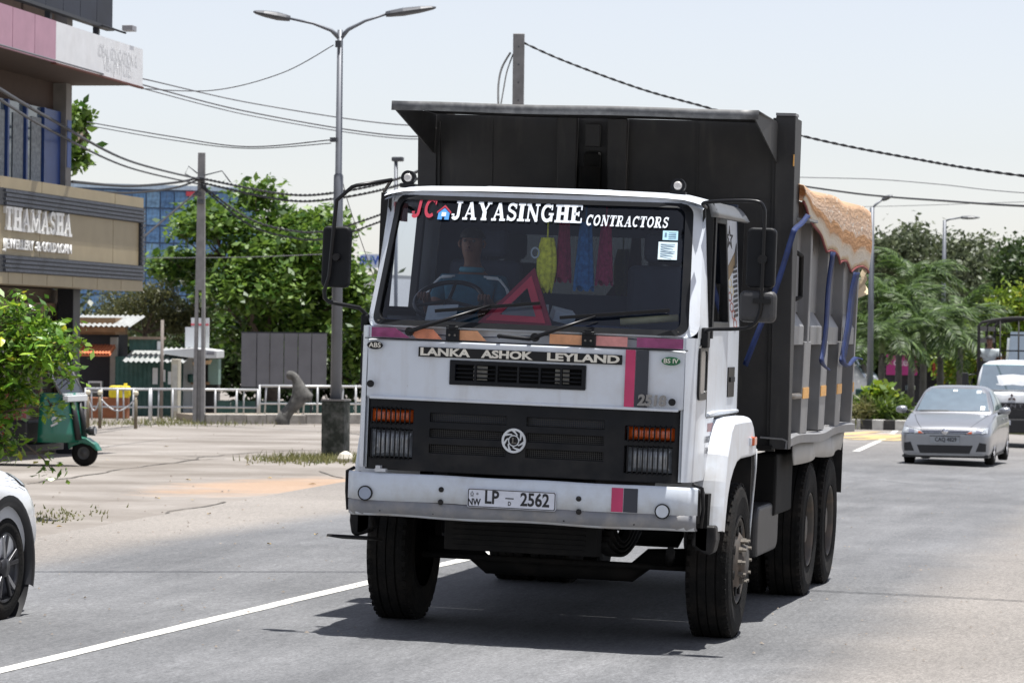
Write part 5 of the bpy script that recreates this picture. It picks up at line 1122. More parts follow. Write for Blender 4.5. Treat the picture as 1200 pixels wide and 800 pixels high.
far_tree(1170, 126, [(1185, 390, 24, 14), (1160, 385, 20, 16), (1200, 375, 20, 20), (1130, 405, 14, 16), (1125, 425, 14, 16), (1190, 355, 14, 10)], 'lime green flowering shrub tree behind the cargo cage', 200, L_lime, .22, 'flowering_tree')
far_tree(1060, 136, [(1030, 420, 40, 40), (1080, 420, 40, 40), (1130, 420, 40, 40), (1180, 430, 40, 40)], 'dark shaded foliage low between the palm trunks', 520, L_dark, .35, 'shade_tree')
# ---- the wooded skyline that closes the view all round
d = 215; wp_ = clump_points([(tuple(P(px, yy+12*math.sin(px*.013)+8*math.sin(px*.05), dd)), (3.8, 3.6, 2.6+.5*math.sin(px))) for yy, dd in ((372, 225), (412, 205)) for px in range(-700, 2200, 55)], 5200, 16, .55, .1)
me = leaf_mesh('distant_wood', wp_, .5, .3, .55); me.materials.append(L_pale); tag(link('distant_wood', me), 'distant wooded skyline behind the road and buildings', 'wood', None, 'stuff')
# ---- island planting
def shrub(px, py, d_, rx, rz, lm, lab, ncl=40, size=.16, up=.4, asp=.4):
    global d; d = d_; bs = GD(px, d); t = thing('shrub', lab, 'shrub', bs, 0, 'shrubs on the planted island')
    me = leaf_mesh('foliage', clump_points([blob(px, py, rx, rz, 0, bs)], ncl, 14, .12, .2), size, up, asp); me.materials.append(lm); link('foliage', me, t)
    b = B()
    for k in range(5): b.tube([V(0, 0, -.05), V(random.uniform(-.3, .3), random.uniform(-.3, .3), .5)], [.03, .01], 5)
    b.build('stem', bark, t)
shrub(1033, 464, 98, 15, 10, L_lime, 'bright lime shrub right of the lamp base on the island', 60, .22, .6, .6)
shrub(1012, 484, 95, 14, 8, L_grass, 'pale strappy plant behind the striped kerb beside the tipper', 50, .34, -.2, .12)
shrub(1036, 483, 95, 14, 8, L_hedge, 'green strappy plant behind the striped kerb beside the sedan mirror', 60, .34, -.2, .14)
shrub(1052, 478, 98, 14, 10, L_hedge, 'low green shrub on the island just left of the sedan mirror', 50, .2, .3, .5)
shrub(1002, 478, 98, 12, 10, L_hedge, 'low green shrub on the island right behind the tipper tail', 50, .2, .3, .5)
# ---- tufts of grass
def tufts(name, label, spots, n, hgt, rad):
    pos = []
    for q in spots:
        c = G(*q)
        for k in range(n):
            x, y = c.x+random.gauss(0, rad), c.y+random.gauss(0, rad*3); pos.append((x, y, g(x, y)))
    p_ = np.array(pos); m_ = len(p_); dr = unit(np.stack([rng.normal(size=m_)*.5, rng.normal(size=m_)*.5, np.ones(m_)], 1)); s_ = unit(np.cross(dr, rng.normal(size=(m_, 3)))); L_ = hgt*rng.uniform(.4, 1.1, size=(m_, 1))
    v = np.stack([p_-s_*.012, p_+s_*.012, p_+dr*L_], 1).reshape(-1, 3); me = bpy.data.meshes.new(name); me.from_pydata([tuple(q) for q in v], [], [(3*i, 3*i+1, 3*i+2) for i in range(m_)]); me.materials.append(L_grass)
    return tag(link(name, me), label, 'grass', None, 'stuff')
tufts('roadside_grass', 'dry grass around the foot of the double street lamp', [(352, 537), (365, 538), (378, 540), (390, 541), (402, 540), (408, 536), (345, 539)], 160, .17, .35)
tufts('kerb_grass', 'dry grass along the foot of the railing', [(185, 494), (200, 495), (215, 496), (230, 496), (245, 496), (258, 497), (150, 497), (130, 497)], 150, .2, .8)
tufts('bush_weeds', 'weeds and litter under the leafy bush', [(45, 606), (52, 610), (40, 602), (35, 609)], 60, .06, .25)
# ================================================================== left side: buildings, kiosks, railing, poles
E0 = P(165, 388, 60); E1 = P(0, 388, 51.8); eL = Vector((E1.x-E0.x, E1.y-E0.y, 0)).normalized(); nL = Vector((-eL.y, eL.x, 0))
if nL.x < 0: nL = -nL
O0 = Vector((E0.x, E0.y, 0)); GZ = g(O0.x, O0.y)
def FP(px, py, off=0.):            # point on the street front (off metres back) -> (along, height)
    r = ray(px, py); o = O0-nL*off; t = (o-CAM).dot(nL)/r.dot(nL); q = CAM+r*t; return (q-O0).dot(eL), q.z-GZ
bldg = thing('jewellery_building', 'two-storey shop building with beige jewellery sign and pink fascia', 'building', (O0.x, O0.y, GZ), math.atan2(eL.y, eL.x))
# local frame: x along the front (towards the camera), y into the building (-nL), z up
sgn = 1 if (Matrix.Rotation(bldg.rotation_euler.z, 3, 'Z') @ V(0, 1, 0)).dot(nL) < 0 else -1
def LB(b, a0, a1, d0, d1, z0, z1): return b.bb(a0, a1, sgn*d0, sgn*d1, z0, z1)
beige = mat('beige_cladding', (.30, .245, .15), .5, var=.08, scale=2); orn = mat('dark_ornament', (.018, .02, .026), .5, var=.3, scale=30); orn2 = mat('ornament_tile', (.085, .095, .12), .45, var=.25, scale=20); conc = mat('grey_render', (.25, .24, .23), .85, var=.15, scale=4, dirt=(.15, .14, .13), dirt_amt=.4)
pinkp = mat('pink_fascia', (.43, .23, .30), .45, var=.08, scale=3); banner = mat('white_banner', (.74, .75, .76), .5, var=.05, scale=4, dirt=(.55, .53, .5), dirt_amt=.3); brown = mat('brown_soffit', (.07, .045, .035), .8); winb = mat('blue_frame', (.02, .06, .24), .4); curt = mat('grey_curtain', (.30, .33, .36), .8, var=.3, scale=14)
rollc = mat('navy_billboard', (.012, .016, .03), .6, var=.3, scale=1.5)
zt, zb = FP(165, 232)[1], FP(165, 341)[1]; hh = zt-zb
LEN = 14.
z1 = zb+.11*hh; z2 = zb+.27*hh; z3 = zb+.73*hh; z4 = zb+.89*hh
back = LB(B(), 0, LEN, .02, .5, zb, zt).build('sign_core', beige, bldg)
edges = [0]+[FP(px, 320)[0] for px in (132, 46)]+[8.5, 11, LEN]
edges2 = [0]+[FP(px, 332)[0] for px in (140, 112, 83, 53, 24)]+[8.0, 9.4, 10.8, 12.4, LEN]
for a, b_ in zip(edges[:-1], edges[1:]):
    LB(B(), a+.012, b_-.012, 0, .019, z2+.004, z3-.004).build('sign_panel', beige, bldg); LB(B(), a+.012, b_-.012, -.03, .019, z4+.004, zt).build('sign_panel', beige, bldg)
for a, b_ in zip(edges2[:-1], edges2[1:]): LB(B(), a+.012, b_-.012, -.03, .019, zb, z1-.004).build('sign_panel', beige, bldg)
ob = B(); o2_ = B()
for za, zc in ((z1, z2), (z3, z4)):
    LB(ob, 0, LEN, -.04, .019, za, zc); kz = (zc-za)/4
    for r_ in range(4):
        n_ = 110
        for i in range(n_):
            a = .03+i*.075+(.037 if r_ % 2 else 0)
            LB(o2_, a, a+.05, -.075, -.041, za+kz*r_+.012, za+kz*(r_+1)-.012)
LB(ob, 0, .22, -.039, .018, z2+.001, z3-.001)
for r_ in range(9):
    for c in range(3): LB(o2_, .02+.066*c, .02+.066*c+.045, -.072, -.04, z2+(z3-z2)*r_/9+.012, z2+(z3-z2)*(r_+1)/9-.012)
ob.build('ornament_border', orn, bldg, weld=False); tag(o2_.build('ornament_tiles', orn2, bldg, weld=False), kind='stuff')
# raised letters
lw = mat('white_sign_letters', (.72, .72, .70), .45)
def sf(a_left, z, back_=.0): return lambda a, c, w: (a_left-a, -sgn*(w+back_), z+c)
aL, zL = FP(3, 270); aR, _ = FP(81, 275); lh = FP(40, 245)[1]-FP(40, 272)[1]
serif('sign_letters', 'THAMASHA', lw, bldg, lh, sf(aL, FP(40, 273)[1]), width=aL-aR, depth=.05, gap=.03)
a0 = (FP(2, 290)[0]+FP(81, 295)[0])/2; wd_ = FP(2, 290)[0]-FP(81, 295)[0]
mxs = Matrix.Translation((a0, -sgn*.03, FP(40, 289)[1])) @ Matrix(((-1, 0, 0, 0), (0, 0, -sgn, 0), (0, 1, 0, 0), (0, 0, 0, 1)))
for w_, p0, p1 in (('JEWELLERY', 2, 37), ('&', 39.5, 45), ('GOLD', 47, 63), ('LOAN', 65, 81)):
    aa, ab = FP(p0, 290)[0], FP(p1, 292)[0]; text('sign_letters', w_, lw, bldg, .215, Matrix.Translation(((aa+ab)/2-a0, 0, 0)) @ mxs, width=aa-ab, bold=.006, depth=.02)
# underside, shop front in the recess, columns
LB(B(), .02, LEN, .52, 1.6, zb+.02, zb+.22).build('shop_soffit', brown, bldg)
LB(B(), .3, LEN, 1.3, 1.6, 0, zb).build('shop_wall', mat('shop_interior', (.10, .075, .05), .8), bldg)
for a in (2.2, 4.4, 6.6, 8.8):
    fr = B(); fr.plate(a-1.0, a+1.0, .25, zb-.25, [(a-.9, a-.05, .4, zb-.4), (a+.05, a+.9, .4, zb-.4)], .08, lambda u, v, w: (u, sgn*(1.2+w), v)); f_ = fr.build('shop_window', mat('bronze_frame', (.20, .13, .08), .5), bldg)
    LB(B(), a-.95, a+.95, 1.245, 1.252, .3, zb-.3).build('pane', mat('shop_glass', (.05, .045, .04), .1, spec=.4), f_)
for a in (1.25, 6.2, 10.5): LB(B(), a-.22, a+.22, .85, 1.15, 0, zb+.01).build('column', orn, bldg, bevel=.01)
LB(B(), .25, LEN, 1.61, 9, 0, zb+.2).build('ground_floor', conc, bldg)
# upper storey
SB = 1.25; ac = FP(84, 150, SB)[0]; zu0 = zt-.02
ztop = FP(84, 55, SB)[1]+.6
holes = []
e_ = [FP(px, 150, SB)[0] for px in (56, 34, 10)]
W0 = FP(30, 200, SB)[1]-.2; W1 = FP(30, 120, SB)[1]
wx_ = [e_[0]+1.0*i for i in range(9)]
LB(B(), ac, ac+.35, SB, SB+.4, zu0, ztop).build('corner_column', conc, bldg, bevel=.01)
LB(B(), ac+.351, LEN, SB+.25, SB+.35, zu0, ztop).build('upper_wall', brown, bldg)
pw = (FP(34, 150, SB)[0]-FP(55, 150, SB)[0])
a = FP(57, 150, SB)[0]
for i in range(9):
    f_ = LB(B(), a+pw*i, a+pw*i+.09, SB+.05, SB+.2, W0, W1).build('mullion', winb, bldg)
    LB(B(), a+pw*i+.1, a+pw*(i+1)-.01, SB+.12, SB+.13, W0, W1).build('window_pane', mat('tinted_pane', (.10, .13, .16), .08, spec=.8), bldg)
    cb = B().grid(lambda u, v: (a+pw*i+.1+(pw-.11)*(.0+.62*u), sgn*(SB+.105+.008*math.sin(u*38)), W0+(W1-W0)*v*.86), [k/30 for k in range(31)], [0, 1]); cb.build('curtain', curt, bldg)
LB(B(), ac+.36, a-.02, SB+.1, SB+.24, W0-.5, W1).build('blue_panel', winb, bldg)
LB(B(), ac+.05, ac+.3, SB-.012, SB-.004, zu0+.55, FP(75, 140, SB)[1]).build('blue_panel', mat('blue_column_panel', (.05, .10, .30), .5), bldg)
LB(B(), ac+.4, LEN, SB+.36, SB+7, zu0, ztop).build('upper_floor', conc, bldg)
# upper fascia
az, zz0 = FP(167, 102); zz1 = FP(167, 58)[1]; ap = FP(65, 60)[0]
LB(B(), az+.02, LEN, .02, SB+.3, zz0+.02, zz0+.2).build('upper_soffit', brown, bldg)
LB(B(), az+.02, LEN, .06, SB+.3, zz1-.15, zz1-.05).build('upper_roof', conc, bldg)
LB(B(), az, ap-.02, 0, .05, zz0, zz1).build('fascia_banner', banner, bldg)
for k in range(6):
    a = ap+1.22*k*(FP(40, 60)[0]-ap)/1.22*1.0 if k else ap
    w_ = FP(40, 60)[0]-ap; LB(B(), ap+w_*k+.01, ap+w_*(k+1)-.01, -.01, .05, zz0+.0, zz1+.0).build('fascia_panel', pinkp, bldg)
LB(B(), az-.02, ap, -.02, .07, zz0-.03, zz0-.002).build('fascia_trim', mat('rusty_trim', (.12, .04, .03), .8), bldg)
fq = mat('faded_grey_print', (.60, .61, .62), .6); ff_ = FP(140, 62)[0]
for tx_, dz in (('IDEAL EDUCATION &', .62), ('VISA (PVT) LTD.', .30)):
    mxs = Matrix.Translation((FP(138, 70)[0], -sgn*.002, zz0+(zz1-zz0)*dz)) @ Matrix(((-1, 0, 0, 0), (0, 0, -sgn, 0), (0, 1, 0, 0), (0, 0, 0, 1)))
    text('banner_print', tx_, fq, bldg, .30, mxs, width=(FP(116, 70)[0]-FP(162, 80)[0])*(1 if dz > .5 else .72), bold=.01, depth=.001)
# billboard frame on the roof and its floodlight
bb0 = thing('roof_billboard', 'dark navy billboard standing on the roof of the jewellery building', 'billboard', bldg.location, bldg.rotation_euler.z)
o1_ = .9; aB = FP(132, 20, o1_)[0]; zB = FP(132, 33, o1_)[1]
for i in range(12): LB(B(), aB+1.05*i+.01, aB+1.05*(i+1)-.01, o1_, o1_+.08, zB, zB+3.4).build('board_panel', rollc, bb0)
for i in range(4): LB(B(), aB+.5+3*i, aB+.62+3*i, o1_+.1, o1_+.2, zz1-.06, zB+3.3).build('post', orn, bb0)
LB(B(), aB-.02, LEN, o1_-.03, o1_+.12, zB-.06, zB-.002).build('bottom_rail', orn, bb0)
fl = thing('floodlight', 'small floodlight on an arm below the roof billboard', 'floodlight', bldg.location, bldg.rotation_euler.z)
aF, zF = FP(147, 37, o1_-.8); b = B(); b.tube([(aB+.7, sgn*(o1_), zB-.02), (aF, sgn*(o1_-.8), zF-.03)], .02, 6); b.build('arm', orn, fl)
B().box((aF-.08, sgn*(o1_-.85), zF+.06), (.28, .2, .10)).build('lamp_head', mat('grey_lamp', (.3, .3, .32), .5), fl, bevel=.01)
# ---- blue glass office block far behind
d = 250; q0, q1 = P(86, 388, d), P(300, 388, d+6); ev = Vector((q1.x-q0.x, q1.y-q0.y, 0)); wl_ = ev.length; ev.normalize(); gz_ = g(q0.x, q0.y)
ofc = thing('glass_office_block', 'distant office block clad in blue glass above the trees', 'building', (q0.x, q0.y, gz_), math.atan2(ev.y, ev.x))
ht = P(200, 219, d).z-gz_
B().bb(0, wl_, .1, 12, 0, ht-.1).build('core', mat('slate_core', (.10, .13, .2), .7), ofc); B().bb(-.1, wl_+.1, -.1, 12, ht-.1, ht+.25).build('parapet', mat('pale_parapet', (.4, .5, .6), .6), ofc)
bg1 = [mat('blue_pane_%d' % i, c, .75, var=.45, scale=3.5, streak=((.22, .27, .33), .6)) for i, c in enumerate(((.08, .17, .32), (.11, .22, .38), (.16, .28, .42)))]
nc, nr = 13, 8; cw = wl_/nc; rh = 1.35; pm = []
for i in range(3): pm.append(B().bb(.05, cw-.05, -.02, .06, .05, rh-.05).build('glass_pane', bg1[i], ofc).data)
first = True
for o in [c for c in ofc.children if c.name.startswith('glass_pane')]: bpy.data.objects.remove(o)
for i in range(nc):
    for j in range(nr): link('glass_pane', pm[(i*7+j*3+i*j) % 3], ofc, (cw*i, 0, ht-.2-rh*(j+1)))
B().bb(wl_*.60, wl_*.66, -.2, -.12, ht-.55, ht-.2).build('roof_sign', mat('red_sign', (.5, .05, .07), .5), ofc)
# ---- white block with a blue sign, seen between mirror and cab
d = 200; q0 = P(418, 388, d); gz_ = g(q0.x, q0.y); wb_ = thing('white_block', 'far white building with a blue sign beside the truck mirror', 'building', (q0.x, q0.y, gz_), -.2)
wm = mat('white_wall', (.66, .66, .66), .7, var=.05); k = d/FPX
B().bb(0, 40*k, 0, 6, 0, (388-275)*k).build('wall', wm, wb_)
sb_ = B().bb(5*k, 36*k, -.15, -.02, (388-263)*k, (388-247)*k).build('sign_board', mat('pale_sign', (.55, .62, .72), .6), wb_)
text('sign_letters', 'SUW', mat('sign_blue', (.05, .12, .45), .5), sb_, .75, Matrix.Translation((20*k, -.17, (388-255)*k)) @ Matrix.Rotation(R(90), 4, 'X'), bold=.02, depth=.01)
B().bb(0, 40*k, -.1, 6, (388-275)*k, (388-271)*k).build('roof', mat('grey_roof', (.3, .3, .3), .7), wb_)
for i in range(3): B().bb((6+11*i)*k, (13+11*i)*k, -.04, 0, (388-330)*k, (388-305)*k).build('window', mat('dark_window', (.06, .07, .08), .2), wb_)
d = 190; 
# ---- kiosks and sheds behind the railing
SD = 101.; ks = SD/FPX
def shed_at(px, name, lab, cat='kiosk', rz=0., dd=SD): q = GD(px, dd); return thing(name, lab, cat, q, YAW*.9+rz)
gs = mat('green_tin', (.012, .06, .05), .6, var=.25, scale=3, dirt=(.10, .13, .12), dirt_amt=.4); tin = mat('tin_roof', (.36, .37, .36), .5, metal=.3, var=.2, scale=3); tile = mat('orange_tile', (.56, .17, .07), .7, var=.2, scale=5); wood = mat('brown_wood', (.20, .12, .06), .8, var=.2, scale=4); wht = mat('kiosk_white', (.60, .62, .63), .6, var=.06, dirt=(.35, .33, .3), dirt_amt=.4)
base_py = 489
def H(py): return (base_py-py)*ks
def corr(b, x0, x1, z0, z1, y, amp=.03, pitch=.16, sl=0.):
    n_ = int((x1-x0)/pitch*4); b.grid(lambda u, v: (x0+(x1-x0)*u, y+amp*math.sin(2*math.pi*(x1-x0)*u/pitch)+sl*v, z0+(z1-z0)*v), [i/n_ for i in range(n_+1)], [0, 1], True)
def corr_roof(b, x0, x1, y0, z0, y1, z1, amp=.03, pitch=.16):
    n_ = int((x1-x0)/pitch*4); b.grid(lambda u, v: (x0+(x1-x0)*u, y0+(y1-y0)*v, z0+(z1-z0)*v+amp*math.sin(2*math.pi*(x1-x0)*u/pitch)), [i/n_ for i in range(n_+1)], [0, 1], True)
# tiled stall
s1 = shed_at(88, 'tiled_stall', 'small stall with orange tiled awning behind the three-wheeler')
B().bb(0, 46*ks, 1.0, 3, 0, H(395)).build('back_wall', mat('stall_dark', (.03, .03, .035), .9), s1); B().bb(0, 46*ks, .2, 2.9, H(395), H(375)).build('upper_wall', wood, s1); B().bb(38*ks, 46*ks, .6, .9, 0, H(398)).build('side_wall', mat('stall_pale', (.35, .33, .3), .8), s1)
nt_ = 14; tm_ = None
for i in range(nt_):
    x = (-2+49*i/nt_)*ks
    if tm_ is None:
        tb_ = B().grid(lambda u, v: (.045*math.cos(math.pi*u)*1.0, -.9+1.3*v, .045*math.sin(math.pi*u)+H(418)+(H(408)-H(418))*v), [k/6 for k in range(7)], [0, 1]); o_ = tb_.build('roof_tile', tile, s1, loc=(x, 0, 0)); tm_ = o_.data
    else: link('roof_tile', tm_, s1, (x, 0, 0))
B().prism([(-.9, H(419)), (.4, H(409)), (.4, H(410)), (-.9, H(420))], 'x', -.05, 46*ks).build('awning_board', tile, s1)
rr = B(); corr_roof(rr, -10*ks, 70*ks, -.6, H(385), 3, H(372)); rr.build('tin_roof', tin, s1); B().bb(0, 60*ks, -.35, -.2, H(392), H(386)).build('fascia_board', wood, s1)
cs = thing('glass_display_case', 'small glass display case under the tiled awning', 'display case', s1.location+V(.55, -.3, 0), s1.rotation_euler.z)
B().plate(0, .42, .35, 1.05, [(.04, .38, .4, .7), (.04, .38, .74, 1.0)], .35, lambda u, v, w: (u, w, v)).build('frame', mat('alu', (.5, .5, .5), .4, metal=.5), cs); B().bb(.03, .39, .01, .015, .38, 1.02).build('pane', glass('case_glass', (.7, .75, .75)), cs); B().bb(0, .42, .02, .33, 0, .345).build('cabinet', wood, cs)
# green tin shed
s2 = shed_at(138, 'green_tin_shed', 'dark green tin shed with tin roof beside the tiled stall')
b = B(); corr(b, 0, 78*ks, 0, H(420), -.5, .02, .14); b.build('front_sheet', gs, s2); B().bb(.02, 78*ks-.02, -.44, 2, 0, H(422)).build('walls', gs, s2)
b = B(); corr_roof(b, 12*ks, 86*ks, -1.3, H(422)-.1, 1.5, H(410)); b.build('roof_sheet', tin, s2); b = B(); corr(b, 14*ks, 52*ks, H(413), H(400), -.1, .03, .2); b.build('upper_sheet', gs, s2); B().bb(14*ks, 55*ks, -.3, .3, H(400), H(397)).build('upper_cap', mat('rusty_tin', (.2, .15, .11), .8), s2)
B().bb(47*ks, 52*ks, -.14, -.1, H(412), H(402)).build('white_board', wht, s2)
for i in range(4): B().bb((44+9*i)*ks, (50+9*i)*ks, -.535, -.522, H(452-3*(i % 2)), H(433+2*(i % 3))).build('paper_notice', wht, s2)
# white kiosk with flat sign roof
s3 = shed_at(206, 'white_kiosk', 'white snack kiosk with flat roof at the foot of the utility pole')
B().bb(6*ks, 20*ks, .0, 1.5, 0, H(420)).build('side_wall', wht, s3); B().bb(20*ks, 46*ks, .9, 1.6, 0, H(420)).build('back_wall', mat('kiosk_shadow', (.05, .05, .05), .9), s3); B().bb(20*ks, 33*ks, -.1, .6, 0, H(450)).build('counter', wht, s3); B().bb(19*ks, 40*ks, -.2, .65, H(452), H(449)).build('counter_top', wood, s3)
B().prism([(-14*ks, H(412)), (26*ks, H(409)), (52*ks, H(412)), (52*ks, H(421)), (24*ks, H(421)), (-14*ks, H(416))], 'y', -.9, 1.2).build('sign_roof', wht, s3, bevel=.02)
B().bb(40*ks, 49*ks, -.91, -.905, H(417), H(413.5)).build('roof_lettering', mat('kiosk_ink', (.2, .2, .22), .6), s3); B().bb(38*ks, 50*ks, .1, .8, H(452), H(422)).build('mesh_panel', mat('mesh_green', (.20, .30, .26), .7, var=.2, scale=40), s3); B().prism([(23*ks, H(426)), (44*ks, H(423)), (42*ks, H(428)), (24*ks, H(430))], 'y', -.7, -.2).build('awning_flap', mat('tan_flap', (.45, .30, .16), .7), s3)
B().lathe([(0, .10), (.02, .14), (.25, .15), (.26, .001)], (21*ks, -.25, H(450)+.01), 'z', 14).build('green_bucket', gs, s3)
b3 = B().bb(10*ks, 30*ks, .2, .5, H(409), H(385)); b3.build('cabinet_sign', wht, s3); B().bb(15*ks, 36*ks, .6, .75, H(409), H(374)).build('upper_sign', wht, s3); B().bb(15*ks, 36*ks, .58, .598, H(383), H(381)).build('red_stripe', mat('red_print', (.55, .05, .07), .5), s3)
B().bb(30*ks, 34*ks, .18, .199, H(408), H(385)).build('yellow_print', mat('yellow_print', (.6, .45, .04), .5), s3)
s4 = shed_at(196, 'pale_cupboard', 'tall weathered cupboard between the tin shed and white kiosk', 'cupboard', 0, 99); B().bb(6*ks, 14*ks, -.2, .5, 0, H(422)).build('body', mat('cream_board', (.48, .45, .36), .7, dirt=(.2, .18, .14), dirt_amt=.5), s4, bevel=.01); B().bb(7*ks, 13*ks, -.22, -.2, .2, H(428)).build('door', mat('cream_door', (.42, .42, .38), .7), s4)
# yellow jerrycan and brown box near bollards
jc = thing('yellow_container', 'yellow plastic container on a brown box behind the railing', 'container', GD(128, 97), .2); B().prism(rrect(0, .62, .62, .98, .08), 'y', 0, .35).build('body', mat('yellow_plastic', (.72, .56, .01), .4), jc, bevel=.04, seg=3); B().tube([(.48, .17, .97), (.48, .17, 1.05)], .05, 8).build('cap', mat('yellow_plastic', (.72, .56, .01), .4), jc)
bx_ = tag(B().bb(-.7, .55, .02, .6, 0, .62).build('wooden_crate', mat('crate_brown', (.24, .085, .035), .8), None, bevel=.01, loc=GD(128, 97), rot=(0, 0, .2)), 'brown wooden crate under the yellow container', 'crate')
# ---- low wall, railing, dark green fence behind
wall_m = mat('old_concrete', (.33, .31, .28), .9, var=.2, scale=5, dirt=(.08, .07, .06), dirt_amt=.6, dscale=3, bump=.4)
A0, A1 = GD(240, 93), GD(560, 96)
wv = (A1-A0); lw_ = thing('low_wall', 'low weathered concrete wall at the foot of the railing', 'wall', A0, math.atan2(wv.y, wv.x)); nb_ = 14; L0 = wv.length/nb_
for i in range(nb_): B().bb(L0*i+.006, L0*(i+1)-.006, -.25, .25, -.1, .27+.02*math.sin(i*3)).build('wall_block', wall_m, lw_, bevel=.02)
B().bb(0, wv.length, .26, 3, -.1, .22).build('planter_fill', mat('dry_soil', (.26, .22, .17), .95, bump=.4), lw_)
Rl = mat('galvanised_rail', (.50, .51, .52), .5, metal=.4, var=.1, scale=6)
def railing(pxa, da, pxb, db, n_, lab, zoff=0.):
    a, b_ = GD(pxa, da), GD(pxb, db); v = b_-a; t = thing('railing', lab, 'railing', a+V(0, 0, zoff), math.atan2(v.y, v.x)); L_ = v.length
    for k, z in enumerate((.92, .40)): B().tube([(0, 0, z), (L_, 0, z-(a.z-b_.z)*0)], .035 if k == 0 else .028, 8).build('rail', Rl, t)
    for i in range(n_+1): B().tube([(L_*i/n_, 0, -.1), (L_*i/n_, 0, .95)], .032, 8).build('post', Rl, t)
    for i in range(0, n_, 2): B().tube([(L_*(i+.35)/n_, .25, -.1), (L_*(i+.35)/n_, .02, .9)], .025, 6).build('brace', Rl, t)
    return t
railing(101, 95, 176, 95, 4, 'galvanised railing behind the chained bollards'); railing(178, 95.5, 303, 96, 5, 'galvanised railing in front of the tin shed and white kiosk'); railing(305, 96, 440, 97, 6, 'galvanised railing in front of the grey billboard', .12)
gf = thing('green_board_fence', 'dark green board fence seen through the railing by the lamp post', 'fence', GD(255, 100), YAW)
for i in range(14): B().bb(.42*i+.005, .42*i+.415, 0, .05, 0, .50).build('board', gs, gf)
# chained bollards
bm_ = mat('bronze_bollard', (.16, .13, .09), .5, metal=.3); cream = mat('cream_ball', (.6, .55, .42), .5); prev = None
for px, lab in ((104, 'bollard left of the pair, nearest the three-wheeler'), (118, 'left bollard of the chained pair in the open'), (160, 'right bollard of the chained pair')):
    t = thing('bollard', lab, 'bollard', GD(px, 84), 0, 'chained bollards'); B().tube([(0, 0, -.05), (0, 0, .86)], .045, 10).build('post', bm_, t); B().lathe([(.85, .03), (.88, .06), (.92, .07), (.97, .055), (.99, .001)], (0, 0, 0), 'z', 12).build('ball_top', cream, t)
    if prev is not None:
        a, b_ = prev+V(0, 0, .78), t.location+V(0, 0, .78); ch = B().tube([a.lerp(b_, i/12)-V(0, 0, .32*math.sin(math.pi*i/12)) for i in range(13)], .022, 5); tag(ch.build('chain', Rl), 'chain hanging between the two open bollards' if px == 160 else 'chain hanging at the three-wheeler front wheel side', 'chain')
    prev = Vector(t.location)
# ---- grey billboard with six panels
bd = thing('grey_billboard', 'blank grey billboard of six panels on two posts under the big tree', 'billboard', GD(283, 99), YAW*.8); kb = 99/FPX; gp_ = mat('grey_board', (.15, .15, .162), .7, var=.12, scale=2)
for i, (x0, x1) in enumerate(((0, 17.5), (18.5, 33), (34, 49.5), (50.5, 66), (67, 82), (83, 100))): B().bb(x0*kb, x1*kb, 0, .06, 37*kb, 100*kb).build('panel', gp_, bd)
for x in (17.8, 82): B().bb((x-1)*kb, (x+1)*kb, .07, .16, 0, 98*kb).build('post', orn, bd)
B().bb(-.03, 101*kb, .065, .1, 35*kb, 37*kb).build('frame_rail', orn, bd)
B().bb(-.03, 101*kb, .065, .1, 100*kb, 101.5*kb).build('frame_rail', orn, bd)
# ---- sculpted stone
st = skinned('stone_sculpture', [[((0, 0, -.1), (.30, .26)), ((.02, 0, .22), (.27, .24)), ((.20, 0, .42), (.15, .16)), ((.42, 0, .60), (.20, .2)), ((.60, 0, .78), (.34, .28)), ((.52, 0, 1.0), (.27, .24)), ((.44, 0, 1.20), (.18, .17)), ((.40, 0, 1.34), (.14, .13)), ((.26, 0, 1.45), (.20, .16)), ((.10, 0, 1.42), (.15, .13))], [((.60, 0, .78), (.34, .28)), ((.80, 0, .80), (.14, .14)), ((.78, 0, .66), (.08, .08))]], mat('weathered_stone', (.10, .097, .09), .9, var=.45, scale=6, bump=.8), None, 1)
st.location = GD(331, 93)+V(0, 0, -.02); st.rotation_euler = (0, 0, YAW); tag(st, 'weathered grey stone sculpture standing by the low wall', 'sculpture')
# ---- street lamps
galv = mat('galvanised_pole', (.15, .16, .18), .5, metal=.3, var=.1, scale=3); lh_m = mat('lamp_head_grey', (.07, .075, .085), .5)
def lamp_head(parent, a, b_, wd=.26):
    a, b_ = Vector(a), Vector(b_); dr = (b_-a).normalized(); sd = dr.cross(V(0, 0, 1)).normalized(); u = sd.cross(dr); L_ = (b_-a).length; b = B()
    pr = [(0, .05, .05), (.1, .09, .06), (.35, .13, .075), (.7, .13, .06), (.93, .09, .035), (1, .03, .015)]
    vs = []
    for t, w_, h_ in pr:
        c = a+dr*L_*t
        for k in range(8): an = math.pi*2*k/8; vs.append(c+sd*w_*math.cos(an)*wd/.26+u*h_*math.sin(an))
    fs = [(i*8+k, i*8+(k+1) % 8, (i+1)*8+(k+1) % 8, (i+1)*8+k) for i in range(5) for k in range(8)]+[list(range(8))[::-1], list(range(40, 48))]
    b.add(vs, fs); return b.build('lamp_head', lh_m, parent)
d = 58.1; q = G(393, 537); lp = thing('street_lamp', 'tall double-arm street lamp standing beside the truck mirror', 'street lamp', q, 0, 'street lamps'); kl = d/FPX
def LW(px, py): return P(px, py, d)-q
hz = LW(398, 35).z
B().tube([V(0, 0, .5), V(0, 0, hz*.66), V(0, 0, hz*.665), V(0, 0, hz)], [.105, .085, .062, .05], 14).build('pole', galv, lp)
t0 = V(0, 0, hz-.05); aR = LW(452, 17); aL_ = LW(340, 22)
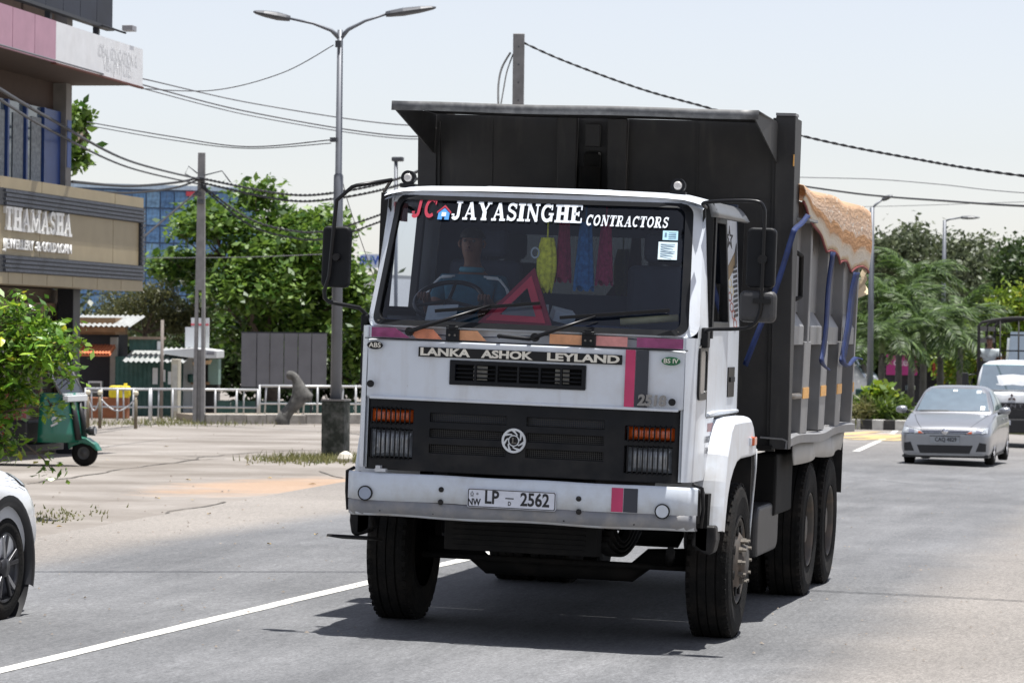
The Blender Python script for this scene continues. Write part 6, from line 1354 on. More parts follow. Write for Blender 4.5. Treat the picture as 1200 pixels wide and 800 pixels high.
for tip, far in ((aR, LW(511, 9)), (aL_, LW(297, 14))):
    b = B().tube([t0-V(0, 0, .1), t0.lerp(tip, .18)+V(0, 0, .0), t0.lerp(tip, .55)+V(0, 0, .03), tip], [.05, .035, .025, .022], 8); b.build('arm', galv, lp); lamp_head(lp, tip, far)
B().bb(-.05, .05, -.14, -.08, LW(398, 52).z-.06, LW(398, 52).z+.06).build('wire_clamp', lh_m, lp); B().bb(-.13, .0, -.14, -.06, LW(398, 164).z-.04, LW(398, 164).z+.04).build('wire_clamp', lh_m, lp)
plinth = mat('painted_plinth', (.022, .028, .022), .85, var=.2, scale=5, dirt=(.20, .20, .19), dirt_amt=.7, dscale=4.4)
B().bb(-.21, .21, -.21, .21, -.1, 1.03).build('plinth', plinth, lp, bevel=.02); B().bb(-.22, .22, -.22, .22, 1.031, 1.06).build('plinth_cap', conc, lp)
cs_ = B(); rs_ = [(random.uniform(.7, 1.1)) for _ in range(10)]
tag(B().lathe([(0, .13), (.06, .15), (.14, .11), (.18, .04), (.19, .001)], tuple(G(405, 541)), 'z', 7, False).build('pale_stone', mat('pale_rock', (.6, .56, .48), .9)), 'pale stone lying at the foot of the lamp plinth', 'stone')
def single_lamp(px, d_, top, base_py, arm, head, lab, pl=True):
    global d; d = d_; q = GD(px, d); t = thing('street_lamp', lab, 'street lamp', q, 0, 'street lamps'); k = d/FPX
    a = P(px+2, top, d)-q; e = P(arm[0], arm[1], d)-q; h = P(head[0], head[1], d)-q
    B().tube([V(0, 0, 0), a*.5, a], [.11, .09, .07], 10).build('pole', galv, t); B().tube([a-V(0, 0, .05), a.lerp(e, .3), e], [.04, .035, .03], 8).build('arm', galv, t); lamp_head(t, e, h, .3)
    if pl: B().bb(-.4, .4, -.4, .4, -.1, 1.1).build('plinth', gs, t, bevel=.03)
single_lamp(1020, 100, 243, 470, (1034, 234), (1046, 229), 'single-arm street lamp on the island just right of the tipper')
single_lamp(1105, 128, 258, 470, (1126, 255), (1148, 255), 'single-arm street lamp above the palm crowns', False)
single_lamp(1181, 150, 350, 470, (1172, 348), (1160, 347), 'far small street lamp above the cargo cage', False)
d = 85; q = GD(465, d); cc = thing('small_mast', 'slim mast with a small head peeping above the cab roof corner', 'mast', q); t_ = P(464, 188, d)-q; B().tube([V(0, 0, 0), t_], .05, 8).build('pole', galv, cc); B().box(tuple(t_+V(.05, 0, .03)), (.3, .2, .12)).build('head', lh_m, cc, bevel=.03)
# ---- utility poles
cpole = mat('concrete_pole', (.24, .235, .23), .85, var=.15, scale=6, bump=.3)
def upole(px, d_, top, lab, wb=.26, wt=.18, slot=False, ang=0.):
    global d; d = d_; q = GD(px, d); H_ = (P(px, top, d)-q).z; t = thing('utility_pole', lab, 'utility pole', q, YAW+ang, 'concrete utility poles'); b = B()
    def sec(z): w_ = wb+(wt-wb)*z/H_; return w_
    if slot:
        hz_ = (P(px, 340, d)-q).z; s0 = (P(px, 410, d)-q).z
        for s in (-1, 1): b.add([(s*(sec(z)*x)/2, sec(z)*.4*y, z) for z in (-.1, hz_) for x, y in ((.34, -1), (1, -1), (1, 1), (.34, 1))], [(0, 1, 2, 3), (4, 7, 6, 5), (0, 4, 5, 1), (1, 5, 6, 2), (2, 6, 7, 3), (3, 7, 4, 0)])
        b.bb(-sec(s0)*.17, sec(s0)*.17, -.06, .06, -.1, s0)
        z0_ = hz_
    else: z0_ = -.1
    b.add([(sec(z)/2*x, sec(z)*.4*y, z) for z in (z0_, H_) for x, y in ((-1, -1), (1, -1), (1, 1), (-1, 1))], [(0, 1, 2, 3), (4, 7, 6, 5), (0, 4, 5, 1), (1, 5, 6, 2), (2, 6, 7, 3), (3, 7, 4, 0)])
    b.build('shaft', cpole, t, bevel=.012); return t, q, H_
pl1, q1_, H1 = upole(234, 93, 179, 'concrete utility pole rising above the white kiosk', .34, .2, True)
for k in range(4): B().box((random.uniform(-.1, .1), -.16, H1-.75-.22*k), (.18, .16, .12)).build('cable_clamp', lh_m, pl1, bevel=.02)
B().tube([(-.1, -.14, H1-.6), (-.35, -.2, H1-.4), (-.45, -.2, H1-.62), (-.1, -.14, H1-.8)], .02, 5).build('cable_loop', lh_m, pl1); B().tube([(.1, -.14, H1-.65), (.6, -.2, H1-.52), (.85, -.2, H1-.85)], .02, 5).build('cable_loop', lh_m, pl1)
pl2, q2_, H2 = upole(604, 62, 40, 'perforated concrete pole behind the tipper body', .22, .22, False)
for k in range(7): B().disc((0, -.092, H2-.25-.34*k), .016, 'y', 8, .012).build('bolt_hole', lh_m, pl2)
d = 93; sp_ = thing('thin_pole', 'thin wooden pole in front of the green tin shed', 'pole', GD(190, 97)); B().tube([V(0, 0, 0), V(0, 0, 2.95)], .05, 8).build('shaft', mat('grey_wood', (.2, .17, .15), .8), sp_)
# ================================================================== overhead wires (each one a thing)
wire_m = mat('wire_black', (.02, .02, .022), .6); wire_g = mat('wire_grey', (.10, .10, .11), .6)
def wire(pts, r, lab, twist=False, m_=None, name='overhead_cable'):
    p3 = sm_path([P(*q) for q in pts], 10); b = B()
    if twist:
        L_ = 0; ph = [0]
        for a, c in zip(p3[:-1], p3[1:]): L_ += (c-a).length; ph.append(L_)
        n_ = max(60, int(L_/.10)); dense = []; j = 0
        for i in range(n_+1):
            s_ = L_*i/n_
            while j < len(ph)-2 and ph[j+1] < s_: j += 1
            t = (s_-ph[j])/max(ph[j+1]-ph[j], 1e-6); dense.append(p3[j].lerp(p3[j+1], t))
        for k in range(2):
            b.tube([q+V(.0, 0, 0)+UP*(r*.55*math.sin(i*1.1+math.pi*k))+RT*(r*.55*math.cos(i*1.1+math.pi*k)) for i, q in enumerate(dense)], r*.6, 5)
    else: b.tube(p3, r, 5)
    o = b.build(name, m_ or wire_m, weld=False); return tag(o, lab, 'cable', 'overhead cables')
D1, D2 = 60, 93
wire([(-300, -90, 24), (-20, 92, 40), (60, 140, 55), (150, 188, 75), (234, 210, 92.8)], .026, 'upper thick twisted cable sweeping down from the top left to the utility pole', True)
wire([(-300, -75, 24), (-20, 104, 40), (60, 153, 55), (150, 196, 75), (234, 216, 92.8)], .022, 'lower thick twisted cable sweeping down from the top left to the utility pole', True)
wire([(236, 209, 92.8), (330, 227, 88), (390, 226, 85), (470, 208, 80), (604, 152, 62)], .036, 'upper twisted cable from the utility pole past the lamp to behind the cab', True)
wire([(236, 214, 92.8), (330, 234, 88), (390, 233, 85), (470, 216, 80), (604, 165, 62)], .034, 'lower twisted cable from the utility pole past the lamp to behind the cab', True)
wire([(236, 217, 92.8), (290, 255, 90), (340, 270, 88), (385, 270, 86), (455, 248, 82), (560, 205, 70), (604, 176, 62)], .03, 'upper sagging cable running to the truck mirror', True)
wire([(236, 219, 92.8), (290, 262, 90), (340, 278, 88), (385, 279, 86), (455, 256, 82), (560, 212, 70), (604, 184, 62)], .028, 'lower sagging cable running to the truck mirror', True)
wire([(84, 213, 70), (150, 218, 80), (205, 214, 89), (234, 208, 92.8)], .035, 'cable from the building roof to the pole above the glass block')
wire([(84, 222, 70), (150, 226, 80), (205, 220, 89), (234, 210, 92.8)], .03, 'second cable from the building roof to the pole above the glass block')
wire([(160, 285, 82), (195, 255, 88), (234, 222, 92.8)], .03, 'slanting stay cable left of the utility pole')
wire([(102, 143, 66), (200, 160, 62), (290, 172, 59), (388, 164, 57.9)], .012, 'thin wire from the building to the lower clamp on the double street lamp', m_=wire_g)
wire([(102, 147, 66), (200, 164, 62), (290, 174, 59), (388, 168, 57.9)], .009, 'faint wire just under the thin wire to the double street lamp', m_=wire_g)
wire([(165, 104, 62), (250, 106, 60), (330, 86, 58.5), (391, 53, 57.9)], .010, 'thin wire rising to the top clamp of the double street lamp', m_=wire_g)
wire([(120, 84, 60), (165, 92, 62), (300, 122, 75), (480, 147, 70), (604, 132, 62)], .014, 'upper long thin wire passing behind the double street lamp', m_=wire_g)
wire([(-10, 50, 45), (165, 99, 62), (300, 133, 70), (480, 160, 68), (604, 142, 62)], .016, 'middle long thin wire passing behind the double street lamp', m_=wire_g)
wire([(160, 102, 62), (300, 137, 75), (480, 163, 69), (604, 146, 62)], .012, 'lowest long thin wire passing behind the double street lamp', m_=wire_g)
wire([(397, 190, 58.3), (402, 215, 59), (412, 250, 60), (440, 330, 63)], .008, 'thin stay wire slanting down right of the double street lamp', m_=wire_g)
wire([(170, 302, 95), (240, 302, 97), (300, 301, 99), (400, 297, 100)], .012, 'faint wire crossing in front of the big tree', m_=wire_g)
wire([(611, 49, 62), (660, 71, 61), (750, 104, 59), (832, 127, 57), (935, 158, 55), (1060, 184, 52), (1230, 210, 48), (1700, 260, 44)], .022, 'dark twisted cable running right from the perforated pole', True)
wire([(598, 62, 62), (588, 80, 61.8), (584, 100, 61.5), (584, 128, 61)], .02, 'loose cable hanging from the perforated pole')
wire([(601, 64, 62), (594, 84, 61.8), (590, 105, 61.5), (586, 128, 61)], .014, 'second loose cable hanging from the perforated pole')
wire([(604, 150, 62), (760, 192, 76), (900, 212, 90), (960, 221, 88), (1022, 229, 86), (1100, 235, 80), (1230, 243, 70), (1700, 262, 60)], .026, 'upper wire passing the near lamp head on the right')
wire([(604, 158, 62), (760, 190, 80), (900, 206, 95), (1022, 210, 93), (1100, 216, 90), (1230, 228, 84), (1700, 250, 72)], .012, 'thin pale wire high on the right', m_=wire_g)
wire([(604, 170, 62), (760, 225, 95), (900, 243, 120), (1022, 242, 118), (1100, 240, 112), (1230, 236, 104), (1700, 226, 90)], .010, 'faint wire below the others on the right', m_=wire_g)
# two cables cross the road out of the picture above; their shadows lie on the asphalt
for k, lab in enumerate(('cable crossing high over the road, its shadow a line behind the front wheels', 'twin of the cable whose shadow lies across the road')):
    a = V(-9, 2.2+.10*k, 7.2); c = V(-2, 5.0+.10*k, 6.9); e = V(9, 5.9+.10*k, 6.7); q = [a, c, V(1.5, 5.55+.1*k, 6.85), V(3, 5.65+.1*k, 6.8), e]
    q = [v+SUNV*0+V(SUNV.x/SUNV.z*v.z, SUNV.y/SUNV.z*v.z, 0) for v in q]
    tag(B().tube(sm_path(q, 8), .016, 6).build('overhead_cable', wire_m), lab, 'cable', 'overhead cables')
# ================================================================== vehicles
silver = mat('silver_paint', (.30, .31, .33), .32, metal=.65, var=.03, coat=.6); pearl = mat('pearl_white_paint', (.70, .71, .73), .25, var=.02, coat=.8); cglass = mat('car_glass', (.12, .17, .20), .03, spec=1.); cglass.node_tree.nodes['Principled BSDF'].inputs['IOR'].default_value = 2.6  # car glass: pale blue base colour stands in for reflected sky
blkt = mat('black_trim', (.015, .015, .017), .5); chro = mat('chrome', (.7, .7, .72), .12, metal=1.); hl_m = mat('headlight_lens', (.30, .32, .34), .1, spec=.9, coat=1.); alloy = mat('alloy_dark', (.05, .05, .055), .35, metal=.5); alloy_s = mat('alloy_silver', (.5, .5, .52), .3, metal=.8)
def hull(name, st, m_, parent, sub=2, crease=None):
    """st: list of (y, [(x,z)...]) half sections from bottom centre round to top centre"""
    k = len(st[0][1]); b = B(); vs = []
    for y, s in st:
        vs += [(x, y, z) for x, z in s]+[(-x, y, z) for x, z in s[-2:0:-1]]
    n_ = 2*k-2; fs = [(i*n_+j, i*n_+(j+1) % n_, (i+1)*n_+(j+1) % n_, (i+1)*n_+j) for i in range(len(st)-1) for j in range(n_)]
    fs += [list(range(n_))[::-1], list(range((len(st)-1)*n_, len(st)*n_))]
    b.add(vs, fs, True); return b.build(name, m_, parent, subsurf=sub)
def bool_cut(o, cutters):
    for c in cutters:
        md = o.modifiers.new('cut', 'BOOLEAN'); md.object = c; md.operation = 'DIFFERENCE'; md.solver = 'EXACT'
    dg = bpy.context.evaluated_depsgraph_get(); me = bpy.data.meshes.new_from_object(o.evaluated_get(dg)); o.modifiers.clear(); old = o.data; o.data = me
    for c in cutters: bpy.data.objects.remove(c)
def cyl(x0, x1, y, z, r): return B().lathe([(x0, .001), (x0, r), (x1, r), (x1, .001)], (0, y, z), 'x', 40, False).build('cutter', blkt)
def wheel(parent, x, y, r, w, s, style='sedan', rim_m=None):
    wl = bpy.data.objects.new('wheel', None); COL.objects.link(wl); wl.parent = parent; wl.location = (x, y, r); rm = rim_m or alloy_s
    B().lathe([(-s*w*.9, r*.62), (-s*w, r*.8), (-s*w*.93, r*.97), (-s*w*.8, r), (-s*w*.2, r), (-s*w*.06, r*.97), (0, r*.8), (-s*.012, r*.66)], (0, 0, 0), 'x', 48).build('tyre', rub, wl)
    B().lathe([(-s*.012, r*.67), (-s*.004, r*.64), (-s*.03, r*.61), (-s*.10, r*.58), (-s*.11, .001)], (0, 0, 0), 'x', 40).build('rim', alloy, wl)
    n_ = 5 if style != 'sedan' else 7
    for k in range(n_):
        t = 2*math.pi*k/n_+.3
        for dt in ((-.13, .13) if style != 'sedan' else (0,)):
            a = V(-s*.02, r*.16*math.cos(t), r*.16*math.sin(t)); e = V(-s*.012, r*.62*math.cos(t+dt*1.4), r*.62*math.sin(t+dt*1.4)); B().bar(a, e, .028 if style != 'sedan' else .04, .022, (1, 0, 0)).build('spoke', (rm if style == 'sedan' else alloy_s if dt < 0 and k % 2 else alloy), wl, bevel=.005)
    B().lathe([(-s*.03, r*.2), (s*.0, r*.17), (s*.004, .001)], (0, 0, 0), 'x', 16).build('hub_cap', rm if style == 'sedan' else alloy, wl)
    return wl
def sec(w0, zb, w1, z1, w2, z2, w3, zt, zc): return [(0, zb), (w0, zb), (w1, z1), (w2, z2), (w3, zt), (w3*.5, zc-.01), (0, zc)]
from mathutils.bvhtree import BVHTree
def bake(o):
    dg = bpy.context.evaluated_depsgraph_get(); me = bpy.data.meshes.new_from_object(o.evaluated_get(dg)); o.modifiers.clear(); o.data = me; return o
def bvh(*obs):
    vs, fs = [], []
    for o in obs:
        k = len(vs); vs += [v.co.copy() for v in o.data.vertices]; fs += [[i+k for i in p.vertices] for p in o.data.polygons]
    return BVHTree.FromPolygons(vs, fs)
def patch(name, m_, parent, tree_, quad, axis='y', s=1, off=.006, n_=10, k_=5, far=3.):
    """a panel that follows the body: quad = four corners (a,b) anticlockwise, cast on along the axis"""
    def f(u, v):
        a = [(1-u)*(1-v)*quad[0][i]+u*(1-v)*quad[1][i]+u*v*quad[2][i]+(1-u)*v*quad[3][i] for i in (0, 1)]
        if axis == 'y': o_, dv = V(a[0], -far, a[1]), V(0, 1, 0)
        else: o_, dv = V(s*far, a[0], a[1]), V(-s, 0, 0)
        h = tree_.ray_cast(o_, dv)
        if h[0] is None: h = tree_.find_nearest(o_+dv*far*.75)
        return h[0]-dv*off
    return B().grid(f, [i/n_ for i in range(n_+1)], [i/k_ for i in range(k_+1)]).build(name, m_, parent)
def sym(fn):
    for s in (-1, 1): fn(s)
def Q(s, *pts): return [(s*a, c) for a, c in pts]
def gsec(w0, z0, w1, zt): return [(0, z0-.02), (w0*.9, z0-.02), (w0, z0), ((w0+w1)/2+.02, (z0+zt)/2), (w1, zt-.06), (w1*.8, zt-.005), (0, zt)]
# ---- silver sedan
q = G(1107, 545.5); car = thing('sedan', 'silver sedan driving towards the camera on the right', 'car', q, R(-1.5))
def sec2(w0, zb, w1, w2, z2, w3, zt, zc): return [(0, zb), (w0-.04, zb), (w0, zb+.03), (w1, zb+.14), (w2, z2), (w2-.01, z2+.03), (w3+.025, zt-.02), (w3, zt-.004), (w3*.6, zc-.006), (0, zc)]
st = [(-.02, sec2(.66, .20, .70, .70, .54, .60, .62, .63)), (.0, sec2(.72, .18, .76, .76, .55, .66, .65, .66)), (.05, sec2(.77, .17, .81, .815, .56, .72, .70, .715)), (.16, sec2(.80, .165, .84, .845, .58, .76, .75, .77)), (.45, sec2(.81, .165, .85, .86, .62, .79, .82, .845)), (.95, sec2(.81, .165, .85, .865, .66, .79, .90, .925)), (1.22, sec2(.81, .165, .85, .865, .70, .79, .945, .965)), (1.32, sec2(.81, .165, .85, .865, .70, .80, .955, .975)), (2.3, sec2(.81, .165, .85, .865, .72, .80, .97, .98)), (3.5, sec2(.81, .165, .85, .86, .74, .80, .99, 1.0)), (4.1, sec2(.78, .2, .82, .83, .74, .76, 1.0, 1.01)), (4.34, sec2(.64, .28, .70, .72, .74, .66, .95, .96))]
cb = hull('body', st, silver, car); bool_cut(cb, [cyl(s*.6, s*.95, y, .31, .35) for s in (-1, 1) for y in (.85, 3.45)])
cbn = bake(hull('cabin', [(1.20, gsec(.75, .92, .74, .965)), (1.23, gsec(.76, .93, .73, .985)), (1.5, gsec(.77, .94, .68, 1.18)), (1.92, gsec(.78, .95, .61, 1.42)), (2.02, gsec(.78, .95, .60, 1.455)), (2.4, gsec(.78, .96, .595, 1.48)), (3.0, gsec(.78, .97, .59, 1.455)), (3.5, gsec(.76, .97, .60, 1.27)), (3.95, gsec(.70, .98, .64, 1.02))], silver, car))
tb_, tc_ = bvh(cb), bvh(cbn)
patch('windscreen_border', blkt, car, tc_, [(-.71, .985), (.71, .985), (.565, 1.425), (-.565, 1.425)], off=.004, n_=16)
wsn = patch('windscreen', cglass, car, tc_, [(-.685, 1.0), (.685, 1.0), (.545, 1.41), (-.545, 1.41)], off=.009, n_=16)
patch('wiper', blkt, car, tc_, [(-.62, .992), (-.08, 1.0), (-.08, 1.014), (-.62, 1.008)], off=.02)
for x0, x1, z0, z1 in ((.52, .60, 1.02, 1.09), (.40, .48, 1.33, 1.38), (-.05, .03, 1.36, 1.39)): patch('windscreen_sticker', mat('white_sticker', (.75, .78, .78), .6), car, tc_, [(x0, z0), (x1, z0), (x1, z1), (x0, z1)], off=.012, n_=2, k_=2)
def sedan_side(s):
    for a in ([(1.50, 1.0), (2.36, 1.0), (2.36, 1.37), (2.05, 1.37)], [(2.44, 1.0), (3.30, 1.01), (3.10, 1.34), (2.44, 1.37)]):
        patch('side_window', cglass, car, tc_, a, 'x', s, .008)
    mr = B().lathe([(-.115, .001), (-.10, .06), (-.03, .09), (.07, .085), (.10, .001)], (0, 0, 0), 'x', 16).build('door_mirror', silver, car, loc=(s*.98, 1.42, 1.01)); mr.scale = (1.05, .8, .78); B().box((0, .06, 0), (.17, .01, .11)).build('mirror_glass', blkt, mr)
    B().bar((s*.84, 1.43, .95), (s*.93, 1.42, .98), .05).build('mirror_stalk', blkt, car)
    hq = Q(s, (.36, .585), (.80, .60), (.80, .735), (.46, .675)); h_ = patch('headlight_housing', blkt, car, tb_, hq, off=.004)
    patch('headlight', mat('clear_lamp', (.42, .45, .48), .08, var=.5, scale=16, spec=.9, coat=1.), car, tb_, Q(s, (.385, .595), (.785, .61), (.785, .722), (.47, .664)), off=.010); patch('lamp_reflector', chro, car, tb_, Q(s, (.56, .615), (.68, .618), (.68, .69), (.58, .675)), off=.014, n_=4, k_=4); patch('turn_lamp', lampo, car, tb_, Q(s, (.40, .60), (.50, .603), (.50, .645), (.46, .64)), off=.014, n_=3, k_=3)
    patch('fog_recess', blkt, car, tb_, Q(s, (.57, .27), (.76, .27), (.765, .42), (.64, .44)), off=.006); B().lathe([(-.02, .001), (-.015, .045), (.02, .05)], (s*.665, .03, .335), 'y', 14).build('fog_lamp', mat('fog_grey', (.16, .16, .17), .3), car)
    patch('hood_shut_line', blkt, car, tb_, Q(s, (.44, .70), (.452, .70), (.70, .925), (.685, .925)), off=.003, n_=2, k_=10)
    patch('bumper_shut_line', blkt, car, tb_, [(.42, .60), (.43, .60), (.43, .72), (.42, .72)], 'x', s, .003, 2, 4)
    for y in (1.36, 2.40, 3.28): patch('door_shut_line', blkt, car, tb_, [(y, .26), (y+.008, .26), (y+.008, .96), (y, .96)], 'x', s, .003, 2, 8)
    for yy in (2.12, 3.0): B().bar((s*.868, yy, .83), (s*.868, yy+.18, .835), .03, .02).build('door_handle', silver, car)
    wheel(car, s*.85, .85, .305, .19, s); wheel(car, s*.85, 3.45, .305, .19, s)
sym(sedan_side)
patch('grille', blkt, car, tb_, [(-.45, .60), (.45, .60), (.47, .672), (-.47, .672)], off=.006, n_=16); patch('grille_bar', chro, car, tb_, [(-.43, .645), (.43, .645), (.45, .662), (-.45, .662)], off=.014, n_=16); patch('grille_bar', chro, car, tb_, [(-.42, .615), (.42, .615), (.42, .624), (-.42, .624)], off=.012, n_=16)
patch('hood_edge_line', blkt, car, tb_, [(-.46, .682), (.46, .682), (.46, .688), (-.46, .688)], off=.003, n_=16)
B().lathe([(-.05, .001), (-.05, .05), (-.03, .062)], (0, 0, .635), 'y', 20).build('front_emblem', chro, car); patch('lower_intake', blkt, car, tb_, [(-.46, .235), (.46, .235), (.52, .385), (-.52, .385)], off=.006, n_=16)
patch('bumper_lip', mat('satin_silver', (.3, .31, .32), .4), car, tb_, [(-.70, .195), (.70, .195), (.70, .222), (-.70, .222)], off=.012, n_=16)
B().bb(-.80, .80, .05, 4.1, .15, .19).build('underbody', blkt, car)
np_ = B().bb(-.27, .27, -.06, -.03, .425, .545).build('number_plate', mat('grey_plate', (.30, .32, .34), .5), car); text('plate_letters', 'CAQ 4829', ptxt, np_, .105, FM(.02, .488, -.062), width=.40, bold=.002, depth=.001); B().bb(-.28, .28, -.05, -.025, .545, .56).build('plate_frame', blkt, car)
# ---- white SUV at the left edge, seen from its right side, driving away
suv = thing('suv', 'white SUV at the left edge with dark two-tone wheels', 'car', (-4.28, .90, g(-4.28, .9)), math.pi-R(1.0))
st = [(.00, sec(.50, .34, .62, .40, .62, .66, .50, .80, .80)), (.05, sec(.62, .26, .76, .40, .77, .68, .62, .86, .87)), (.16, sec(.70, .23, .84, .40, .85, .70, .72, .92, .94)), (.45, sec(.76, .22, .885, .40, .89, .76, .79, .99, 1.01)), (1.0, sec(.78, .22, .885, .40, .895, .82, .80, 1.03, 1.06)), (1.35, sec(.78, .22, .885, .40, .895, .84, .82, 1.06, 1.09)), (2.4, sec(.78, .22, .885, .40, .895, .86, .83, 1.08, 1.10)), (3.6, sec(.78, .22, .885, .42, .895, .88, .83, 1.1, 1.12)), (4.15, sec(.7, .28, .86, .45, .87, .88, .8, 1.1, 1.12)), (4.33, sec(.55, .35, .75, .48, .77, .88, .7, 1.0, 1.02))]
sb2 = hull('body', st, pearl, suv); bool_cut(sb2, [cyl(s*.6, s*1.0, y, .345, .415) for s in (-1, 1) for y in (.86, 3.42)])
ts_ = bvh(sb2)
scb = bake(hull('cabin', [(1.25, gsec(.78, 1.05, .76, 1.09)), (1.6, gsec(.80, 1.06, .70, 1.33)), (2.05, gsec(.82, 1.07, .64, 1.57)), (2.5, gsec(.82, 1.08, .63, 1.60)), (3.3, gsec(.82, 1.1, .63, 1.57)), (3.9, gsec(.80, 1.1, .66, 1.35)), (4.2, gsec(.76, 1.1, .72, 1.14))], pearl, suv)); tsc = bvh(scb)
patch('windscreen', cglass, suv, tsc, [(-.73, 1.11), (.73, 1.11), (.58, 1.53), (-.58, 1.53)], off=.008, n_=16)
for s in (-1, 1):
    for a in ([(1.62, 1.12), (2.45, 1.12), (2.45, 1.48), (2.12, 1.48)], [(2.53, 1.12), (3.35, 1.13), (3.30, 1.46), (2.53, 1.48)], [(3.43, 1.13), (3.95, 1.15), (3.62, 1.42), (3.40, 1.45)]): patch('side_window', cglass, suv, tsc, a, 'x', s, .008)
    B().bb(s*.55, s*.84, 4.20, 4.31, .86, 1.02).build('tail_lamp', mat('red_lamp', (.4, .01, .01), .2), suv, bevel=.03)
    for yc in (.86, 3.42):
        B().grid(lambda i, k: (s*[.85, .905, .912, .905][int(k)], yc+[.405, .405, .44, .475][int(k)]*math.cos(R(i*10)), .345+[.405, .405, .44, .475][int(k)]*math.sin(R(i*10))), range(-2, 21), range(4)).build('arch_cladding', blkt, suv)
        B().lathe([(s*.45, .001), (s*.45, .411), (s*.897, .411)], (0, yc, .345), 'x', 36).build('wheel_well', blkt, suv)
    B().bb(s*.84, s*.905, 1.34, 2.95, .24, .40).build('sill_cladding', blkt, suv, bevel=.015)
    patch('headlight_trim', blkt, suv, ts_, Q(s, (.50, .80), (.86, .83), (.875, .965), (.60, .93)), off=.006); patch('headlight', hl_m, suv, ts_, Q(s, (.54, .83), (.84, .85), (.855, .945), (.62, .915)), off=.012)
    patch('headlight_side', hl_m, suv, ts_, [(.20, .84), (.42, .87), (.52, .955), (.24, .935)], 'x', s, .012, 16, 8)
    for y in (1.42, 2.5): patch('door_shut_line', blkt, suv, ts_, [(y, .42), (y+.008, .42), (y+.008, 1.04), (y, 1.04)], 'x', s, .003, 2, 8)
    mr = B().lathe([(-.12, .001), (-.10, .07), (-.03, .10), (.07, .09), (.09, .001)], (0, 0, 0), 'x', 16).build('door_mirror', pearl, suv, loc=(s*1.02, 1.62, 1.12)); mr.scale = (1, .8, .72)
    wheel(suv, s*.895, .86, .345, .225, s, 'suv'); wheel(suv, s*.895, 3.42, .345, .225, s, 'suv')
b = B(); b.prism(rrect(-.62, .62, .25, .36, .04), 'y', .02, .3); b.build('lower_bumper', blkt, suv, bevel=.02); B().grid(lambda u, v: (.55*u, .005+.08*u*u, .60+.16*v), [-1+.1*i for i in range(21)], [0, 1]).build('grille', blkt, suv)
for s in (-1, 1): patch('bumper_corner_cladding', blkt, suv, ts_, Q(s, (.35, .26), (.80, .28), (.82, .40), (.35, .36)), off=.008)
B().grid(lambda u, v: (.62*u, 4.22-.42*v, 1.16+.22*v), [-1, 0, 1], [0, .5, 1]).build('rear_window', cglass, suv); B().bb(-.80, .80, 4.18, 4.36, .34, .56).build('rear_bumper', blkt, suv, bevel=.05); B().bb(-.26, .26, 4.36, 4.375, .64, .75).build('rear_plate', mat('yellow_plate', (.7, .55, .1), .5), suv)
# ---- green three-wheeler (local: faces +x)
tk = thing('three_wheeler', 'green three-wheeler taxi half hidden by the leafy bush', 'three-wheeler', G(99, 546)+V(0, 0, 0), 0); hdv = (RT*1.0-FW*.22); tk.rotation_euler.z = math.atan2(hdv.y, hdv.x); tgm = mat('tuk_green', (.008, .13, .085), .35, var=.08, coat=.4); canv = mat('grey_canvas', (.12, .12, .125), .85)
wf = bpy.data.objects.new('wheel', None); COL.objects.link(wf); wf.parent = tk; wf.location = (0, 0, .21)
def small_wheel(p_, loc):
    w_ = bpy.data.objects.new('wheel', None); COL.objects.link(w_); w_.parent = p_; w_.location = loc
    B().lathe([(-.05, .10), (-.055, .15), (-.045, .20), (-.025, .21), (.025, .21), (.045, .20), (.055, .15), (.05, .10)], (0, 0, 0), 'y', 28).build('tyre', rub, w_); B().lathe([(-.05, .105), (-.03, .06), (-.06, .03), (-.06, .001)], (0, 0, 0), 'y', 20).build('rim', mat('tuk_rim', (.05, .05, .05), .6), w_)
bpy.data.objects.remove(wf); small_wheel(tk, (0, 0, .21)); small_wheel(tk, (-1.95, -.52, .21)); small_wheel(tk, (-1.95, .52, .21))
B().prism([(-.26, .40), (-.10, .47), (.06, .45), (.20, .36), (.27, .25), (.23, .24), (.12, .33), (-.02, .37), (-.16, .32), (-.24, .26)], 'y', -.10, .10).build('front_mudguard', tgm, tk, bevel=.025, seg=3)
b = B(); b.grid(lambda u, v: (-.62+.62*math.cos(u)*(1-.30*v)*(.9 if abs(u) < 9 else 1)+.05*v, .56*math.sin(u)*(1-.0*v)*(.75+.25*math.cos(u*.5)), .38+.78*v), [R(-88+11*i) for i in range(17)], [i/5 for i in range(6)]); fc = b.build('front_cowl', tgm, tk); fc.modifiers.new('s', 'SOLIDIFY').thickness = .02
B().bb(-2.45, -.58, -.62, .62, .24, .34).build('floor_pan', blkt, tk)
B().prism([(-1.35, .34), (-2.5, .34), (-2.6, .55), (-2.58, 1.02), (-1.5, 1.02), (-1.4, .8)], 'y', -.64, .64).build('rear_body', tgm, tk, bevel=.05, seg=3)
B().bb(-1.15, -.75, -.55, .55, .34, .72).build('driver_seat', blkt, tk, bevel=.04); B().bb(-1.32, -1.18, -.55, .55, .6, 1.15).build('seat_back', mat('red_seat', (.4, .02, .02), .6), tk, bevel=.04)
B().bb(-1.19, -1.17, -.5, .5, .36, .56).build('red_panel', mat('red_seat', (.4, .02, .02), .6), tk)
for s in (-1, 1):
    B().tube([(-.22, s*.5, 1.14), (-.52, s*.54, 1.66)], .022, 6).build('windscreen_post', canv, tk); B().tube([(-1.35, s*.6, 1.0), (-1.38, s*.6, 1.66)], .02, 6).build('canopy_post', blkt, tk); B().tube([(-2.5, s*.6, 1.0), (-2.45, s*.6, 1.6)], .02, 6).build('canopy_post', blkt, tk)
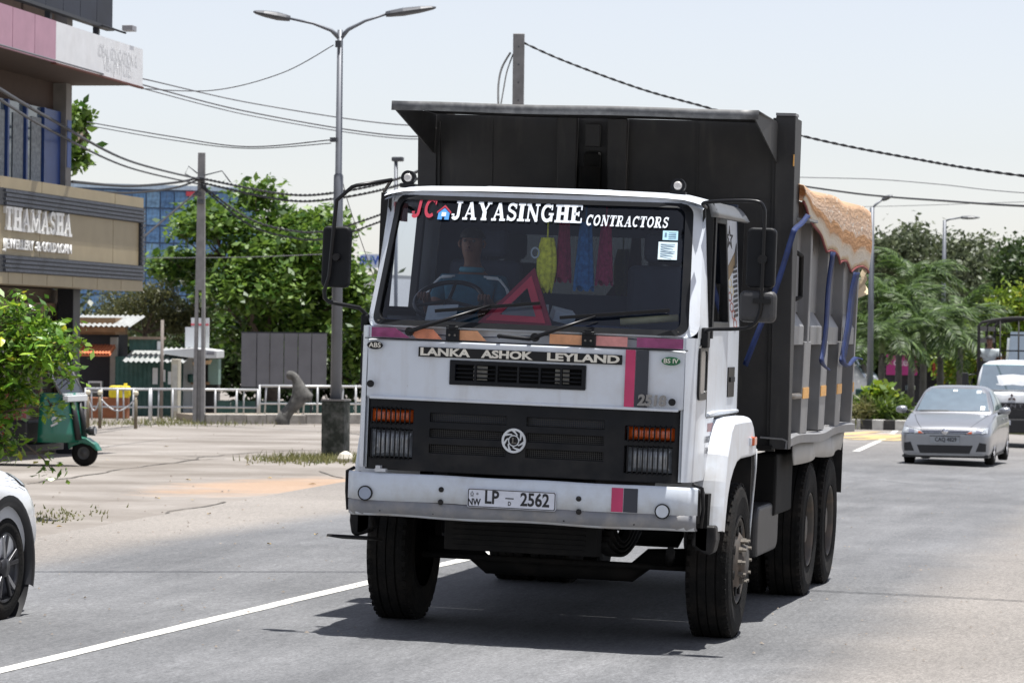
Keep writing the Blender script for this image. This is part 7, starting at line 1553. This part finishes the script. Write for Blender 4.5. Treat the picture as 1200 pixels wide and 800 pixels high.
B().prism([(-.18, -.5), (-.18, .5), (-.20, .5), (-.20, -.5)], 'z', 1.13, 1.15).build('cowl_edge', wht, tk); B().add([(-.21, -.48, 1.15), (-.21, .48, 1.15), (-.51, .52, 1.64), (-.51, -.52, 1.64)], [(0, 1, 2, 3)]).build('windscreen', glass('tuk_glass', (.75, .8, .82)), tk)
B().grid(lambda u, v: (-.48-2.05*u, 1.28*(v-.5), 1.66+.10*math.sin(math.pi*v)+.06*math.sin(math.pi*u)), [i/8 for i in range(9)], [i/8 for i in range(9)]).build('canvas_roof', canv, tk).modifiers.new('s', 'SOLIDIFY').thickness = .04
B().lathe([(.0, .001), (.01, .075), (-.08, .07), (-.14, .03)], (.16, -.0, .56), 'x', 18).build('headlight_shell', blkt, tk); B().lathe([(.015, .001), (.012, .066)], (.165, 0, .56), 'x', 18).build('headlight', hl_m, tk); B().tube([(-.06, -.13, .42), (-.10, -.16, .75), (-.16, -.16, 1.02)], [.06, .05, .04], 8).build('fork_cover', blkt, tk); B().tube([(-.06, .13, .42), (-.10, .16, .75), (-.16, .16, 1.02)], [.06, .05, .04], 8).build('fork_cover', blkt, tk)
B().bb(-.21, -.12, -.45, .45, 1.02, 1.12).build('white_band', wht, tk, bevel=.01)
b = B()
for k, (x, z) in enumerate(((-.42, .72), (-.37, .76), (-.33, .70), (-.46, .66), (-.39, .64))): b.bar((x, -.47-.02*k*.1, z), (x+.10, -.455, z+.05), .03, .03)
b.build('white_squiggle', wht, tk)
# ---- white light truck behind the sedan
d = 78; q = GD(1186, d); lt = thing('light_truck', 'white light truck with a dark cargo cage behind the sedan', 'truck', q, R(-2)); wtm = mat('light_truck_white', (.62, .64, .66), .35, coat=.4)
cab = [(0, [(0, .55), (.80, .55), (.86, .7), (.87, 1.15), (.86, 1.3), (.4, 1.31), (0, 1.31)]), (.10, [(0, .5), (.88, .5), (.91, .7), (.91, 1.15), (.90, 1.34), (.45, 1.35), (0, 1.35)]), (.9, [(0, .5), (.9, .5), (.92, .7), (.92, 1.15), (.91, 1.34), (.45, 1.35), (0, 1.35)]), (1.5, [(0, .5), (.9, .5), (.92, .7), (.92, 1.15), (.91, 1.34), (.45, 1.35), (0, 1.35)])]
hull('cab_lower', cab, wtm, lt, 1)
up_ = [(.12, [(0, 1.30), (.86, 1.30), (.885, 1.33), (.88, 1.36), (.80, 1.37), (0, 1.37)]), (.50, [(0, 1.30), (.88, 1.30), (.90, 1.33), (.82, 1.90), (.72, 2.05), (0, 2.07)]), (.7, [(0, 1.30), (.88, 1.30), (.90, 1.33), (.82, 1.93), (.72, 2.09), (0, 2.12)]), (1.5, [(0, 1.3), (.88, 1.3), (.90, 1.33), (.82, 1.93), (.72, 2.08), (0, 2.10)])]
hull('cab_upper', up_, wtm, lt, 1)
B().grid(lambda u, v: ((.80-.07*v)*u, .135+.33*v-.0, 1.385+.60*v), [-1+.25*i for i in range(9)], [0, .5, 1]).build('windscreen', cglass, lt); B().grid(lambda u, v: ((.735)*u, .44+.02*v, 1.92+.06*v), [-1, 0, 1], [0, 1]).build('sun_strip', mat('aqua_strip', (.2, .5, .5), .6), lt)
for s in (-1, 1):
    B().bb(s*1.05, s*1.20, .12, .20, 1.45, 1.78).build('wing_mirror', blkt, lt, bevel=.02); B().tube([(s*.9, .3, 1.75), (s*1.1, .15, 1.72)], .015, 6).build('mirror_arm', blkt, lt)
    B().bb(s*.55, s*.84, -.03, .05, .72, .92).build('headlight', hl_m, lt, bevel=.02); wheel(lt, s*.88, .75, .36, .2, s); wheel(lt, s*.88, 3.3, .36, .3, s)
B().bb(-.84, .84, -.03, .03, .93, 1.08).build('grille', blkt, lt, bevel=.01); B().bb(-.88, .88, -.12, .06, .36, .69).build('bumper', blkt, lt, bevel=.03); B().bb(-.5, .5, -.035, .02, .70, .92).build('lower_grille', blkt, lt)
text('grille_letters', 'CANTER', mat('grey_letters', (.2, .2, .22), .4), lt, .13, FM(.1, 1.0, -.034), sx=1.5, depth=.004, spacing=1.4)
em_ = mat('red_emblem', (.06, .01, .01), .4)
b = B()
for k in range(3):
    t = R(90+120*k); c_ = V(.06*math.cos(t), 0, .06*math.sin(t)); b.prism([(.01+c_.x+.045*math.cos(t), 1.2+c_.z+.045*math.sin(t)), (.01+c_.x+.026*math.cos(t+R(90)), 1.2+c_.z+.026*math.sin(t+R(90))), (.01+c_.x-.045*math.cos(t), 1.2+c_.z-.045*math.sin(t)), (.01+c_.x+.026*math.cos(t-R(90)), 1.2+c_.z+.026*math.sin(t-R(90)))], 'y', -.02, .1)
b.build('three_diamond_emblem', em_, lt, weld=False)
pz = B().bb(-.45, .0, -.135, -.121, .55, .66).build('number_plate', plm, lt); text('plate_letters', '47·1317'[:0]+'49-1317', ptxt, pz, .10, FM(-.22, .605, -.137), sx=.9, bold=.002, depth=.001)
B().bb(-.36, .36, .3, 5.2, .5, .72).build('chassis', chas, lt); B().bb(-.95, .95, 1.6, 5.4, .75, .90).build('cargo_floor', chas, lt)
cage = mat('cage_black', (.015, .014, .014), .7)
for y in (1.62, 3.4, 5.35):
    pz_ = [(-.97, y, .9), (-.97, y, 2.92), (-.9, y, 3.0)]+[(-.9+.18*i, y, 3.0+.12*math.sin(math.pi*i/10)) for i in range(1, 10)]+[(.9, y, 3.0), (.97, y, 2.92), (.97, y, .9)]
    B().tube(pz_, .04, 6).build('cage_hoop', cage, lt)
for s in (-1, 1):
    for k in range(7): B().bb(s*.955, s*.985, 1.62, 5.35, 1.05+.29*k, 1.17+.29*k).build('cage_slat', cage, lt)
for x in (-.45, .0, .45): B().tube([(x, 1.62, .9), (x, 1.62, 3.1)], .022, 6).build('cage_bar', cage, lt)
for k in range(5): B().tube([(-.97, 5.35, 1.1+.4*k), (.97, 5.35, 1.1+.4*k)], .02, 6).build('cage_bar', cage, lt)
B().bb(-.97, .97, 1.60, 1.66, .9, 2.05).build('headboard', cage, lt)
# a man standing in the cage behind the cab
ps = [[((0, 0, .0), .15), ((0, 0, .22), (.17, .12)), ((0, 0, .42), (.19, .12)), ((0, 0, .52), .07), ((0, 0, .58), .055), ((0, -.02, .66), (.08, .09)), ((0, -.02, .74), (.08, .09)), ((0, 0, .80), .05)]]
for s in (-1, 1): ps.append([((0, 0, .42), (.19, .12)), ((s*.2, 0, .44), .07), ((s*.27, -.05, .2), .055), ((s*.22, -.25, .08), .045)]); ps += hand((s*.22, -.25, .08), (0, -1, 0), s); ps.append([((0, 0, .0), .15), ((s*.1, 0, -.1), .1), ((s*.11, -.02, -.5), .075), ((s*.11, 0, -.88), .05), ((s*.11, -.12, -.92), .04)])
mn = skinned('person', ps, skin); mn.location = q+V(-.68, 2.1, .90+.95)-V(0, 0, 0); tag(mn, 'man in a pale shirt and cap standing in the cargo cage', 'person')
skinned('shirt', [[((0, 0, .0), .165), ((0, 0, .22), (.185, .135)), ((0, 0, .42), (.205, .135)), ((0, 0, .50), .10)]]+[[((0, 0, .42), (.205, .135)), ((s*.2, 0, .44), .085), ((s*.25, -.03, .28), .075)] for s in (-1, 1)], mat('pale_shirt', (.5, .55, .56), .8, var=.3, scale=9), mn)
B().grid(lambda u, v: (.10*math.cos(u)*math.cos(v), -.01+.11*math.sin(u)*math.cos(v), .74+.10*math.sin(v)), [2*math.pi*i/16 for i in range(17)], [R(90*i/6) for i in range(7)]).build('cap', hair, mn); B().tube([(0, -.10, .69), (0, -.13, .665), (0, -.10, .655)], .014, 6).build('nose', skin, mn)
for s in (-1, 1): B().lathe([(-.006, .001), (-.004, .010), (.004, .011)], (s*.032, -.105, .70), 'y', 8).build('eye', mat('eye', (.5, .48, .45), .3), mn)
# ---- vans further back
def van(px, d_, lab, rz, w=.86, h=1.95, L_=4.6, m_=None, grp=None):
    q = GD(px, d_); v = thing('van', lab, 'van', q, rz, grp); m_ = m_ or mat('van_white', (.72, .72, .70), .35, coat=.4)
    hull('body', [(0, [(0, .3), (w*.85, .3), (w*.93, .5), (w*.93, .85), (w*.85, .95), (0, .97)]), (.12, [(0, .25), (w*.95, .25), (w, .5), (w, .9), (w*.93, 1.02), (0, 1.05)]), (.45, [(0, .25), (w*.95, .25), (w, .5), (w, 1.0), (w*.95, 1.15), (0, 1.2)]), (1.1, [(0, .25), (w*.95, .25), (w, .5), (w, 1.05), (w*.86, h-.10), (0, h)]), (L_-.3, [(0, .25), (w*.95, .25), (w, .5), (w, 1.05), (w*.86, h-.08), (0, h+.02)]), (L_, [(0, .35), (w*.9, .35), (w*.95, .5), (w*.95, 1.05), (w*.82, h-.15), (0, h-.1)])], m_, v, 1)
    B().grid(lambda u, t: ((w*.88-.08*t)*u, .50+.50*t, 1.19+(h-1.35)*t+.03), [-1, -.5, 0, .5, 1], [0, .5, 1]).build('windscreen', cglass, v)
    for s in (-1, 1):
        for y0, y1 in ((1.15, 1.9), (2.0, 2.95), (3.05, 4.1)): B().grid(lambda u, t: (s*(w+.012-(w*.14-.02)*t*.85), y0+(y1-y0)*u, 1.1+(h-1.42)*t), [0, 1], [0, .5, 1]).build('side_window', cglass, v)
        B().grid(lambda u, t: (s*(w*.55+w*.33*u), .0+.08*u*u-.005, .66+.14*t), [0, .5, 1], [0, 1]).build('headlight', hl_m, v); wheel(v, s*(w-.01), .8, .31, .18, s); wheel(v, s*(w-.01), L_-1.0, .31, .18, s)
    B().bb(-w*.5, w*.5, -.02, .05, .55, .66).build('grille', blkt, v); return v
van(1037, 118, 'white van parked behind the island, half hidden by the tipper', R(78), .86, 2.0)
v2 = van(1210, 98, 'white van with a blue windscreen strip at the right edge behind the cargo cage', R(-2), .95, 3.05, 5.5)
# ================================================================== right side: island kerb, shop fronts
kw = mat('kerb_white', (.52, .51, .48), .8, dirt=(.25, .22, .19), dirt_amt=.5, dscale=4); kb_ = mat('kerb_black', (.03, .03, .03), .8, dirt=(.15, .13, .11), dirt_amt=.5, dscale=4)
a, b_ = GD(985, 95), GD(1120, 93); v = b_-a; isl = thing('island_kerb', 'black and white striped kerb of the planted island', 'kerb', a, math.atan2(v.y, v.x)); n_ = 10; L_ = v.length/n_
for i in range(n_): B().bb(L_*i+.004, L_*(i+1)-.004, -.12, .12, -.1, .30).build('kerb_block', kw if i % 2 else kb_, isl, bevel=.02)
soil = tag(B().bb(-.2, v.length+3, .13, 30, -.1, .22).build('island_bed', mat('grass_soil', (.13, .14, .06), .95, var=.3, scale=3, bump=.5), None, loc=a, rot=(0, 0, math.atan2(v.y, v.x))), kind='structure')
strip('gutter_sand', [GD(985, 90), GD(1060, 89)], 2.2, sand, bpy.data.objects['ground'], .010)
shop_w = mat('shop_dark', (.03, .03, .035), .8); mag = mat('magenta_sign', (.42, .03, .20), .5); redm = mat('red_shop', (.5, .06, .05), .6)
def shop(px0, px1, d_, top, sign, lab, sm_, txt=None, tcol=None, nm='shop'):
    q = GD(px0, d_); k = d_/FPX; w_ = (px1-px0)*k; t = thing(nm, lab, 'shop', q, YAW*.5); z = lambda py: (P(px0, py, d_)-q).z
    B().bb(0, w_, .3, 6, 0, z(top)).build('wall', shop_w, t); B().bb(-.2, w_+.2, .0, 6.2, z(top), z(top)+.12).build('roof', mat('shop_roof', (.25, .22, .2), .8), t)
    B().bb(.3, w_*.45, .2, .29, .1, z(sign[3])-.4).build('door', mat('shop_door', (.08, .09, .1), .4), t); B().bb(w_*.55, w_-.3, .2, .29, .6, z(sign[3])-.4).build('window', cglass, t)
    so_ = B().bb((sign[0]-px0)*k, (sign[1]-px0)*k, -.1, .05, z(sign[3]), z(sign[2])).build('sign_board', sm_, t, bevel=.01)
    if txt: text('sign_letters', txt, tcol, so_, (z(sign[2])-z(sign[3]))*.55, Matrix.Translation((((sign[0]+sign[1])/2-px0)*k, -.106, (z(sign[2])+z(sign[3]))/2+.1)) @ Matrix.Rotation(R(90), 4, 'X'), bold=.01, depth=.004)
    return t
pkl = mat('pink_letters', (.7, .5, .62), .5)
shop(1036, 1082, 128, 411, (1039, 1075, 415, 439), 'shop with a magenta sign behind the palm trunks', mag, 'etel', pkl)
shop(1086, 1140, 130, 414, (1093, 1109, 425, 440), 'shop with a small red sign right of the magenta shop', redm)
shop(1112, 1160, 140, 395, (1118, 1142, 404, 411), 'shop with pinkish roof board behind the light truck', mat('pinkish_board', (.55, .25, .22), .6))
